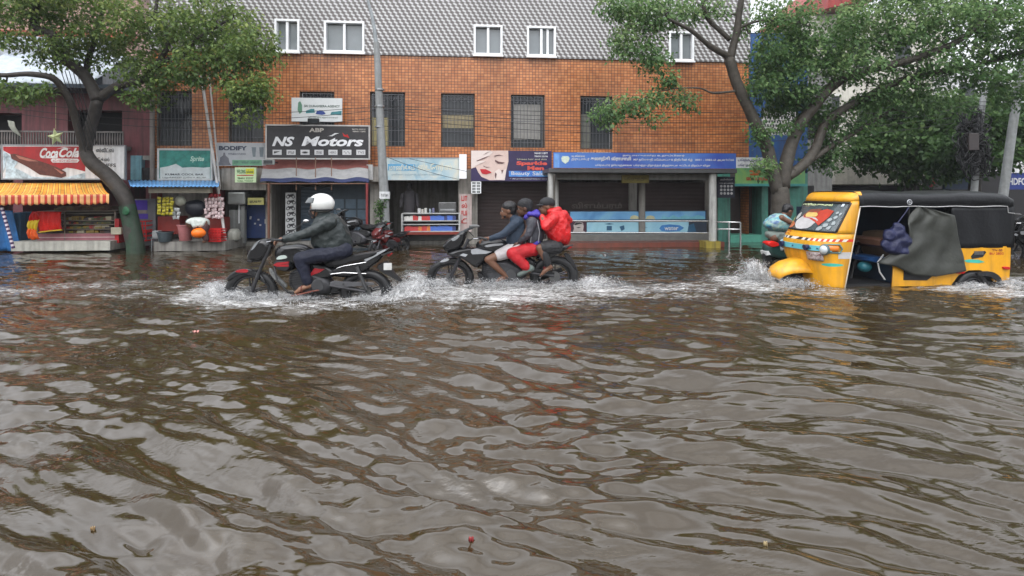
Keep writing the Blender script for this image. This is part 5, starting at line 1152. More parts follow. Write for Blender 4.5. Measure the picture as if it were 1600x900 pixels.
for w in (-.15, .15): pf("turn_signal", [(215, 560), (232, 550), (258, 555), (262, 568), (235, 572)], w - .03, w + .03, M_amber if w > 0 else M_plas, .3)
mb = MB(B1); pts = [z1(470, 405, -.36), z1(400, 405, -.30), z1(410, 430, -.12), z1(410, 430, .12), z1(400, 405, .30), z1(470, 405, .36)]; mb.tube(pts, .013, 8); hb = mb.build("handlebar", M_plas, t, smooth=True)
for w in (-1, 1): mb = MB(B1); mb.tube([z1(480, 403, w * .37), z1(410, 404, w * .31)], .02, 10); mb.build("grip", M_rub, hb, smooth=True)
for w in (-1, 1): mb = MB(B1); mb.tube([z1(360, 418, w * .36), z1(392, 412, w * .31), z1(410, 410, w * .28)], [.006, .007, .008], 6); mb.build("brake_lever", M_chr, hb, smooth=True)
for w, x in ((-.26, 600), (.26, 655)):
    mb = MB(B1); mb.tube([z1(430, 405, w), z1(x - 90, 330, w * 1.2), z1(x - 10, 268, w * 1.35)], .007, 6)
    m_ = mb.build("mirror", M_plas, t, smooth=True) if w > 0 else None
    if m_ is None: continue
    mb = MB(B1); mb.ell(z1(x, 262, w * 1.4), (.045, .02, .024), None, 16, 10); mb.build("mirror_glass", M_chr, m_, smooth='all')
tk = pf("fuel_tank", [(430, 470), (470, 440), (560, 428), (640, 432), (720, 470), (800, 540), (740, 590), (600, 590), (480, 580), (425, 530)], -.13, .13, M_blk, .42)
pf("tank_decal", [(440, 545), (480, 506), (540, 500), (560, 530), (500, 542)], -.135, .135, C("pale green silver", (.45, .52, .48), .3), .3, parent=tk)
pf("red_stripe", [(440, 578), (470, 560), (560, 552), (560, 566), (480, 574), (560, 574), (560, 590), (470, 590)], -.155, .155, M_redp, .05, k=1)
pf("radiator_shroud", [(425, 540), (560, 540), (585, 600), (540, 640), (450, 610)], -.15, .15, M_plas, .3)
pf("seat", [(790, 565), (860, 545), (960, 520), (1080, 495), (1190, 478), (1235, 470), (1230, 500), (1120, 540), (980, 570), (870, 600), (800, 600)], -.13, .13, M_seat, .35)
pf("tail_panel", [(860, 600), (980, 575), (1120, 545), (1220, 500), (1275, 462), (1265, 480), (1200, 560), (1120, 620), (1010, 680), (900, 680), (800, 650)], -.10, .10, M_blk, .3)
pf("tail_stripe", [(1090, 545), (1130, 515), (1190, 490), (1268, 460), (1262, 474), (1180, 520), (1110, 558)], -.112, .112, M_silp, .1, k=1)
for y0 in (612, 660): tube("chrome_line", [(800 if y0 > 650 else 880, y0, -.112), (930, y0 - 16, -.113), (1100, y0 - (45 if y0 < 650 else 8), -.105)], .006, M_chr, 6)
pf("side_decal", [(690, 664), (720, 630), (742, 600), (770, 606), (818, 608), (776, 636), (745, 645), (700, 668)], -.145, .145, M_redp, .05, k=1)
pf("side_panel", [(640, 560), (760, 560), (870, 600), (900, 660), (820, 690), (700, 690), (620, 640)], -.12, .12, M_blk, .3)
pf("taillight", [(1255, 500), (1290, 490), (1296, 510), (1262, 530)], -.05, .05, M_redl, .3)
pf("rear_mudguard", [(1170, 590), (1240, 560), (1262, 560), (1300, 640), (1368, 704), (1355, 712), (1280, 668), (1215, 640)], -.07, .07, M_plas, .15)
mb = MB(B1); a, b = z1(1262, 596), z1(1262, 596); c = z1(1260, 597, -.075); mb.box(c.x - .055, c.x + .055, -.085, -.078, c.z - .05, c.z + .045); mb.build("number_plate", C("plate white", (.5, .5, .48)), t)
pf("grab_rail", [(1220, 500), (1290, 488), (1292, 494), (1225, 512)], -.12, .12, M_alu, .05, k=1)
pf("engine", [(560, 620), (640, 600), (740, 640), (860, 690), (870, 770), (800, 812), (640, 812), (560, 760), (530, 680)], -.14, .14, M_alu, .3)
for k in range(6): pf("cooling_fin", [(560, 636 + k * 17), (655, 622 + k * 17), (655, 628 + k * 17), (560, 642 + k * 17)], -.15, .15, M_plas, .02, k=1)
mb = MB(B1); mb.tube([z1(740, 740, -.16), z1(740, 740, -.12)], .085, 22); mb.build("engine_cover", C("dark cover", (.04, .04, .042), .3, metal=.5), t, bevel=.008)
pf("engine_guard", [(388, 600), (420, 640), (480, 700), (520, 740), (510, 760), (470, 740), (410, 680), (380, 630)], -.17, -.13, C("scuffed silver guard", (.16, .165, .165), .45, metal=.4, var=.7, scale=25), .1)
tube("crash_bar", [(420, 600, -.12), (440, 700, -.24), (520, 790, -.24), (600, 800, -.12)], .014, M_plas); tube("crash_bar", [(420, 600, .12), (440, 700, .24), (520, 790, .24), (600, 800, .12)], .014, M_plas)
tube("exhaust", [(600, 760, .15), (760, 810, .19), (960, 800, .20), (1140, 770, .21)], [.022, .024, .045, .05], M_plas, 12)
pf("chain_case", [(830, 700), (960, 712), (1150, 712), (1165, 740), (960, 748), (830, 760)], -.10, -.07, C("dull chain case", (.08, .08, .085), .35), .1)
tube("swing_arm", [(830, 740, -.09), (1100, 785, -.09)], .022, M_alu); tube("swing_arm", [(830, 740, .09), (1100, 785, .09)], .022, M_alu)
for w in (-.13, .13): tube("shock_absorber", [(1030, 600, w), (1100, 770, w)], .024, C("shock spring", (.06, .06, .062), .4, metal=.4)); 
tube("foot_peg", [(700, 790, -.26), (700, 790, .26)], .014, M_rub)
tube("rear_foot_peg", [(930, 730, -.24), (930, 730, .24)], .012, M_rub); tube("side_stand", [(760, 815, -.14), (860, 838, -.16)], .01, M_plas)
for k in range(5): tube("cable", [(400 + 8 * k, 420, -.05 + .02 * k), (470, 400 - 14 * (k % 2), .0), (500 + 14 * k, 480, .02 * k)], .004, M_plas, 5)
pf("instrument_cluster", [(372, 398), (415, 384), (430, 402), (395, 425)], -.07, .07, M_plas, .3)
pf("belly_frame", [(520, 740), (620, 790), (860, 800), (1000, 730), (960, 700), (800, 780), (640, 770), (560, 700)], -.06, .06, M_plas, .1)

# rider
def rider(label, name_loc, fr, conv, hc, fwd, up, sho, elb, wri, hip, knee, ank, toe, skin, hk=1.0, chest=None, hand_d=(-1, 0, -.15), foot=True, tors=.13, sw=(.18, .25, .31, .09, .2, .16), far_arm=True, face=True):
    t = thing("person", label, "person", name_loc, frame=fr); mb = MB(fr)
    hcv = conv(*hc, 0); f, u, s = head(mb, hcv, fwd, up, hk)
    sh = [conv(*sho, q * sw[0]) for q in (-1, 1)]; mid = (sh[0] + sh[1]) / 2
    mb.cap(hcv - u * .06 * hk - f * .02, .055, mid + Vector((0, 0, .02)), .062)
    hp = [conv(*hip, q * sw[3]) for q in (-1, 1)]; hm = (hp[0] + hp[1]) / 2
    mb.cap(mid - Vector((0, 0, .06)), tors, hm, tors * .92); mb.cap(sh[0], .065, sh[1], .065); mb.cap(hp[0], .10, hp[1], .10)
    for i, q in enumerate((-1, 1)):
        e = conv(*elb, q * sw[1]); w_ = conv(*wri, q * sw[2]); mb.cap(sh[i], .055, e, .042); mb.cap(e, .042, w_, .028)
        hand(mb, w_, hand_d, (0, 0, 1), (0, -q, 0) if True else None, 1.0, 1.0)
        k_ = conv(*knee, q * sw[4]); a = conv(*ank, q * sw[5]); mb.cap(hp[i], .088, k_, .06); mb.cap(k_, .058, lerp(k_, a, .35), .056); mb.cap(lerp(k_, a, .35), .056, a, .036)
        if foot: T = conv(*toe, q * sw[5]); mb.cap(a, .036, a + Vector((.03, 0, -.03)), .034); mb.cap(a + Vector((.02, 0, -.035)), .034, lerp(a, T, .6), .032); mb.cap(lerp(a, T, .5) + Vector((0, 0, -.01)), .034, T, .022)
    b = remesh("body", mb, .0095, skin, t, 2)
    if face: eyes(b, fr, hcv, f, u, s, hk)
    return t, b, dict(h=hcv, f=f, u=u, s=s, sh=sh, hp=hp, mid=mid, hm=hm)
J1 = dict(hc=(745, 165), fwd=(-1, -.12, -.12), up=(0, 0, 1), sho=(835, 265), elb=(655, 352), wri=(492, 398), hip=(935, 470), knee=(612, 535), ank=(668, 722), toe=(572, 795))
t, b, D = rider("person in a white helmet, dark rain jacket and navy trousers riding alone", z1(800, 780), B1, z1, hk=1.1, skin=M_skin3, **J1)
def sleeve_leg(mb, conv, a, b_, c, q, w, r):
    A, B_, C_ = conv(*a, q * w[0]), conv(*b_, q * w[1]), conv(*c, q * w[2]); mb.cap(A, r[0], B_, r[1]); mb.cap(B_, r[1], C_, r[2])
mb = MB(B1); puff(mb, [(795, 190), (860, 205), (925, 250), (968, 330), (996, 410), (1006, 500), (900, 530), (770, 500), (705, 450), (695, 380), (690, 320), (722, 250), (752, 205)], -.205, .205, B1, z1, .55)
for q in (-1, 1): sleeve_leg(mb, z1, (835, 275), (655, 355), (498, 398), q, (.185, .25, .305), (.088, .066, .048))
mb.cap(z1(770, 215, -.03), .065, z1(790, 235, .03), .08)
remesh("rain_jacket", mb, .012, pm("wet grey green nylon", (.020, .026, .026), .45, var=.4, scale=5, bump=.5), t, 3, amp=.013, sc=8)
mb = MB(B1)
for q in (-1, 1): sleeve_leg(mb, z1, (925, 480), (612, 540), (665, 705), q, (.09, .2, .165), (.125, .09, .068))
mb.cap(z1(930, 478, -.08), .13, z1(930, 478, .08), .13); remesh("trousers", mb, .012, pm("wet navy cloth", (.009, .011, .024), .6, var=.3, bump=.4), t, 3, amp=.007, sc=10)
for q in (-1, 1):
    mb = MB(B1); a, c = z1(735, 765, q * .16), z1(560, 805, q * .16); P = []
    mb.cap(a, .034, lerp(a, c, .5), .036); mb.cap(lerp(a, c, .5), .038, c, .030); 
    for i, v in enumerate(mb.v): mb.v[i] = (v[0], v[1], min(v[2], a.z - .012 - (a.x - v[0]) * -.0) if False else v[2] * .35 + (lerp(a, c, min(1, max(0, (a.x - v[0]) / (a.x - c.x)))).z - .028) * .65)
    s_ = mb.build("sandal", C("brown red sandal", (.16, .05, .035), .5), t, smooth='all')
    mb = MB(B1); p = z1(625, 765, q * .16); mb.torus(p + Vector((0, 0, .0)), .042, .009, axis='X', nu=18, nv=6); mb.build("strap", C("brown red sandal", (.16, .05, .035), .5), s_, smooth='all')
# helmet: shell with an open face, visor and rim
hc = z1(768, 128); mb = MB(B1); P = []
for i in range(19):
    th = math.pi * i / 18 * .80; row = []
    for k in range(37):
        ph = 2 * math.pi * k / 36; x = math.sin(th) * math.cos(ph); y = math.sin(th) * math.sin(ph); z = math.cos(th)
        front = max(0, -x); cut = 1.0
        zz = z
        if front > .25 and z < .30: zz = max(z, .30 - 0 * front) if front > .62 else z
        row.append(hc + Vector((x * .172, y * .128, zz * .135 - .01)))
    P.append(row)
mb.grid(P); hl_ = mb.build("helmet", C("scuffed white helmet", (.62, .62, .60), .25, coat=.5, var=.10, scale=9), t, smooth='all', solid=.014)
P = []
for i in range(9):
    v = i / 8; row = []
    for k in range(21):
        ph = lerp(-1.25, 1.25, k / 20); row.append(hc + Vector((-math.cos(ph) * (.172 + .05 * v) , math.sin(ph) * .128, .075 - v * .075)))
    P.append(row)
mb = MB(B1); mb.grid(P); mb.build("visor", pm("smoked visor", (.25, .27, .28), .1, spec=.8, trans=.5), hl_, smooth='all', solid=.004)
mb = MB(B1); mb.torus(hc + Vector((.0, 0, -.095)), .135, .012, axis='Z', nu=32, nv=8, sx=1.1); mb.build("neck_rim", M_plas, hl_, smooth='all')
mb = MB(B1)
for q in (-1, 1): mb.tube([hc + Vector((-.04, q * .11, -.08)), hc + Vector((-.08, q * .06, -.17)), hc + Vector((-.085, 0, -.185))], .008, 6)
mb.build("chin_strap", M_plas, hl_)
mb = MB(B1); mb.cap(z1(690, 195, -.01) + Vector((.02, 0, 0)), .05, z1(720, 215, 0), .055); remesh("scarf", mb, .01, C("dark cloth", (.03, .028, .03), .8), t, 2, amp=.004, sc=20)

# ================================================================ MOTORCYCLE CARRYING THREE PEOPLE
B2 = Frame((785 - 800) / 900 * 9.0, 9.0, 0)
def z2(x, y, w=0.): return B2.q(640 + x / 5.293, 290 + y / 5.293, w)
t = thing("motorcycle", "black and silver motorcycle carrying three people through the flood", "motorcycle", z2(750, 850), frame=B2)
tube, pf = mk(B2, z2, t)
cF, cR = z2(338, 765), z2(1195, 748)
bike_wheel(t, B2, cF, .305); bike_wheel(t, B2, cR, .315, wid=.07)
for w in (-.09, .09): tube("fork", [(490, 440, w), (430, 560, w), (338, 765, w)], [.022, .026, .03], C("dark fork", (.04, .04, .045), .3, metal=.4))
pf("front_mudguard", [(240, 640), (300, 600), (380, 590), (450, 620), (500, 670), (520, 720), (470, 680), (400, 640), (320, 630), (260, 655)], -.07, .07, M_blk, .15)
pf("mudguard_decal", [(250, 625), (300, 600), (340, 600), (320, 620), (270, 632)], -.073, .073, M_silp, .05)
f_ = pf("headlight_fairing", [(276, 500), (300, 455), (360, 420), (440, 370), (490, 350), (470, 420), (440, 500), (380, 545), (320, 550), (285, 535)], -.14, .14, M_blk, .38)
pf("windscreen", [(400, 395), (440, 368), (520, 330), (580, 325), (540, 350), (470, 378), (430, 410)], -.11, .11, pm("tinted screen", (.06, .065, .07), .1, spec=.8), .35, parent=f_)
pf("headlight", [(280, 490), (310, 465), (360, 455), (330, 500), (290, 520)], -.10, .10, M_lamp, .3, parent=f_)
pf("fairing_decal", [(330, 445), (400, 405), (440, 392), (420, 430), (360, 470)], -.143, .143, C("grey decal", (.22, .23, .24), .25), .35, parent=f_)
pf("side_fairing", [(300, 560), (340, 530), (460, 505), (520, 500), (660, 530), (700, 560), (640, 620), (560, 690), (500, 640), (420, 590), (340, 585)], -.17, .17, M_blk, .3)
pf("fairing_flash", [(420, 566), (450, 550), (490, 560), (470, 580)], -.175, .175, M_silp, .05, k=1)
pf("silver_panel", [(510, 520), (560, 512), (625, 528), (690, 540), (640, 556), (520, 560), (508, 545)], -.18, .18, M_silp, .1, k=1)
pf("fuel_tank", [(540, 470), (620, 445), (740, 440), (800, 455), (830, 500), (820, 560), (700, 560), (560, 530)], -.14, .14, M_blk, .42)
pf("tank_highlight_panel", [(600, 490), (700, 470), (780, 468), (790, 486), (700, 494), (620, 510)], -.148, .148, M_silp, .25)
mb = MB(B2); mb.tube([z2(640, 445, -.34), z2(570, 430, -.3), z2(530, 440, -.12), z2(530, 440, .12), z2(570, 430, .3), z2(640, 445, .34)], .013, 8); hb = mb.build("handlebar", M_plas, t, smooth=True)
for w in (-1, 1): mb = MB(B2); mb.tube([z2(640, 444, w * .345), z2(580, 432, w * .31)], .02, 10); mb.build("grip", M_rub, hb, smooth=True); mb = MB(B2); mb.tube([z2(525, 440, w * .35), z2(570, 436, w * .3)], [.006, .008], 6); mb.build("brake_lever", M_chr, hb)
mb = MB(B2); mb.tube([z2(530, 420, -.25), z2(480, 370, -.3), z2(500, 345, -.32)], .007, 6); m_ = mb.build("mirror", M_plas, t, smooth=True); mb = MB(B2); mb.ell(z2(535, 335, -.33), (.085, .02, .025), None, 16, 10); mb.build("mirror_shell", C("grey mirror back", (.12, .12, .12), .3), m_, smooth='all')
pf("seat", [(800, 530), (900, 520), (1000, 530), (1100, 520), (1220, 500), (1250, 480), (1260, 500), (1200, 560), (1060, 590), (900, 590), (810, 570)], -.14, .14, M_seat, .35)
pf("tail_panel", [(1040, 580), (1180, 545), (1280, 500), (1340, 492), (1300, 520), (1220, 570), (1120, 610), (1050, 620)], -.09, .09, M_blk, .3)
tube("grab_rail", [(1120, 580, -.13), (1220, 520, -.14), (1350, 492, -.12), (1350, 492, .12), (1220, 520, .14), (1120, 580, .13)], .013, M_alu)
pf("taillight", [(1285, 505), (1340, 498), (1345, 512), (1300, 528)], -.05, .05, M_redl, .3)
pf("rear_mudguard", [(1270, 560), (1310, 560), (1350, 610), (1385, 690), (1376, 694), (1335, 640), (1290, 600)], -.06, .06, M_plas, .1)
pf("tyre_hugger", [(1090, 600), (1180, 570), (1290, 610), (1340, 660), (1330, 670), (1270, 628), (1180, 592), (1110, 615)], -.055, .055, M_plas, .1)
pf("engine", [(600, 620), (740, 600), (860, 620), (980, 690), (960, 770), (840, 800), (680, 800), (590, 740)], -.15, .15, C("dark engine", (.05, .05, .055), .35, metal=.5, var=.5, scale=20), .3)
pf("belly_pan", [(560, 690), (640, 740), (700, 800), (690, 830), (600, 800), (560, 740)], -.12, .12, M_blk, .3)
for k in range(5): pf("cooling_fin", [(620, 640 + k * 17), (720, 626 + k * 17), (720, 632 + k * 17), (620, 646 + k * 17)], -.16, .16, M_plas, .02, k=1)
mb = MB(B2); mb.tube([z2(840, 740, -.17), z2(840, 740, -.13)], .085, 22); mb.build("engine_cover", C("dark cover", (.04, .04, .042), .3, metal=.5), t, bevel=.008)
pf("side_panel", [(800, 570), (960, 580), (1060, 620), (1040, 680), (920, 690), (820, 640)], -.12, .12, M_blk, .3)
for w in (-.1, .1): tube("swing_arm", [(960, 720, w), (1195, 748, w)], .022, M_alu)
tube("shock_absorber", [(1080, 610, 0), (1130, 720, 0)], .03, C("red spring", (.3, .03, .03), .3))
tube("exhaust", [(700, 800, .15), (900, 820, .19), (1080, 760, .2), (1260, 700, .22)], [.024, .026, .05, .055], M_plas, 12)
pf("chain_guard", [(960, 690), (1080, 690), (1200, 720), (1195, 738), (1080, 715), (960, 715)], -.10, -.08, M_plas, .05, k=1)
tube("foot_peg", [(800, 760, -.26), (800, 760, .26)], .014, M_rub); tube("rear_foot_peg", [(1090, 745, -.24), (1090, 745, .24)], .012, M_rub)
for k in range(4): tube("cable", [(530 + 6 * k, 430, -.05 + .03 * k), (480, 470 - 12 * (k % 2), .0), (500 + 14 * k, 560, .02 * k)], .004, M_plas, 5)
# driver
t, b, D = rider("barefoot person in a dark blue top and white shorts steering the crowded motorcycle", z2(840, 800), B2, z2, (812, 205), (-1, -.1, -.05), (0, 0, 1), (880, 305), (770, 405), (650, 438), (880, 520), (650, 612), (790, 742), (720, 790), M_skin, hk=1.1, sw=(.17, .24, .3, .09, .2, .15))
mb = MB(B2); puff(mb, [(850, 268), (900, 262), (950, 300), (970, 380), (960, 470), (920, 530), (830, 525), (795, 480), (800, 420), (810, 350), (825, 295)], -.185, .185, B2, z2, .55)
for q in (-1, 1): sleeve_leg(mb, z2, (880, 312), (770, 408), (670, 437), q, (.175, .24, .29), (.078, .058, .042))
mb.cap(z2(850, 262, 0), .062, z2(885, 300, 0), .11); mb.cap(z2(895, 300, -.1), .09, z2(895, 300, .1), .09); remesh("sweater", mb, .011, pm("wet slate blue knit", (.018, .030, .050), .7, var=.3, bump=.5), t, 3, amp=.006, sc=10)
mb = MB(B2)
for q in (-1, 1): A, B_ = z2(880, 520, q * .09), lerp(z2(880, 520, q * .09), z2(650, 612, q * .2), .60); mb.cap(A, .12, B_, .092)
remesh("shorts", mb, .011, pm("white shorts", (.38, .35, .35), .6), t, 3, amp=.004, sc=12)
def hair(t, fr, D, k=1.0, mt=None, cover=.18, name="hair"):
    mb = MB(fr); h, f, u, s = D["h"], D["f"], D["u"], D["s"]; M = Matrix((f, s, u)).transposed(); rot = M.to_quaternion().to_euler()
    mb.ell(h + u * .045 * k - f * .025 * k, (.108 * k, .086 * k, .086 * k), rot, 20, 14); mb.ell(h - f * .06 * k - u * .0 * k, (.062 * k, .080 * k, .075 * k), rot, 16, 12)
    return remesh(name, mb, .009, mt or pm("black wet hair", (.012, .011, .012), .35), t, 1, amp=.004, sc=40)
hair(t, B2, D, 1.13)
mb = MB(B2); h, f, u, s = D["h"], D["f"], D["u"], D["s"]; mb.cap(h - u * .085 + f * .05 - s * .03, .03, h - u * .085 + f * .05 + s * .03, .03); remesh("beard", mb, .008, pm("black wet hair", (.012, .011, .012), .35), t, 1, amp=.002, sc=50)
# middle passenger
t, b, D = rider("middle passenger in a grey jacket with purple blue collar and bright red trousers", z2(980, 800), B2, z2, (945, 185), (-1, -.15, -.12), (0, 0, 1), (1010, 290), (960, 400), (900, 470), (1040, 520), (845, 560), (975, 690), (910, 735), M_skin2, hk=1.1, hand_d=(-.8, 0, -.5), sw=(.17, .22, .16, .09, .22, .2))
mb = MB(B2); puff(mb, [(960, 262), (1020, 235), (1070, 260), (1110, 340), (1110, 440), (1080, 500), (1000, 515), (960, 480), (955, 400), (950, 320)], -.195, .195, B2, z2, .55)
for q in (-1, 1): sleeve_leg(mb, z2, (1015, 300), (985, 400), (915, 460), q, (.18, .225, .17), (.082, .062, .045))
remesh("jacket", mb, .011, pm("wet charcoal grey jacket", (.040, .040, .050), .5, var=.5, bump=.5), t, 3, amp=.007, sc=9)
mb = MB(B2)
for q in (-.04, .04): mb.cap(z2(965, 262, q), .045, z2(1050, 225, q * 1.5), .055)
mb.cap(z2(990, 235, -.1), .04, z2(1060, 240, -.14), .045); remesh("hood_collar", mb, .010, pm("purple blue cloth", (.045, .030, .26), .55), t, 2, amp=.005, sc=14)
for x in (1010, 1075):
    mb = MB(B2); mb.tube([z2(x - 20, 290, -.205), z2(x, 380, -.214), z2(x - 10, 470, -.19)], .008, 6); mb.build("piping", C("pale grey piping", (.25, .25, .27)), t)
mb = MB(B2); mb.cap(z2(1000, 490, -.12), .05, z2(1060, 470, -.15), .045); remesh("hem", mb, .01, pm("purple blue cloth", (.045, .030, .26), .55), t, 2, amp=.004, sc=14)
mb = MB(B2)
for q in (-1, 1): sleeve_leg(mb, z2, (1030, 520), (850, 562), (960, 668), q, (.09, .22, .2), (.122, .092, .075))
mb.cap(z2(1030, 520, -.08), .12, z2(1030, 520, .08), .12); remesh("trousers", mb, .011, pm("wet bright red cloth", (.36, .010, .015), .6, var=.3, bump=.4), t, 3, amp=.007, sc=9)
for q in (-1, 1): mb = MB(B2); a, c = z2(1000, 690, q * .2), z2(905, 738, q * .2); mb.cap(a, .045, c, .034); mb.cap(a + Vector((.02, 0, .01)), .045, a + Vector((-.02, 0, .04)), .04); remesh("shoe", mb, .009, C("grey green shoe", (.09, .11, .10), .5), t, 1)
hair(t, B2, D, 1.15, pm("dark knitted cap", (.016, .016, .018), .7), name="cap")
# rear passenger
t, b, D = rider("rear passenger in a bright red hooded rain jacket, black cap and dark shorts", z2(1180, 800), B2, z2, (1130, 175), (-1, -.3, .0), (0, 0, 1), (1190, 260), (1130, 330), (1085, 245), (1210, 500), (1075, 515), (1150, 660), (1085, 745), M_skin, hk=1.1, hand_d=(-.7, .2, .2), sw=(.17, .25, .13, .09, .22, .2))
mb = MB(B2); puff(mb, [(1130, 235), (1180, 190), (1240, 195), (1290, 240), (1330, 330), (1335, 430), (1310, 490), (1220, 495), (1150, 450), (1115, 380), (1105, 300)], -.20, .20, B2, z2, .55)
for q in (-1, 1): sleeve_leg(mb, z2, (1190, 270), (1130, 340), (1095, 262), q, (.18, .25, .14), (.088, .068, .048))
mb.cap(z2(1275, 245, -.06), .08, z2(1330, 292, -.02), .035); mb.cap(z2(1275, 245, .06), .08, z2(1330, 292, .02), .035); mb.cap(z2(1160, 215, -.07), .045, z2(1230, 200, -.07), .055)
remesh("rain_jacket", mb, .011, pm("wet scarlet nylon", (.46, .010, .012), .42, var=.35, scale=8, coat=.1, bump=.4), t, 3, amp=.013, sc=9)
mb = MB(B2)
for q in (-1, 1): A, B_ = z2(1200, 505, q * .09), lerp(z2(1200, 505, q * .09), z2(1075, 515, q * .22), .72); mb.cap(A, .125, B_, .098)
mb.cap(z2(1210, 505, -.08), .125, z2(1210, 505, .08), .125); remesh("shorts", mb, .011, pm("wet black cloth", (.020, .020, .022), .5), t, 3, amp=.005, sc=12)
mb = MB(B2)
for q in (-1, 1): sleeve_leg(mb, z2, (1110, 560), (1130, 600), (1140, 640), q, (.216, .21, .205), (.06, .062, .058))
remesh("rolled_trouser_leg", mb, .011, pm("wet black cloth", (.020, .020, .022), .5), t, 2)
h, f, u, s = D["h"], D["f"], D["u"], D["s"]; k = 1.03
mb = MB(B2); M = Matrix((f, s, u)).transposed(); rot = M.to_quaternion().to_euler(); mb.ell(h + u * .06 - f * .02, (.13, .098, .092), rot, 20, 14); cp = remesh("cap", mb, .009, pm("dark knitted cap", (.016, .016, .018), .7), t, 2)
mb = MB(B2); P = [[h + f * (.07 + .10 * math.cos(a) * r_) + s * (.085 * math.sin(a) * r_) + u * (.055 - .03 * r_) for a in [lerp(-1.5, 1.5, j / 12) for j in range(13)]] for r_ in (.2, .5, .8, 1.0)]
mb.grid(P); mb.build("brim", pm("dark knitted cap", (.016, .016, .018), .7), cp, smooth='all', solid=.008)
# ================================================================ YELLOW AUTO RICKSHAW
AR = Frame(5.02, 8.7, 5)
def za(x, y, w=0.): return AR.q(1160 + x / 3.334, 200 + y / 3.334, w)
M_yel = pm("wet yellow paint", (.66, .31, .012), .30, coat=.3, var=.16, scale=3, dirt=.30); M_canv = pm("wet black canvas", (.007, .0075, .009), .42, var=.4, scale=4, bump=.25, spec=.25)
t = thing("auto_rickshaw", "yellow three wheeled auto rickshaw with a black canvas roof splashing through the flood", "auto rickshaw", (1.2, .6, 0), frame=AR)
tube, pf = mk(AR, za, t); WD = 1.25
def ledge_(z): return .005 + .20 * max(z, -.3)
secs = [(-.16, .24), (.05, .29), (.25, .38), (.45, .48), (.58, .53), (.66, .54), (.74, .52), (.82, .47)]
secs2 = [(1.30, .20), (1.36, .19), (1.41, .14), (1.445, .06), (1.452, .0)]
def cab(z, D, n=40, inset=0.):
    row = []
    for k in range(n + 1):
        ph = math.pi * k / n; c_, s_ = math.cos(ph), math.sin(ph); e = .62
        w = WD / 2 - (WD / 2 - inset) * math.copysign(abs(c_) ** e, c_); l = ledge_(z) - (D - inset) * abs(s_) ** e
        if w > .3 and z < .5: w = .3 + (w - .3) * (1 - .32 * (.5 - z) / .66)
        row.append(Vector((l, w, z)))
    return row
mb = MB(AR); mb.grid([cab(z, D) for z, D in secs]); bd = mb.build("cab_front", M_yel, t, smooth='all', solid=.012)
mb = MB(AR); rows = [cab(z, D) for z, D in secs2]
for i, (z, D) in enumerate(secs2):
    if z > 1.4: rows[i] = [Vector((p.x, lerp(WD / 2, p.y, 1 - (z - 1.4) * 1.6), z)) for p in rows[i]]
mb.grid(rows); mb.build("cab_roof_cap", M_yel, t, smooth='all', solid=.012)
# windshield: glass band between z .82 and 1.30 with a rubber surround
def band(u0, u1, z0, z1, off=0., n=24, nz=8):
    R_ = []
    for i in range(nz + 1):
        f = i / nz; z = lerp(z0, z1, f); D = lerp(.47, .20, (z - .82) / .48); row = []
        for k in range(n + 1):
            c_u = lerp(u0, u1, k / n); c_, s_ = math.cos(c_u), math.sin(c_u); e = .62
            row.append(Vector((ledge_(z) - (D + off) * abs(s_) ** e, WD / 2 - (WD / 2 + off) * math.copysign(abs(c_) ** e, c_), z)))
        R_.append(row)
    return R_
mb = MB(AR); mb.grid(band(.50, math.pi - .50, .84, 1.28, 0)); gl = mb.build("windshield", pm("wet windscreen glass", (.10, .13, .14), .06, spec=.9, alpha=.55, var=.3, scale=5), t, smooth='all')
b0, b1 = band(.46, math.pi - .46, .84, 1.28, .006), None
ring = b0[0] + [r[-1] for r in b0[1:-1]] + b0[-1][::-1] + [r[0] for r in b0[1:-1]][::-1]
mb = MB(AR); mb.tube(ring + [ring[0]], .017, 8); mb.build("windshield_seal", M_rub, t, smooth='all')
for u0, u1 in ((.0, .49), (math.pi - .49, math.pi)):
    mb = MB(AR); mb.grid(band(u0, u1, .81, 1.31, 0, 8)); mb.build("pillar", M_yel, t, smooth='all', solid=.014)
mb = MB(AR); mb.tube([Vector((ledge_(z), -.006, z)) for z in (-.14, .3, .8, 1.25)], .009, 8); mb.build("door_trim", C("pale rubber trim", (.55, .5, .42)), t, smooth='all')
# decorations on the windshield
def on_glass(pts, off, mt, name, parent=gl):
    """pts: (u 0..1 from far side to near side, v 0..1 up)"""
    mb = MB(AR); V = []
    for u, v in pts:
        z = lerp(.84, 1.28, v); D = lerp(.47, .20, (z - .82) / .48); a = lerp(math.pi - .52, .52, u); e = .62; c_, s_ = math.cos(a), math.sin(a)
        V.append(Vector((ledge_(z) - (D + off) * abs(s_) ** e, WD / 2 - (WD / 2 + off) * math.copysign(abs(c_) ** e, c_), z)))
    cen = sum(V, Vector()) / len(V); n = len(V); mb.add(V + [cen], [(i, (i + 1) % n, n) for i in range(n)]); return mb.build(name, mt, parent, solid=.003)
def blobp(u, v, ru, rv, n=12, j=.2): return [(u + ru * math.cos(6.283 * k / n) * (1 + random.uniform(-j, j)), v + rv * math.sin(6.283 * k / n) * (1 + random.uniform(-j, j))) for k in range(n)]
on_glass([(.42, .45), (.5, .66), (.62, .78), (.76, .72), (.74, .5), (.66, .2), (.58, .3), (.5, .42)], .012, C("vermilion sticker", (.40, .04, .02)), "sticker")
on_glass(blobp(.47, .26, .12, .24), .010, C("sticker white", (.42, .41, .41)), "sticker"); on_glass([(.40, .5), (.46, .74), (.54, .78), (.52, .58), (.46, .46)], .011, C("sticker brown", (.18, .05, .03)), "sticker")
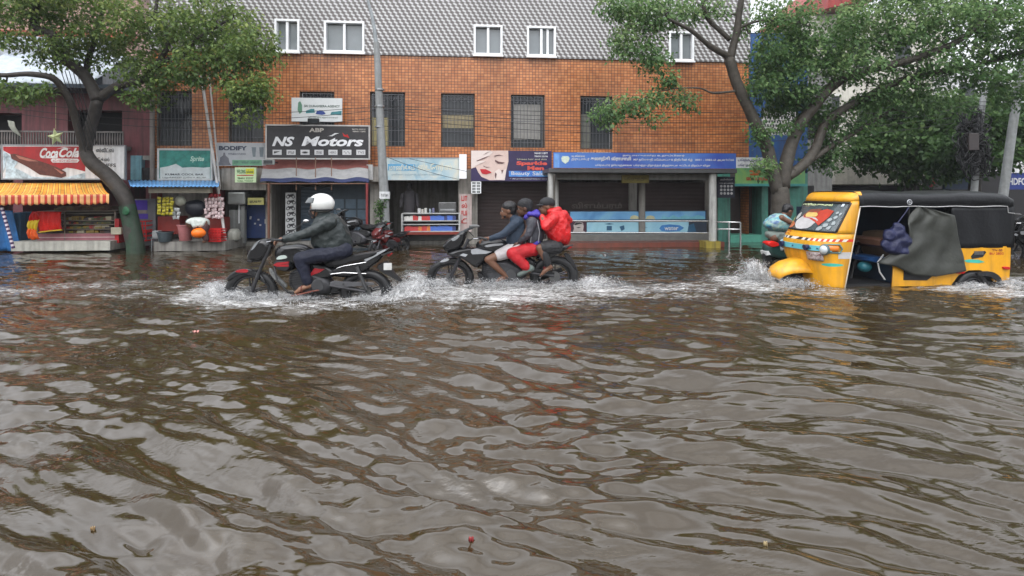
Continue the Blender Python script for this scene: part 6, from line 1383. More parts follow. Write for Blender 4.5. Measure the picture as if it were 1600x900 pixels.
on_glass(blobp(.49, .56, .05, .09), .014, C("sticker gold", (.55, .38, .12)), "sticker"); on_glass(blobp(.22, .14, .14, .12), .010, C("sticker orange", (.45, .14, .06)), "sticker")
on_glass(blobp(.14, .3, .06, .12), .011, C("sticker yellow", (.45, .40, .10)), "sticker"); on_glass(blobp(.3, .48, .05, .13), .01, C("sticker grey", (.35, .36, .34)), "sticker")
for u, v, r_ in ((.77, .22, .05), (.79, .42, .04), (.87, .5, .035), (.9, .3, .04), (.85, .66, .03), (.70, .1, .05), (.93, .62, .03), (.86, .14, .04)): on_glass(blobp(u, v, r_, r_ * 1.6, 8), .010, C("sticker pale", (.25, .28, .29)), "sticker")
on_glass([(.84, .88), (.9, .88), (.9, .97), (.84, .97)], .010, C("sticker blue white", (.5, .56, .62)), "sticker")
v_, f_ = text_geo("கஸ்தூரிமகால்", .03, 0); mb = MB(AR); V = []
for a, b_ in v_:
    u = lerp(.08, .66, a); vv = lerp(.86, .97, b_); z = lerp(.84, 1.28, vv); D = lerp(.47, .20, (z - .82) / .48); an = lerp(math.pi - .52, .52, u); e = .62
    V.append((ledge_(z) - (D + .012) * abs(math.sin(an)) ** e, WD / 2 - (WD / 2 + .012) * math.copysign(abs(math.cos(an)) ** e, math.cos(an)), z))
mb.add(V, f_); mb.build("lettering", C("lime letters", (.55, .62, .35)), gl)
# hazard strip, lamp bar
def cabp(z, u, off=0.):
    zs_ = [s[0] for s in secs]; D = float(np.interp(z, zs_, [s[1] for s in secs])); a = lerp(math.pi, 0, u); e = .62
    return Vector((ledge_(z) - (D + off) * abs(math.sin(a)) ** e, WD / 2 - (WD / 2 + off) * math.copysign(abs(math.cos(a)) ** e, math.cos(a)), z))
mb = MB(AR); n_ = 34
for k in range(n_):
    u0_, u1_ = k / n_, (k + 1) / n_; mi = (1 if k < 20 else 2) if k % 2 else 0
    mb.add([cabp(.695, u0_, .006), cabp(.695, u1_, .006), cabp(.735, min(1, u1_ + .012), .006), cabp(.735, u0_ + .012, .006)], [(0, 1, 2, 3)], mi)
mb.build("hazard_strip", [C("strip white", (.62, .60, .52)), C("strip black", (.04, .03, .03)), C("strip red", (.50, .04, .02))], t, solid=.003)
mb = MB(AR)
for s_ in np.linspace(.13, .87, 30)[:-1]:
    d = (.87 - .13) / 29; mb.add([cabp(.55, s_, .035), cabp(.55, s_ + d, .035), cabp(.63, s_ + d, .035), cabp(.63, s_, .035), cabp(.55, s_, .002), cabp(.55, s_ + d, .002), cabp(.63, s_ + d, .002), cabp(.63, s_, .002)], [(0, 1, 2, 3), (3, 2, 6, 7), (0, 4, 5, 1)])
mb.build("lamp_bar", C("turquoise plastic", (.12, .42, .48), .3), t, smooth=True)
mb = MB(AR)
for s_ in np.linspace(.2, .8, 9): mb = MB(AR); p = cabp(.59, s_, .038); mb.ell(p, (.012, .02, .014), None, 8, 6); mb.build("stud", C("bar studs navy", (.03, .08, .15)), t, smooth='all')
for u in (.17, .80):
    c = cabp(.575, u, .03); mb = MB(AR); mb.ell(c, (.07, .085, .085), None, 22, 14); h_ = mb.build("headlight", C("headlight shell", (.08, .12, .13), .25), t, smooth='all')
    mb = MB(AR); mb.ell(c + Vector((-.028, -.02, 0)), (.055, .07, .068), None, 20, 12); mb.build("lens", pm("headlight lens", (.42, .46, .48), .06, spec=.9), h_, smooth='all')
for u, d in ((.87, 1), (.08, -1)):
    mb = MB(AR); P = [[cabp(lerp(.545, .64, j / 4), u + (k - 4) * .014, .03 * math.sin(math.pi * (j + .5) / 5) + .012) for k in range(9)] for j in range(5)]; mb.grid(P); mb.build("turn_signal", M_amber, t, smooth='all', solid=.006)
    mb = MB(AR); P = [cabp(.53, u - .075, .03), cabp(.53, u + .07, .02), cabp(.59, u + .085, .02), cabp(.655, u + .06, .03), cabp(.655, u - .075, .03)]; mb.tube(P + [P[0]], .012, 6); mb.build("signal_bezel", C("green grey bezel", (.10, .20, .19), .35), t, smooth='all')
c = cabp(.60, .42, .05); mb = MB(AR); mb.tube([c + Vector((.03, 0, .01)), c + Vector((-.04, 0, -.01))], [.03, .055], 14); mb.build("horn", C("dark blue horn", (.02, .025, .07), .3), t, smooth=True)
c = cabp(.60, .62, .05); mb = MB(AR); mb.tube([c + Vector((.03, 0, .01)), c + Vector((-.04, 0, -.01))], [.03, .05], 14); mb.build("horn", C("dark blue horn", (.02, .025, .07), .3), t, smooth=True)
mb = MB(AR); P = [[cabp(z, lerp(.60, .78, k / 8), .03) for k in range(9)] for z in (.40, .44, .48, .53)]; mb.grid(P); pl_ = mb.build("plate_board", C("worn board", (.34, .28, .27), .5, var=.9, scale=30), t, smooth='all', solid=.008)
mb = MB(AR); letter(mb, "TN 05", cabp(.475, .62, .045), cabp(.475, .76, .045) - cabp(.475, .62, .045), (0, 0, .035)); mb.build("lettering", C("plate letters", (.15, .02, .02)), pl_)
mb = MB(AR); letter(mb, "TN 05", cabp(.79, .33, .012), cabp(.79, .43, .012) - cabp(.79, .33, .012), (.02, 0, .028), .03); letter(mb, "BU 2832", cabp(.752, .31, .012), cabp(.752, .44, .012) - cabp(.752, .31, .012), (.01, 0, .028), .03); mb.build("lettering", C("red lettering", (.30, .03, .02)), t)
mb = MB(AR); P = [[cabp(z, lerp(.93, 1.0, k / 4), .006) for k in range(5)] for z in (.44, .54)]; mb.grid(P); s_ = mb.build("sticker", C("sticker white", (.42, .41, .41)), t, solid=.003)
mb = MB(AR)
for k in range(18):
    f = k / 18; f2 = (k + 1) / 18; h0, h1 = .022 * math.sin(math.pi * f) ** .5 + .003, .022 * math.sin(math.pi * f2) ** .5 + .003
    u0_, u1_ = lerp(.74, .975, f), lerp(.74, .975, f2); zc = .345; mb.add([cabp(zc - h0, u0_, .005), cabp(zc - h1, u1_, .005), cabp(zc + h1, u1_, .005), cabp(zc + h0, u0_, .005)], [(0, 1, 2, 3)])
mb.build("painted_flash", C("teal paint flash", (.05, .38, .30), .3), t, solid=.002)
# front fender, wheel, fork
mb = MB(AR); P = []
for i in range(15):
    f = i / 14; a = lerp(-.35, math.pi * .62, f); row = []; l = float(np.interp(f, (0, .12, .3, .5, .75, 1), (-.84, -.85, -.78, -.64, -.42, -.14))); z = float(np.interp(f, (0, .12, .3, .5, .75, 1), (.11, .17, .26, .335, .39, .40))); hw = float(np.interp(f, (0, .3, .6, 1), (.13, .22, .27, .31)))
    for k in range(17): s_ = lerp(-1, 1, k / 16); row.append(Vector((l + .10 * s_ * s_ * (1 - f), WD / 2 - .02 + hw * s_, z - (.05 + .17 * f) * abs(s_) ** 3.5 - .02 * s_ * s_)))
    P.append(row)
mb.grid(P); mb.build("front_fender", M_yel, t, smooth='all', solid=.012)
def auto_wheel(c):
    mb = MB(AR); mb.tube([c + Vector((0, -.05, 0)), c + Vector((0, .05, 0))], [.09, .09], 20); w = mb.build("wheel", M_alu, t, smooth=True)
    mb = MB(AR); mb.torus(c, .17, .06, sx=SX, nu=40, nv=12); mb.build("tyre", M_rub, w, smooth='all'); mb = MB(AR); mb.torus(c, .112, .014, sx=SX, nu=32, nv=8, sq=3.5); mb.build("rim", M_alu, w, smooth='all')
auto_wheel(Vector((-.36, WD / 2, .0))); rw = za(1205, 850, .02); auto_wheel(Vector((rw.x, .06, .0))); auto_wheel(Vector((rw.x, WD - .06, .0)))
tube("fork", [(za(0, 0).x, 0, 0)] if False else [(300, 700, .70), (245, 800, .70)], .03, M_plas)
# rear body
Lz = lambda x, y: (lambda p: (p.x, p.z))(za(x, y, 0))
body = [(782, 826), (790, 700), (850, 640), (1140, 626), (1400, 614), (1398, 700), (1392, 790), (1316, 802), (1290, 765), (1240, 740), (1180, 742), (1125, 768), (1085, 822)]
for w0, w1 in ((0, .03), (WD - .03, WD)):
    mb = MB(AR); mb.prism([Lz(*p) for p in body], w0, w1, 0, .006); mb.build("body_side", M_yel, t, smooth=True)
mb = MB(AR); mb.prism([Lz(*p) for p in [(840, 728), (960, 745), (990, 770), (960, 794), (838, 792)]], -.006, -.0005); mb.build("step_recess", M_plas, t)
R0_, R1_ = za(785, 0).x, za(1400, 0).x; zf = .06; zt_ = za(1400, 616).z
mb = MB(AR); mb.box(R1_ - .03, R1_, .031, WD - .031, .08, zt_); mb.build("body_back", M_yel, t)
mb = MB(AR); mb.box(R0_ + .01, R0_ + .03, .031, WD - .031, zf, .42); mb.build("seat_riser", C('dark navy liner', (.012, .02, .035), .4), t)
mb = MB(AR); mb.box(-.02, R1_ - .05, WD - .05, WD - .032, .05, 1.2); mb.build("inner_liner", C('dark navy liner', (.012, .02, .035), .4), t)
mb = MB(AR); mb.box(-.05, R1_ - .04, .035, WD - .035, .0, .05); mb.build("floor_pan", M_plas, t)
mb = MB(AR); mb.prism([Lz(*p) for p in [(1190, 668), (1205, 650), (1262, 640), (1268, 648), (1250, 672), (1195, 682)]], -.008, -.0006); vn = mb.build("vent", M_plas, t)
mb = MB(AR)
for k in range(5): mb.box(*sorted((Lz(1205 + k * 10, 0)[0], Lz(1212 + k * 10, 0)[0])), -.014, -.009, Lz(0, 672)[1] , Lz(0, 652)[1])
mb.build("vent_slats", C("slat grey", (.1, .1, .1)), vn)
def side_text(s, x0, x1, y0, y1, mt):
    mb = MB(AR); a, b_ = za(x0, y1, -.004), za(x1, y1, -.004); letter(mb, s, a, (b_.x - a.x, 0, 0), (0, 0, za(x0, y0, -.004).z - a.z), .03); mb.build("lettering", mt, t)
side_text("TN 05", 1300, 1355, 631, 643, C("plate letters", (.15, .02, .02))); side_text("BU 2832", 1288, 1362, 648, 660, C("red side letters", (.35, .04, .02)))
mb = MB(AR); mb.prism([Lz(*p) for p in [(1150, 690), (1180, 684), (1230, 686), (1262, 698), (1230, 704), (1170, 700)]], -.004, -.0005); mb.build("painted_flash", C("teal paint flash", (.05, .38, .30), .3), t)
pf("rear_lamp", [(1350, 720), (1390, 722), (1388, 738), (1355, 736)], -.03, .03, M_redl, .2); pf("reflector", [(1110, 750), (1160, 746), (1160, 758), (1112, 760)], -.012, .0, M_redl, .1)
pf("mudflap", [(1170, 742), (1250, 735), (1300, 765), (1310, 800), (1280, 790), (1235, 762), (1175, 765)], -.03, .30, M_rub, .1)
# canopy
mb = MB(AR); rows = []; l0, l1 = za(606, 0).x, za(1405, 0).x
for i in range(31):
    f = i / 30; l = lerp(l0, l1, f); ro = max(0, (f - .93) / .07); row = []; sag = .018 * math.sin(f * 19) ** 2
    for k in range(25):
        ph = math.pi * k / 24; c_, s_ = math.cos(ph), math.sin(ph); e = .38
        row.append(Vector((l + .06 * ro * s_, WD / 2 - (WD / 2 + .02) * math.copysign(abs(c_) ** e, c_), 1.225 + (.235 - sag * s_ + .012 * math.sin(f * 11) - .09 * ro ** 2) * abs(s_) ** e)))
    rows.append(row)
mb.grid(rows); mb.build("canopy_roof", M_canv, t, smooth='all', solid=.01)
mb = MB(AR); mb.tube([Vector((lerp(l0, l1 - .10, k / 20), -.024, 1.228 + .006 * math.sin(k * 1.1))) for k in range(21)] + [Vector((l1 - .09, -.024, 1.13)), Vector((l1 + .02, -.024, 1.12))], .006, 6); mb.build("canopy_piping", C("white piping", (.5, .5, .5)), t, smooth='all')
for w in (.0, WD):
    mb = MB(AR); P = [[Vector((lerp(za(1090, 0).x, l1 + .04 * f, k / 20), w + .006 * math.sin(k * .8 + f * 3), lerp(zt_ - .02, 1.24, f))) for k in range(21)] for f in [j / 8 for j in range(9)]]; mb.grid(P); mb.build("side_curtain", M_canv, t, smooth='all', solid=.01)
mb = MB(AR); P = [[Vector((l1 + .03, lerp(0, WD, k / 12), lerp(zt_ - .02, 1.3, f))) for k in range(13)] for f in (0, .5, 1)]; mb.grid(P); mb.build("back_curtain", M_canv, t, smooth='all', solid=.01)
mb = MB(AR); P = [[Vector((lerp(.35, za(1090, 0).x, k / 24), WD + .004 + .012 * math.sin(k * 1.2), lerp(.3, 1.24, f))) for k in range(25)] for f in (0, .3, .6, 1)]; mb.grid(P); mb.build("far_curtain", M_canv, t, smooth='all', solid=.01)
for x in (868, 1108): mb = MB(AR); mb.tube([za(x, 412, .02), za(x, 620, .02)], .012, 8); mb.build("roof_post", M_plas, t, smooth=True)
mb = MB(AR); c = za(871, 387, -.03); mb.torus(c, .036, .008, nu=24, nv=6); mb.torus(c, .012, .006, nu=12, nv=6); mb.build("round_badge", M_silp, t, smooth='all')
# interior
pf("driver_seat", [(575, 655), (700, 660), (710, 690), (580, 690)], .25, .95, C("blue seat vinyl", (.02, .07, .20), .3), .2)
pf("seat_back", [(690, 540), (760, 530), (770, 690), (700, 690)], .25, 1.0, C("tan seat", (.16, .11, .07), .5), .15)
pf("rear_seat", [(880, 640), (1100, 640), (1100, 720), (880, 720)], .1, 1.15, C("blue seat vinyl", (.02, .07, .20), .3), .15); pf("rear_seat_back", [(1060, 450), (1110, 450), (1110, 640), (1060, 640)], .1, 1.15, C("dark seat", (.03, .03, .04), .4), .1)
tube("steering_column", [(560, 800, .62), (600, 640, .62), (612, 600, .62)], .025, M_plas); tube("handlebar", [(600, 590, .32), (612, 600, .62), (600, 590, .92)], .014, M_plas)
tube("grab_pipe", [(735, 660, .10), (705, 700, .08), (715, 750, .08), (742, 790, .08)], .012, C("pale pipe", (.45, .45, .44), .3), label="bent pale pipe")
pf("dash_board", [(590, 560), (640, 560), (650, 610), (590, 610)], .1, 1.15, C("brown dash", (.09, .045, .03), .5), .1)
c = za(637, 722, .45); mb = MB(AR); mb.ell(c, (.11, .10, .09), None, 22, 14); tag(mb.build("water_jar", C("deep teal plastic", (.03, .16, .20), .2), loc=AR.W @ c, smooth='all'), "round teal jar on the floor beside the auto rickshaw driver seat", "jar")
# hung bundle and tarpaulin
mb = MB(AR)
for x, y, r_ in ((770, 560, .10), (810, 540, .11), (835, 590, .12), (790, 620, .12), (750, 610, .08), (840, 640, .09), (800, 515, .06)): c = za(x, y, -.02); mb.ell(c, (r_ * 1.1, r_ * .8, r_ * 1.1), None, 14, 10)
tmpn = thing("bag", "crumpled navy blue bag hung in the auto rickshaw doorway beside the olive sheet", "bag", AR.W.inverted() @ (AR.W @ za(800, 650, 0)), frame=AR)
remesh("bag_body", mb, .012, pm("navy nylon", (.012, .015, .05), .5, var=.4, bump=.4), tmpn, 14, amp=.022, sc=6)
mb = MB(AR); mb.tube([za(790, 520, -.05), za(850, 440, -.03), za(868, 412, -.02)], .01, 6); mb.build("strap", pm("navy nylon", (.012, .015, .05), .5, var=.4, bump=.4), tmpn, smooth=True)
def curve(pts, f):
    u = f * (len(pts) - 1); k = min(int(u), len(pts) - 2); return Vector((lerp(pts[k][0], pts[k + 1][0], u - k), lerp(pts[k][1], pts[k + 1][1], u - k)))
Lc = [(915, 408), (880, 450), (850, 500), (856, 560), (800, 640), (702, 702)]; Rc = [(945, 412), (1105, 455), (1118, 540), (1132, 620), (1148, 690), (1156, 744)]; Bt = [(702, 702), (800, 722), (880, 764), (1000, 772), (1156, 744)]
P = []
for i in range(41):
    f = i / 40; row = []
    for j in range(71):
        s = j / 70; p = curve(Lc, f).lerp(curve(Rc, f), s); g = curve(Bt, s) - Vector(Lc[-1]).lerp(Vector(Rc[-1]), s); p = p + g * f ** 2
        q = za(p.x, p.y, -.045); cone = math.exp(-((s * 1.0) ** 2) * 2)
        fold = math.sin(s * 17 + 2.6 * math.sin(f * 2.2) + f * 5 + 2 * noise.noise(Vector((s * 3, f * 3, 5)))) * (.005 + .026 * (1 - s) ** 2.0) + .022 * noise.noise(Vector((s * 4, f * 5, 2))) + .03 * math.sin(f * 9 - s * 6) * (1 - s) * f
        q.y += fold - .03 * f; row.append(q)
    P.append(row)
mb = MB(AR); mb.grid(P); tag(mb.build("tarpaulin", pm("wet olive sheet", (.032, .034, .029), .5, var=.4, scale=3, bump=.3), loc=AR.W @ za(900, 760, -.05), rotz=AR.th, smooth='all', solid=.005), "dark olive plastic sheet tied over the passenger side of the auto rickshaw", "tarpaulin")

# ================================================================ scooter rider half hidden by the auto
SC = Frame(at(1212, 400, 10.9).x, 10.9, 0)
def zs_(x, y, w=0.): return SC.q(1160 + x / 3.334, 200 + y / 3.334, w)
t = thing("scooter", "scooter with a red tail lamp and white plate half hidden behind the auto rickshaw nose", "scooter", zs_(200, 760), frame=SC)
tube, pf = mk(SC, zs_, t)
pf("rear_body", [(105, 600), (140, 575), (230, 570), (330, 590), (330, 680), (200, 690), (130, 670), (108, 640)], -.15, .15, C("dark green paint", (.02, .05, .045), .25, coat=.5), .35)
pf("tail_lamp", [(112, 590), (150, 583), (182, 596), (184, 612), (140, 622), (116, 612)], -.17, .12, pm("bright red lens", (.60, .02, .015), .12), .3)
pf("turn_signal", [(186, 590), (206, 590), (208, 640), (188, 640)], -.18, .0, M_lamp, .3)
pf("number_plate", [(106, 640), (146, 632), (150, 654), (112, 660)], -.12, .12, whiteS, .02, k=1)
pf("seat", [(130, 560), (220, 545), (330, 550), (330, 580), (140, 582)], -.14, .14, M_seat, .3)
pf("rear_mudguard", [(100, 650), (140, 660), (150, 720), (118, 720)], -.08, .08, M_plas, .2)
bike_wheel(t, SC, zs_(190, 720), .24); bike_wheel(t, SC, zs_(480, 720), .24)
pf("leg_shield", [(430, 500), (470, 500), (500, 620), (470, 680), (440, 660)], -.2, .2, C("dark green paint", (.02, .05, .045), .25, coat=.5), .2)
t, b, D = rider("hunched person in a blue and teal wrap sitting on the scooter behind the auto rickshaw", zs_(200, 700), SC, zs_, (238, 432), (1, .2, -.5), (0, 0, 1), (205, 470), (270, 500), (360, 480), (170, 570), (300, 580), (300, 690), (340, 700), M_skin, hand_d=(1, 0, -.2), face=False)
hair(t, SC, D)
mb = MB(SC); puff(mb, [(135, 470), (170, 445), (215, 445), (250, 480), (270, 520), (240, 545), (160, 540), (115, 515), (118, 490)], -.22, .22, SC, zs_, .5)
remesh("wrap", mb, .012, grad_mat("teal blue wrap", [(.03, .05, .22), (.08, .28, .34), (.30, .42, .36), (.04, .10, .30)], nsc=5), t, 3, amp=.012, sc=9)
mb = MB(SC); puff(mb, [(120, 530), (250, 535), (330, 560), (310, 610), (200, 600), (125, 575)], -.2, .2, SC, zs_, .5); remesh("skirt", mb, .012, C("grey green cloth", (.16, .19, .17), .6), t, 3, amp=.012, sc=9)

# ================================================================ shopkeeper bending at the snack stall
SK = Frame(FA.W.to_translation().x, FA.W.to_translation().y, math.degrees(FA.th))
def zk(x, y, w=0.): return FA.q(180 + x / 7.273, 280 + y / 7.273, -1.75 + w)
t = thing("person", "shopkeeper in a white shirt bending down over the tub and orange pot", "person", zk(960, 720), frame=FA)
mb = MB(FA); h_ = zk(850, 500, -.02); head(mb, h_, (-.5, -.3, -.9), (-.8, 0, .6), .95)
mb.cap(h_ + Vector((.05, 0, .03)), .05, zk(900, 470), .07); mb.cap(zk(900, 490), .08, zk(1010, 480), .08)
for q in (-1, 1):
    e = zk(905, 545, q * .2); w_ = zk(900, 590, q * .16); mb.cap(zk(890, 470, q * .16), .05, e, .04); mb.cap(e, .038, w_, .028); hand(mb, w_, (0, -.1, -1), (1, 0, 0), (0, -q, 0))
    mb.cap(zk(1020, 495, q * .08), .06, zk(1000, 590, q * .12), .055); mb.cap(zk(1000, 590, q * .12), .06, zk(1040, 700, q * .12), .04); mb.cap(zk(1040, 700, q * .12), .04, zk(1000, 712, q * .12), .03)
remesh("body", mb, .011, M_skin, t, 2)
mb = MB(FA); puff(mb, [(815, 470), (860, 440), (950, 430), (1030, 445), (1070, 480), (1060, 540), (1010, 560), (970, 520), (900, 520), (850, 510), (815, 490)], -1.75 - .2, -1.75 + .2, FA, lambda x, y, w: FA.q(180 + x / 7.273, 280 + y / 7.273, w), .5)
for q in (-1, 1): mb.cap(zk(890, 480, q * .17), .07, zk(903, 530, q * .2), .055)
remesh("shirt", mb, .012, pm("white cotton shirt", (.50, .54, .50), .7, var=.12), t, 3, amp=.008, sc=12)
mb = MB(FA)
for q in (-1, 1): mb.cap(zk(1030, 545, q * .09), .085, zk(1005, 600, q * .12), .08); mb.cap(zk(1005, 600, q * .12), .085, zk(1035, 680, q * .12), .065)
remesh("trousers", mb, .012, C("dark brown cloth", (.05, .02, .02), .7), t, 3, amp=.006, sc=12)
hair(t, FA, dict(h=h_, f=Vector((-.5, -.3, -.9)).normalized(), u=Vector((-.75, 0, .45)).normalized(), s=Vector((0, 1, 0))), .95)

# ================================================================ parked motorcycles (copies of the second machine)
src = bpy.data.objects["motorcycle.001"]
def parked(loc, rz, label, swap=None, k=1.0):
    c = copy_tree(src); c.location = loc; c.rotation_euler = (0, 0, rz); c.scale = (k / SX, k, k); c["label"] = label; c["group"] = "motorcycles parked along the shops"
    def rec(o):
        if o.type == 'MESH' and swap:
            o.data = o.data.copy()
            for i, m_ in enumerate(o.data.materials):
                if m_ and m_.name in swap: o.data.materials[i] = swap[m_.name]
        for ch in o.children: rec(ch)
    rec(c); return c
zb2 = src.location.z
M_red = pm("glossy red paint", (.085, .007, .007), .4, coat=.15)
p = at(612, 388, 14.3); parked((p.x, 14.0, zb2 + .04), R(58), "red parked motorcycle right of the electric pole", {"gloss black paint": M_red}, .70)
p = at(560, 380, 14.6); parked((p.x, 14.5, zb2 + .08), R(-20), "black motorcycle parked left of the electric pole before the blue grey door")
p = at(1598, 400, 12.2); parked((p.x + .5, 12.2, zb2 + .03), R(-75), "dark motorcycle parked at the far right behind the auto rickshaw")
# ================================================================ TREES
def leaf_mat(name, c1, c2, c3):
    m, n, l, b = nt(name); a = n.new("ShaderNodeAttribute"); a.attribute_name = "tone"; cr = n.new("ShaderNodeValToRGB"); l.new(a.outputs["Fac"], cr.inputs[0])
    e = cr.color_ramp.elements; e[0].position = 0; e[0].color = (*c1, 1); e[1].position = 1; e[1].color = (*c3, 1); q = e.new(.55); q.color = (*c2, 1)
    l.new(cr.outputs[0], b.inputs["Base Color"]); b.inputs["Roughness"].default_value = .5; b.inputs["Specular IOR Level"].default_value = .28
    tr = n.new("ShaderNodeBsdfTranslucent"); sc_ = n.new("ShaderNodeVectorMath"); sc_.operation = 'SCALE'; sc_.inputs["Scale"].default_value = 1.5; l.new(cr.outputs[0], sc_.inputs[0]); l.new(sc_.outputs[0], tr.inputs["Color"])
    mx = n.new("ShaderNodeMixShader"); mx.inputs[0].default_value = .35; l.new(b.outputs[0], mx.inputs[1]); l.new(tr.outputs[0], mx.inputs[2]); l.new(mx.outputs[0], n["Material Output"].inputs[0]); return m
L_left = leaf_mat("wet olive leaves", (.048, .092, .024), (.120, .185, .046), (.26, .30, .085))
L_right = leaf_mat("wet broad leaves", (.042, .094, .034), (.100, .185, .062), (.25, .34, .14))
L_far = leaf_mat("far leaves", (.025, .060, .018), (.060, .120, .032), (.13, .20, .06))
M_bark = pm("wet dark bark", (.040, .034, .029), .6, var=.45, scale=9, bump=.6); M_barkL = pm("grey brown bark", (.060, .052, .042), .6, var=.45, scale=9, bump=.6)
def leaves(centres, radii, per, size, seed, tones, lean=(.3, 0, -.35)):
    r = np.random.default_rng(seed); n = len(centres); cen = np.repeat(np.array(centres), per, 0); rad = np.repeat(np.array(radii), per)
    N = len(cen); d = r.normal(size=(N, 3)); d /= np.linalg.norm(d, axis=1)[:, None]; rr = rad * r.random(N) ** .45
    P = cen + d * rr[:, None] * np.array([1.15, 1, .75])
    ax = d * .6 + r.normal(size=(N, 3)) * .55 + np.array(lean); ax /= np.linalg.norm(ax, axis=1)[:, None]
    up = r.normal(size=(N, 3)) * .55 + np.array([0, -.3, .9]); sd = np.cross(ax, up); sd /= np.linalg.norm(sd, axis=1)[:, None] + 1e-9; up = np.cross(sd, ax)
    L = size * (.6 + .8 * r.random(N))[:, None]; Wd = L * .30
    a = P; b_ = P + ax * L * .45 + sd * Wd + up * L * .06; c = P + ax * L - up * L * .12; e = P + ax * L * .45 - sd * Wd + up * L * .06
    V = np.stack([a, b_, c, e], 1).reshape(-1, 3); F = np.arange(N * 4).reshape(N, 4)
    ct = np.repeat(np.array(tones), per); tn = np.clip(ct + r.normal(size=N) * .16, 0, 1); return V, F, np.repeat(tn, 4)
def crown(parent, centres, radii, per, size, seed, mt, tones):
    V, F, T = leaves(centres, radii, per, size, seed, tones); inv = np.array(PW[parent.name].inverted()); V = V @ inv[:3, :3].T + inv[:3, 3]
    me = bpy.data.meshes.new("crown"); me.vertices.add(len(V)); me.vertices.foreach_set("co", V.ravel()); me.loops.add(F.size); me.polygons.add(len(F))
    me.loops.foreach_set("vertex_index", F.ravel()); me.polygons.foreach_set("loop_start", np.arange(len(F)) * 4); me.update(calc_edges=True)
    a = me.attributes.new("tone", 'FLOAT', 'POINT'); a.data.foreach_set("value", T.astype(np.float32)); me.materials.append(mt)
    o = bpy.data.objects.new("crown", me); COL.objects.link(o); o.parent = parent; return o
def wob(pts, amp, seed, sub=5):
    P = [Vector(p) for p in pts]; out = []
    for i in range(len(P) - 1):
        p0, p1, p2, p3 = P[max(i - 1, 0)], P[i], P[i + 1], P[min(i + 2, len(P) - 1)]
        for k in range(sub):
            t_ = k / sub; q = .5 * ((2 * p1) + (-p0 + p2) * t_ + (2 * p0 - 5 * p1 + 4 * p2 - p3) * t_ ** 2 + (-p0 + 3 * p1 - 3 * p2 + p3) * t_ ** 3)
            out.append(q + Vector((noise.noise(q * 1.7 + Vector((seed, 0, 0))), noise.noise(q * 1.7 + Vector((0, seed, 9))), 0)) * amp)
    out.append(P[-1]); return out
def tree(name, label, cat, limbs, clumps, nclus, per, size, seed, mt, bark, crad=(.16, .34), group=None, twig=.010):
    """limbs: list of (points, r0, r1); clumps: (px, py, Y, rx, ry, rz, weight, tone)"""
    base = Vector(limbs[0][0][0]); t = thing(name, label, cat, (base.x, base.y, -.2), group=group); r = random.Random(seed)
    mb = MB(); nodes = []
    for i, (pts, r0, r1) in enumerate(limbs):
        w = wob(pts, .05, seed + i); rad = [lerp(r0, r1, k / (len(w) - 1)) * (1 + .12 * noise.noise(q * 3)) for k, q in enumerate(w)]; mb.tube(w, rad, 12)
        if i: nodes += [(q, rad[k]) for k, q in enumerate(w)]
    nodes = nodes or [(Vector(limbs[0][0][-1]), .1)]
    tot = sum(c[6] for c in clumps); cs, rs, ts = [], [], []; tw = MB(); kids = []
    for c in clumps:
        cc = at(c[0], c[1], c[2]); sx_ = c[3] / 900 * c[2]; sz_ = c[5] / 900 * c[2]
        for k in range(max(1, int(nclus * c[6] / tot))):
            while True:
                d = Vector((r.uniform(-1, 1), r.uniform(-1, 1), r.uniform(-1, 1)))
                if d.length < 1: break
            d = d * (.35 + .65 * r.random() ** .3) if d.length > .2 else d
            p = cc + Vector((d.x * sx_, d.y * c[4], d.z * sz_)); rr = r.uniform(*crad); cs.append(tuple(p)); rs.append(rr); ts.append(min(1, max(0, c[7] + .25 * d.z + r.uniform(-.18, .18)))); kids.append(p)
    NP = np.array([tuple(q) for q, _ in nodes]); have = [(Vector(q)) for q, _ in nodes]
    order = sorted(range(len(kids)), key=lambda i: float(np.min(np.linalg.norm(NP - np.array(kids[i]), axis=1))))
    H_ = [tuple(q) for q in have]; Hr = [max(.008, min(rd, .03)) for _, rd in nodes]
    for i in order:
        p = kids[i]; A_ = np.array(H_); j = int(np.argmin(np.linalg.norm(A_ - np.array(p), axis=1) + .15 * np.maximum(0, A_[:, 2] - p.z))); q = Vector(H_[j]); r0 = Hr[j] * .8
        mid = q.lerp(p, .5) + Vector((r.uniform(-.08, .08), r.uniform(-.08, .08), r.uniform(-.02, .10))) * min(1, (p - q).length); r1 = max(.0035, r0 * .6); tw.tube([q, mid, p], [r0, lerp(r0, r1, .5), r1], 5); H_ += [tuple(mid), tuple(p)]; Hr += [lerp(r0, r1, .5), r1]
    mb.build("trunk", bark, t, smooth='all'); tw.build("twigs", bark, t, smooth='all'); crown(t, cs, rs, per, size, seed, mt, ts); return t
def zt1(x, y, Y): return at(x / 2.25, y / 2.25, Y)
Yt = 13.75
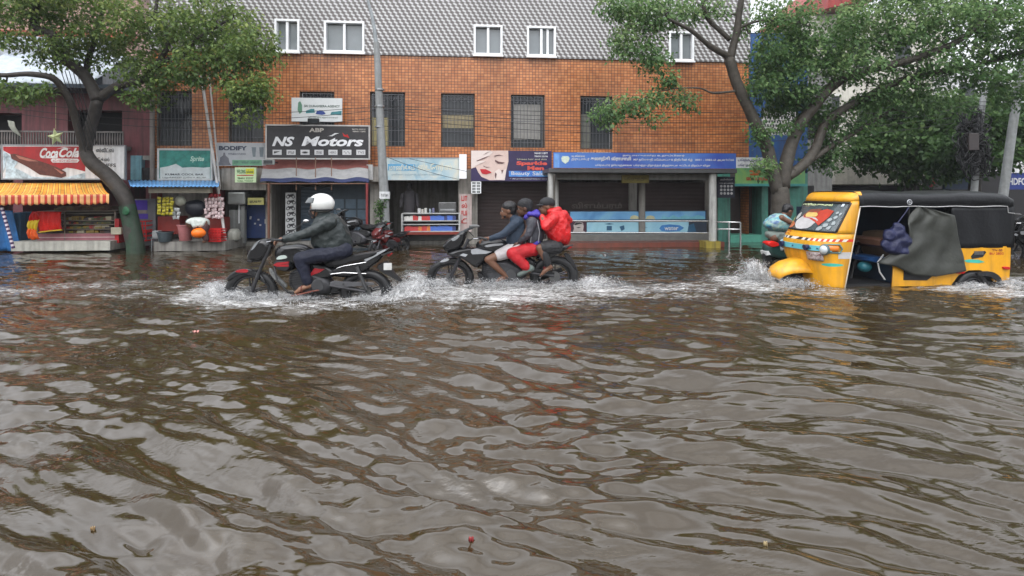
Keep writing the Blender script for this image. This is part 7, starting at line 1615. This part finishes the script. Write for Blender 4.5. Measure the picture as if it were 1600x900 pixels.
limbs = [([zt1(478, 900, Yt), zt1(470, 830, Yt), zt1(440, 700, Yt), zt1(385, 625, Yt), zt1(325, 570, Yt - .1), zt1(302, 535, Yt - .1)], .185, .145),
         ([zt1(302, 540, Yt - .1), zt1(318, 450, Yt - .1), zt1(345, 350, Yt - .2)], .14, .12),
         ([zt1(345, 352, Yt - .2), zt1(300, 270, Yt - .3), zt1(212, 190, Yt - .6), zt1(190, 125, Yt - .8), zt1(122, 90, Yt - .9), zt1(132, 0, Yt - 1), zt1(120, -90, Yt - 1)], .14, .05),
         ([zt1(300, 540, Yt - .1), zt1(262, 410, Yt - .4), zt1(205, 290, Yt - .8), zt1(120, 262, Yt - 1.1), zt1(0, 264, Yt - 1.3), zt1(-120, 240, Yt - 1.4)], .10, .035),
         ([zt1(345, 345, Yt - .2), zt1(420, 300, Yt - .2), zt1(505, 280, Yt - .3), zt1(560, 222, Yt - .4), zt1(640, 200, Yt - .5), zt1(760, 215, Yt - .6)], .12, .04),
         ([zt1(540, 240, Yt - .4), zt1(590, 160, Yt - .5), zt1(548, 70, Yt - .6), zt1(560, -60, Yt - .6)], .07, .03),
         ([zt1(300, 270, Yt - .3), zt1(330, 130, Yt), zt1(380, 0, Yt + .2), zt1(420, -120, Yt + .3)], .07, .03),
         ([zt1(620, 200, Yt - .5), zt1(720, 120, Yt - .7), zt1(820, 60, Yt - .8)], .05, .02)]
clL = [(40, 20, 13.00, 80, 1.2, 40, 1.3, .55), (130, 10, 13.40, 80, 1.4, 45, 1.4, .6), (150, 70, 13.60, 75, 1.1, 40, 1.2, .5), (235, 40, 13.20, 80, 1.3, 50, 1.5, .55), (330, 40, 13.20, 80, 1.2, 50, 1.6, .5), (390, 75, 12.80, 50, .9, 45, 1.1, .5),
       (330, 105, 13.00, 75, .9, 32, 1.1, .35), (240, 115, 13.40, 60, .8, 32, .9, .4), (395, 145, 12.70, 48, .6, 34, .8, .5), (225, 150, 13.20, 28, .5, 18, .35, .35), (15, 145, 12.60, 38, .6, 20, .45, .35), (65, 140, 12.60, 22, .3, 8, .10, .3), (90, 85, 13.20, 60, .8, 28, .5, .45), (60, -50, 13.20, 160, 1.6, 40, 1.6, .5), (300, -50, 13.20, 160, 1.6, 40, 1.6, .5),
       (30, 60, 12.80, 45, .8, 25, .4, .55), (-70, 20, 12.80, 60, 1, 60, .8, .5), (385, 182, 12.70, 20, .4, 8, .09, .55)]
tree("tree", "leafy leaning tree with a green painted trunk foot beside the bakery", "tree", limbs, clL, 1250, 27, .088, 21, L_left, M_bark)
lt = bpy.data.objects["tree"]
mb = MB(); w = wob([zt1(479, 905, Yt), zt1(471, 832, Yt), zt1(447, 722, Yt)], .0, 3); mb.tube(w, [.199 - .002 * k for k in range(len(w))], 14, cap=False); mb.build("painted_band", C("dull green paint", (.020, .045, .025), .6, dirt=.6, var=.5), lt, smooth='all', label="dull green painted foot of the trunk")
mb = MB(); c = zt1(443, 742, Yt - .22); mb.ell(c, (.09, .03, .10)); 
for i, v in enumerate(mb.v): mb.v[i] = tuple(c + (Vector(v) - c) * (1 + .35 * noise.noise(Vector(v) * 11)))
tag(mb.build("cable_bundle", C("green net", (.02, .09, .04), .6, var=.6, scale=30), loc=c, smooth='all'), "small bunch of green netting tied to the left tree trunk", "netting")
def zt8(x, y, Y): return at(930 + x / 2.388, y / 2.388, Y)
Yr = 13.9
limbs = [([zt8(690, 1010, Yr), zt8(690, 800, Yr), zt8(688, 700, Yr)], .25, .20),
         ([zt8(680, 720, Yr), zt8(645, 560, Yr), zt8(592, 440, Yr - .1), zt8(530, 325, Yr - .2), zt8(500, 215, Yr - .3)], .16, .12),
         ([zt8(500, 218, Yr - .3), zt8(528, 120, Yr - .4), zt8(545, 0, Yr - .5), zt8(550, -120, Yr - .5)], .10, .05),
         ([zt8(500, 212, Yr - .3), zt8(430, 170, Yr - .6), zt8(350, 110, Yr - .9), zt8(270, 70, Yr - 1.1)], .075, .03),
         ([zt8(502, 150, Yr - .35), zt8(425, 70, Yr - .5), zt8(403, 0, Yr - .6), zt8(390, -80, Yr - .6)], .06, .03),
         ([zt8(520, 112, Yr - .4), zt8(600, 80, Yr - .5), zt8(720, 75, Yr - .6), zt8(800, 100, Yr - .6)], .035, .015),
         ([zt8(700, 700, Yr), zt8(742, 520, Yr), zt8(815, 395, Yr - .1), zt8(940, 288, Yr - .3), zt8(1150, 230, Yr - .6), zt8(1350, 155, Yr - .8), zt8(1500, 30, Yr - .9)], .16, .05),
         ([zt8(715, 660, Yr), zt8(800, 590, Yr + .1), zt8(870, 450, Yr + .2), zt8(1000, 370, Yr), zt8(1170, 290, Yr - .2), zt8(1400, 250, Yr - .4), zt8(1640, 180, Yr - .5)], .13, .05),
         ([zt8(740, 640, Yr), zt8(860, 560, Yr + .2), zt8(1010, 470, Yr + .3), zt8(1120, 400, Yr + .4)], .08, .03),
         ([zt8(535, 338, Yr - .2), zt8(440, 347, Yr - .5), zt8(380, 328, Yr - .7), zt8(240, 340, Yr - .9), zt8(120, 400, Yr - 1.1)], .028, .010)]
clR = [(1010, 25, 13.2, 60, .8, 35, 1.0, .55), (975, 70, 13.0, 28, .5, 28, .35, .55), (1020, 85, 13.0, 26, .5, 30, .40, .5), (960, 10, 13, 30, .5, 20, .3, .6), (1090, 15, 13.4, 60, .9, 22, .45, .6), (1035, 125, 13, 20, .3, 14, .15, .5), (1220, 30, 13.5, 70, 1.0, 40, .9, .55), (1280, 70, 13.6, 60, 1, 40, .9, .45), (1230, 105, 13.6, 55, .9, 35, .85, .5), (1195, 75, 13.6, 35, .7, 40, .4, .5),
       (1330, 110, 13.6, 60, 1, 35, .9, .5), (1400, 45, 13.4, 80, 1, 40, 1.1, .6), (1490, 30, 13.2, 80, 1.1, 45, 1.4, .6), (1570, 60, 13.2, 70, 1.1, 50, 1.3, .55), (1470, 100, 13.4, 80, 1.0, 35, 1.0, .5), (1410, 140, 13.6, 60, .8, 22, .45, .4), (1540, 120, 13.2, 50, .8, 20, .5, .45), (1190, 140, 13.6, 30, .5, 22, .35, .45), (1250, 150, 13.8, 50, .7, 22, .4, .4),
       (950, 175, 12.9, 20, .4, 26, .28, .55), (985, 165, 12.9, 28, .4, 16, .25, .55), (1030, 155, 13, 22, .4, 12, .15, .6), (1066, 155, 13.2, 26, .3, 14, .17, .6), (1020, 185, 13, 14, .2, 9, .06, .6), (1200, -50, 13.4, 250, 1.6, 30, 1.4, .5), (1500, -50, 13.4, 200, 1.6, 40, 1.6, .5), (1195, 210, 13.6, 24, .3, 20, .16, .4), (1190, 262, 13.4, 22, .3, 14, .13, .5), (1235, 200, 13.8, 20, .3, 16, .10, .4), (1330, 190, 14.2, 50, .6, 30, .5, .4), (1290, 215, 14.3, 35, .5, 22, .3, .4), (1350, 160, 14, 30, .5, 16, .25, .4), (1660, 60, 13, 60, 1, 60, .8, .5), (1215, 165, 14.3, 30, .4, 22, .3, .4), (1275, 175, 14.3, 40, .5, 26, .45, .4), (1290, 245, 14.6, 40, .5, 28, .45, .35), (1240, 60, 14.2, 50, .6, 50, .6, .4), (1200, 110, 14.4, 35, .5, 45, .6, .45), (1240, 150, 14.4, 45, .5, 30, .5, .4), (1340, 70, 14.4, 70, .8, 50, 1.0, .5), (1440, 160, 14, 90, .8, 22, .7, .45), (1580, 140, 13.6, 50, .7, 26, .5, .5), (1560, 10, 13.6, 80, .9, 30, .9, .6), (1400, 0, 13.8, 90, .9, 30, .9, .6), (1320, 30, 13.4, 40, .8, 20, .25, .55)]
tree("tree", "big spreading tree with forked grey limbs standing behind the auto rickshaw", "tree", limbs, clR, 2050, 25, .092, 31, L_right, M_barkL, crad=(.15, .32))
def far_tree(px, py0, Y, pts, cl, label, seed, n=380):
    tree("tree", label, "tree", [([at(px, 300 + 900 * H / Y, Y), at(px + 3, py0 + 40, Y), at(px, py0, Y)], .22, .12)] + pts, cl, n, 34, .17, seed, L_far, M_bark, crad=(.3, .6))
far_tree(1420, 250, 20, [([at(1420, 270, 20), at(1400, 220, 20), at(1370, 190, 20)], .1, .04), ([at(1420, 270, 20), at(1450, 210, 20), at(1480, 170, 20)], .1, .04)],
         [(1400, 215, 20, 70, 1.4, 45, 1.5, .5), (1360, 240, 20, 40, 1, 30, .5, .4), (1450, 180, 20, 60, 1.3, 40, 1, .5), (1440, 265, 19.6, 50, .9, 22, .6, .4), (1390, 165, 20, 50, 1, 20, .5, .5)], "dense dark green tree above the auto rickshaw roof left of the wire tangle", 41)
far_tree(1520, 240, 18.5, [([at(1520, 260, 18.5), at(1500, 200, 18.5), at(1480, 170, 18.5)], .1, .04), ([at(1520, 260, 18.5), at(1550, 200, 18.5), at(1580, 170, 18.5)], .1, .04)],
         [(1510, 190, 18.5, 60, 1.3, 50, 1.3, .5), (1570, 190, 18.3, 40, 1.1, 45, .9, .55), (1490, 240, 18, 40, .9, 40, .8, .3), (1550, 245, 18.2, 40, .9, 32, .7, .35), (1620, 170, 18, 50, 1, 60, .8, .5)], "tangled green tree at the right edge behind the electric poles", 43)

# ================================================================ buildings and poles beyond, on the right
YB = 23.5
t = thing("cream_building", "cream walled building with a red sloped roof showing through the right tree", "building", (14, YB, 0))
def bx(mb, px0, px1, pt, pb, Y, D, m=None):
    a, b_ = at(px0, pt, Y), at(px1, pb, Y); mb.box(a.x, b_.x, Y, Y + D, b_.z, a.z, m)
mb = MB(); bx(mb, 1262, 1480, 22, 380, YB, 6); mb.build("wall", C("cream wall", (.50, .48, .42), .7, dirt=.3, scale=2), t)
mb = MB(); a, b_ = at(1290, 14, YB - .8), at(1345, -34, YB - .8); mb.prism([(a.x, a.z), (at(1352, 12, YB).x, at(1352, 8, YB).z), (b_.x, b_.z + .9), (a.x + .2, a.z + .9)], YB - .9, YB + 6); mb.build("roof", C("brick red roof", (.28, .04, .035), .6, dirt=.3), t)
for px, py in ((1290, 60), (1335, 60), (1400, 60), (1290, 150), (1345, 150), (1410, 150), (1440, 225)):
    mb = MB(); bx(mb, px, px + 22, py, py + 45, YB - .03, .02); w = mb.build("window", M_glass, t); mb = MB(); bx(mb, px - 3, px + 25, py - 4, py, YB - .15, .14); mb.build("window_hood", C("cream trim", (.55, .54, .50)), w); mb = MB(); bx(mb, px - 3, px + 25, py + 45, py + 48, YB - .15, .14); mb.build("window_sill", C("cream trim", (.55, .54, .50)), w)
mb = MB(); bx(mb, 1305, 1480, 252, 288, YB - 1.2, 1.19); mb.build("parapet", C("pale beige band", (.46, .44, .38), .7, dirt=.25), t)
mb = MB(); bx(mb, 1300, 1480, 290, 372, YB - .05, .04); mb.build("shopfront", M_dark, t)
mb = MB(); bx(mb, 1262, 1300, 120, 150, YB - .1, .09); mb.build("wall_panel", C("pale grey panel", (.38, .39, .38)), t)
t = thing("white_building", "white building with dark windows at the far right behind the trees", "building", (20, YB - 1, 0))
mb = MB(); bx(mb, 1486, 1800, 110, 270, YB - 1, 7); mb.build("wall", C("white wall", (.60, .61, .61), .7, dirt=.4, scale=2), t)
mb = MB(); bx(mb, 1486, 1800, 271, 375, YB - 1, 7); mb.build("ground_floor", M_dark, t)
for px, py in ((1500, 130), (1545, 130), (1590, 130), (1640, 130), (1500, 200), (1545, 200), (1590, 205)):
    mb = MB(); bx(mb, px, px + 24, py, py + 38, YB - 1.03, .02); mb.build("window", M_glass, t)
t = thing("pale_house", "pale plastered house between the blue building and the cream building", "building", (11.4, 19.5, 0))
mb = MB(); bx(mb, 1240, 1300, 90, 385, 19.5, 3); mb.build("wall", C("grey plaster", (.20, .20, .19), .7, dirt=.5), t)
mb = MB(); bx(mb, 1248, 1272, 290, 380, 19.45, .04); mb.build("doorway", M_dark, t); mb = MB(); bx(mb, 1262, 1282, 175, 215, 19.45, .04); mb.build("window", M_dark, t)
def far_sign(px0, px1, py0, py1, Y, mt, label, items, tm, bold=.03):
    a, b_ = at(px0, py1, Y), at(px1, py0, Y); t = thing("shop_sign", label, "sign", (a.x, Y, a.z)); mb = MB(); mb.box(a.x, b_.x, Y, Y + .1, a.z, b_.z); mb.build("panel", mt, t); mb = MB()
    for s, x0, x1, y0, y1 in items: o = at(x0, y1, Y - .006); letter(mb, s, o, (at(x1, y1, Y - .006).x - o.x, 0, 0), (0, 0, at(x0, y0, Y - .006).z - o.z), bold)
    if items: mb.build("lettering", tm, t)
    return t
far_sign(1571, 1640, 271, 296, 20, C("bank blue", (.02, .04, .20)), "dark blue bank sign with white slanted lettering at the right edge", [("HDFC BANK", 1576, 1634, 278, 289)], whiteS)
far_sign(1476, 1530, 272, 296, 19.4, C("dark teal blue", (.03, .06, .12)), "dim blue sign with small pale lettering behind the rickshaw roof", [("உணவகம்", 1482, 1502, 278, 285)], C("pale cyan letters", (.3, .42, .5)))
t = far_sign(1444, 1474, 275, 296, 20.6, C("dim grey sign", (.12, .12, .12)), "dim sign with a red cross above the rickshaw roof", [], red_)
mb = MB(); bx(mb, 1453, 1459, 277, 292, 20.57, .02); bx(mb, 1448, 1464, 282, 287, 20.565, .02); mb.build("red_cross", C("cross red", (.45, .02, .03)), t)
def lean_pole(pts, Y, r0, r1, label, mt=None):
    P = [at(x, y, Y) for x, y in pts]; mb = MB(); mb.tube(P, [lerp(r0, r1, k / (len(P) - 1)) for k in range(len(P))], 12); t = thing("electric_pole", label, "pole", (P[0].x, Y, P[0].z)); mb.build("shaft", mt or C("pole concrete", (.24, .25, .25), .6, dirt=.35, scale=8), t, smooth=True); return t, P
t, _ = lean_pole([(1556, 380), (1568, 300), (1582, 200), (1596, 110), (1604, 60)], 15.5, .12, .09, "tall pale leaning electric pole at the right edge")
for y in (120, 160): mb = MB(); p = at(1590, y, 15.5); mb.tube([p - Vector((.5, 0, 0)), p + Vector((.5, 0, 0))], .025, 8); mb.build("cross_arm", M_steel, t)
t, _ = lean_pole([(1518, 380), (1522, 300), (1530, 200), (1538, 140)], 17, .10, .08, "shorter electric pole carrying the dark wire tangle and transformer box")
mb = MB()
r = random.Random(9)
for k in range(90):
    c = at(1522 + r.uniform(-16, 14), 225 + r.uniform(-38, 38), 16.8); pts = [c + Vector((r.uniform(-.3, .3), r.uniform(-.15, .15), r.uniform(-.4, .4))) for _ in range(5)]; mb.tube(wob(pts, .03, k, 4), .016, 5)
mb.build("wire_tangle", pm("black cable", (.012, .012, .013), .5), t, smooth='all')
mb = MB(); p = at(1518, 222, 16.75); mb.box(p.x - .15, p.x + .15, 16.65, 16.9, p.z - .25, p.z + .25); mb.build("transformer_box", C("dark box", (.010, .010, .011), .5), t, bevel=.02)
# overhead wires
def wire(a, b_, sag, label, r=.007, group="overhead wires along the facade"):
    P = [lerp(a, b_, k / 24) - Vector((0, 0, sag * 4 * (k / 24) * (1 - k / 24))) for k in range(25)]; mb = MB(); mb.tube(P, r, 5)
    tag(mb.build("wire", pm("black cable", (.012, .012, .013), .5), loc=tuple(a), smooth='all'), label, "wire", group)
for k, (y0, y1) in enumerate(((165, 178), (168, 184), (172, 186), (176, 190), (183, 196), (196, 204))):
    wire(FA.W @ FA.q(593, y0, -1.4), at(1545, y1 - 20, 16.9), .25 + .07 * k, "thin black wire running across the tiled wall to the right electric poles")
for k, (y0, y1) in enumerate(((150, 166), (158, 172), (163, 183))):
    wire(FA.W @ FA.q(593, y1, -1.4), at(-60, y0, 14.2), .3 + .06 * k, "thin black wire running left from the electric pole through the left tree", group="overhead wires to the left tree")
wire(FA.W @ FA.q(604, 245, -1.4), FA.W @ FA.q(716, 280, -.4), .05, "thin wire slanting over the pale blue shop sign", .006, "wires over the pale blue sign"); wire(FA.W @ FA.q(640, 248, -.8), FA.W @ FA.q(730, 268, -.8), .0, "thin wire slanting over the pale blue shop sign", .006, "wires over the pale blue sign")
for k in range(5):
    a = zt1(300 + 10 * k, 535 - 8 * k, Yt - .3); wire(zt1(215 + 14 * k, 250, Yt - .6), a, -.05 + .03 * k, "pale loose cable hanging down the left tree trunk", .009, "cables on the left tree trunk")
# creeper on the electric pole
t = thing("creeper", "dark green creeper climbing the foot of the electric pole", "plant", FA.W @ FA.q(600, 385, -1.4)); r = random.Random(4); cs = [tuple(FA.W @ (FA.q(596 + r.uniform(-7, 5), lerp(310, 372, r.random()), -1.5))) for _ in range(46)]
crown(t, cs, [.07] * 46, 16, .06, 77, L_far, [.3 + .3 * r.random() for _ in range(46)])
mb = MB(); mb.tube(wob([FA.W @ FA.q(598, 388, -1.53), FA.W @ FA.q(596, 350, -1.54), FA.W @ FA.q(600, 312, -1.53)], .04, 2), .012, 6); mb.build("stem", M_bark, t, smooth='all')
# litter on the water
def litter(px, py, size, mt, label, name, cat):
    Yc = 900 * H / (py - 300); p = at(px, py, Yc); z = float(height(np.array([p.x]), np.array([p.y]))[0][0]); mb = MB(); n_ = 9; P = []
    for i in range(5): P.append([Vector((p.x + (j / 8 - .5) * size * (1 - .3 * abs(i - 2) / 2), p.y + (i / 4 - .5) * size * .5, z + .008 + .01 * math.sin(i * 1.7 + j * 1.3))) for j in range(9)])
    mb.grid(P); tag(mb.build(name, mt, loc=(p.x, p.y, z), smooth='all', solid=.003), label, cat)
litter(736, 847, .022, C("litter red", (.25, .03, .03), .3), "tiny red scrap of wrapper floating near the bottom of the flood", "wrapper", "litter"); litter(306, 520, .07, C("litter pink", (.55, .25, .22), .3), "small pink wrapper floating left of the lone motorcycle rider's wake", "wrapper", "litter")
litter(145, 820, .02, C("leaf brown", (.30, .20, .10), .4), "small dry leaf floating at the lower left", "leaf", "leaf"); litter(1196, 858, .016, C("leaf tan", (.42, .33, .18), .4), "small tan leaf floating at the lower right", "leaf", "leaf")
mb = MB(); mb.box(-190, 190, -60, 190, -1.9, 14)
hz = mb.build("haze", pm("hz", (1, 1, 1))); hz["kind"] = "stuff"; hz["label"] = "thin rain haze hanging over the flooded street"
hm = bpy.data.materials.new("haze air"); hm.use_nodes = True; hm.node_tree.nodes.clear()
ho = hm.node_tree.nodes.new("ShaderNodeOutputMaterial"); hv = hm.node_tree.nodes.new("ShaderNodeVolumePrincipled")
hv.inputs["Color"].default_value = (.92, .95, 1, 1); hv.inputs["Density"].default_value = .0008; hv.inputs["Anisotropy"].default_value = .2
hm.node_tree.links.new(hv.outputs[0], ho.inputs["Volume"]); hz.data.materials.clear(); hz.data.materials.append(hm)
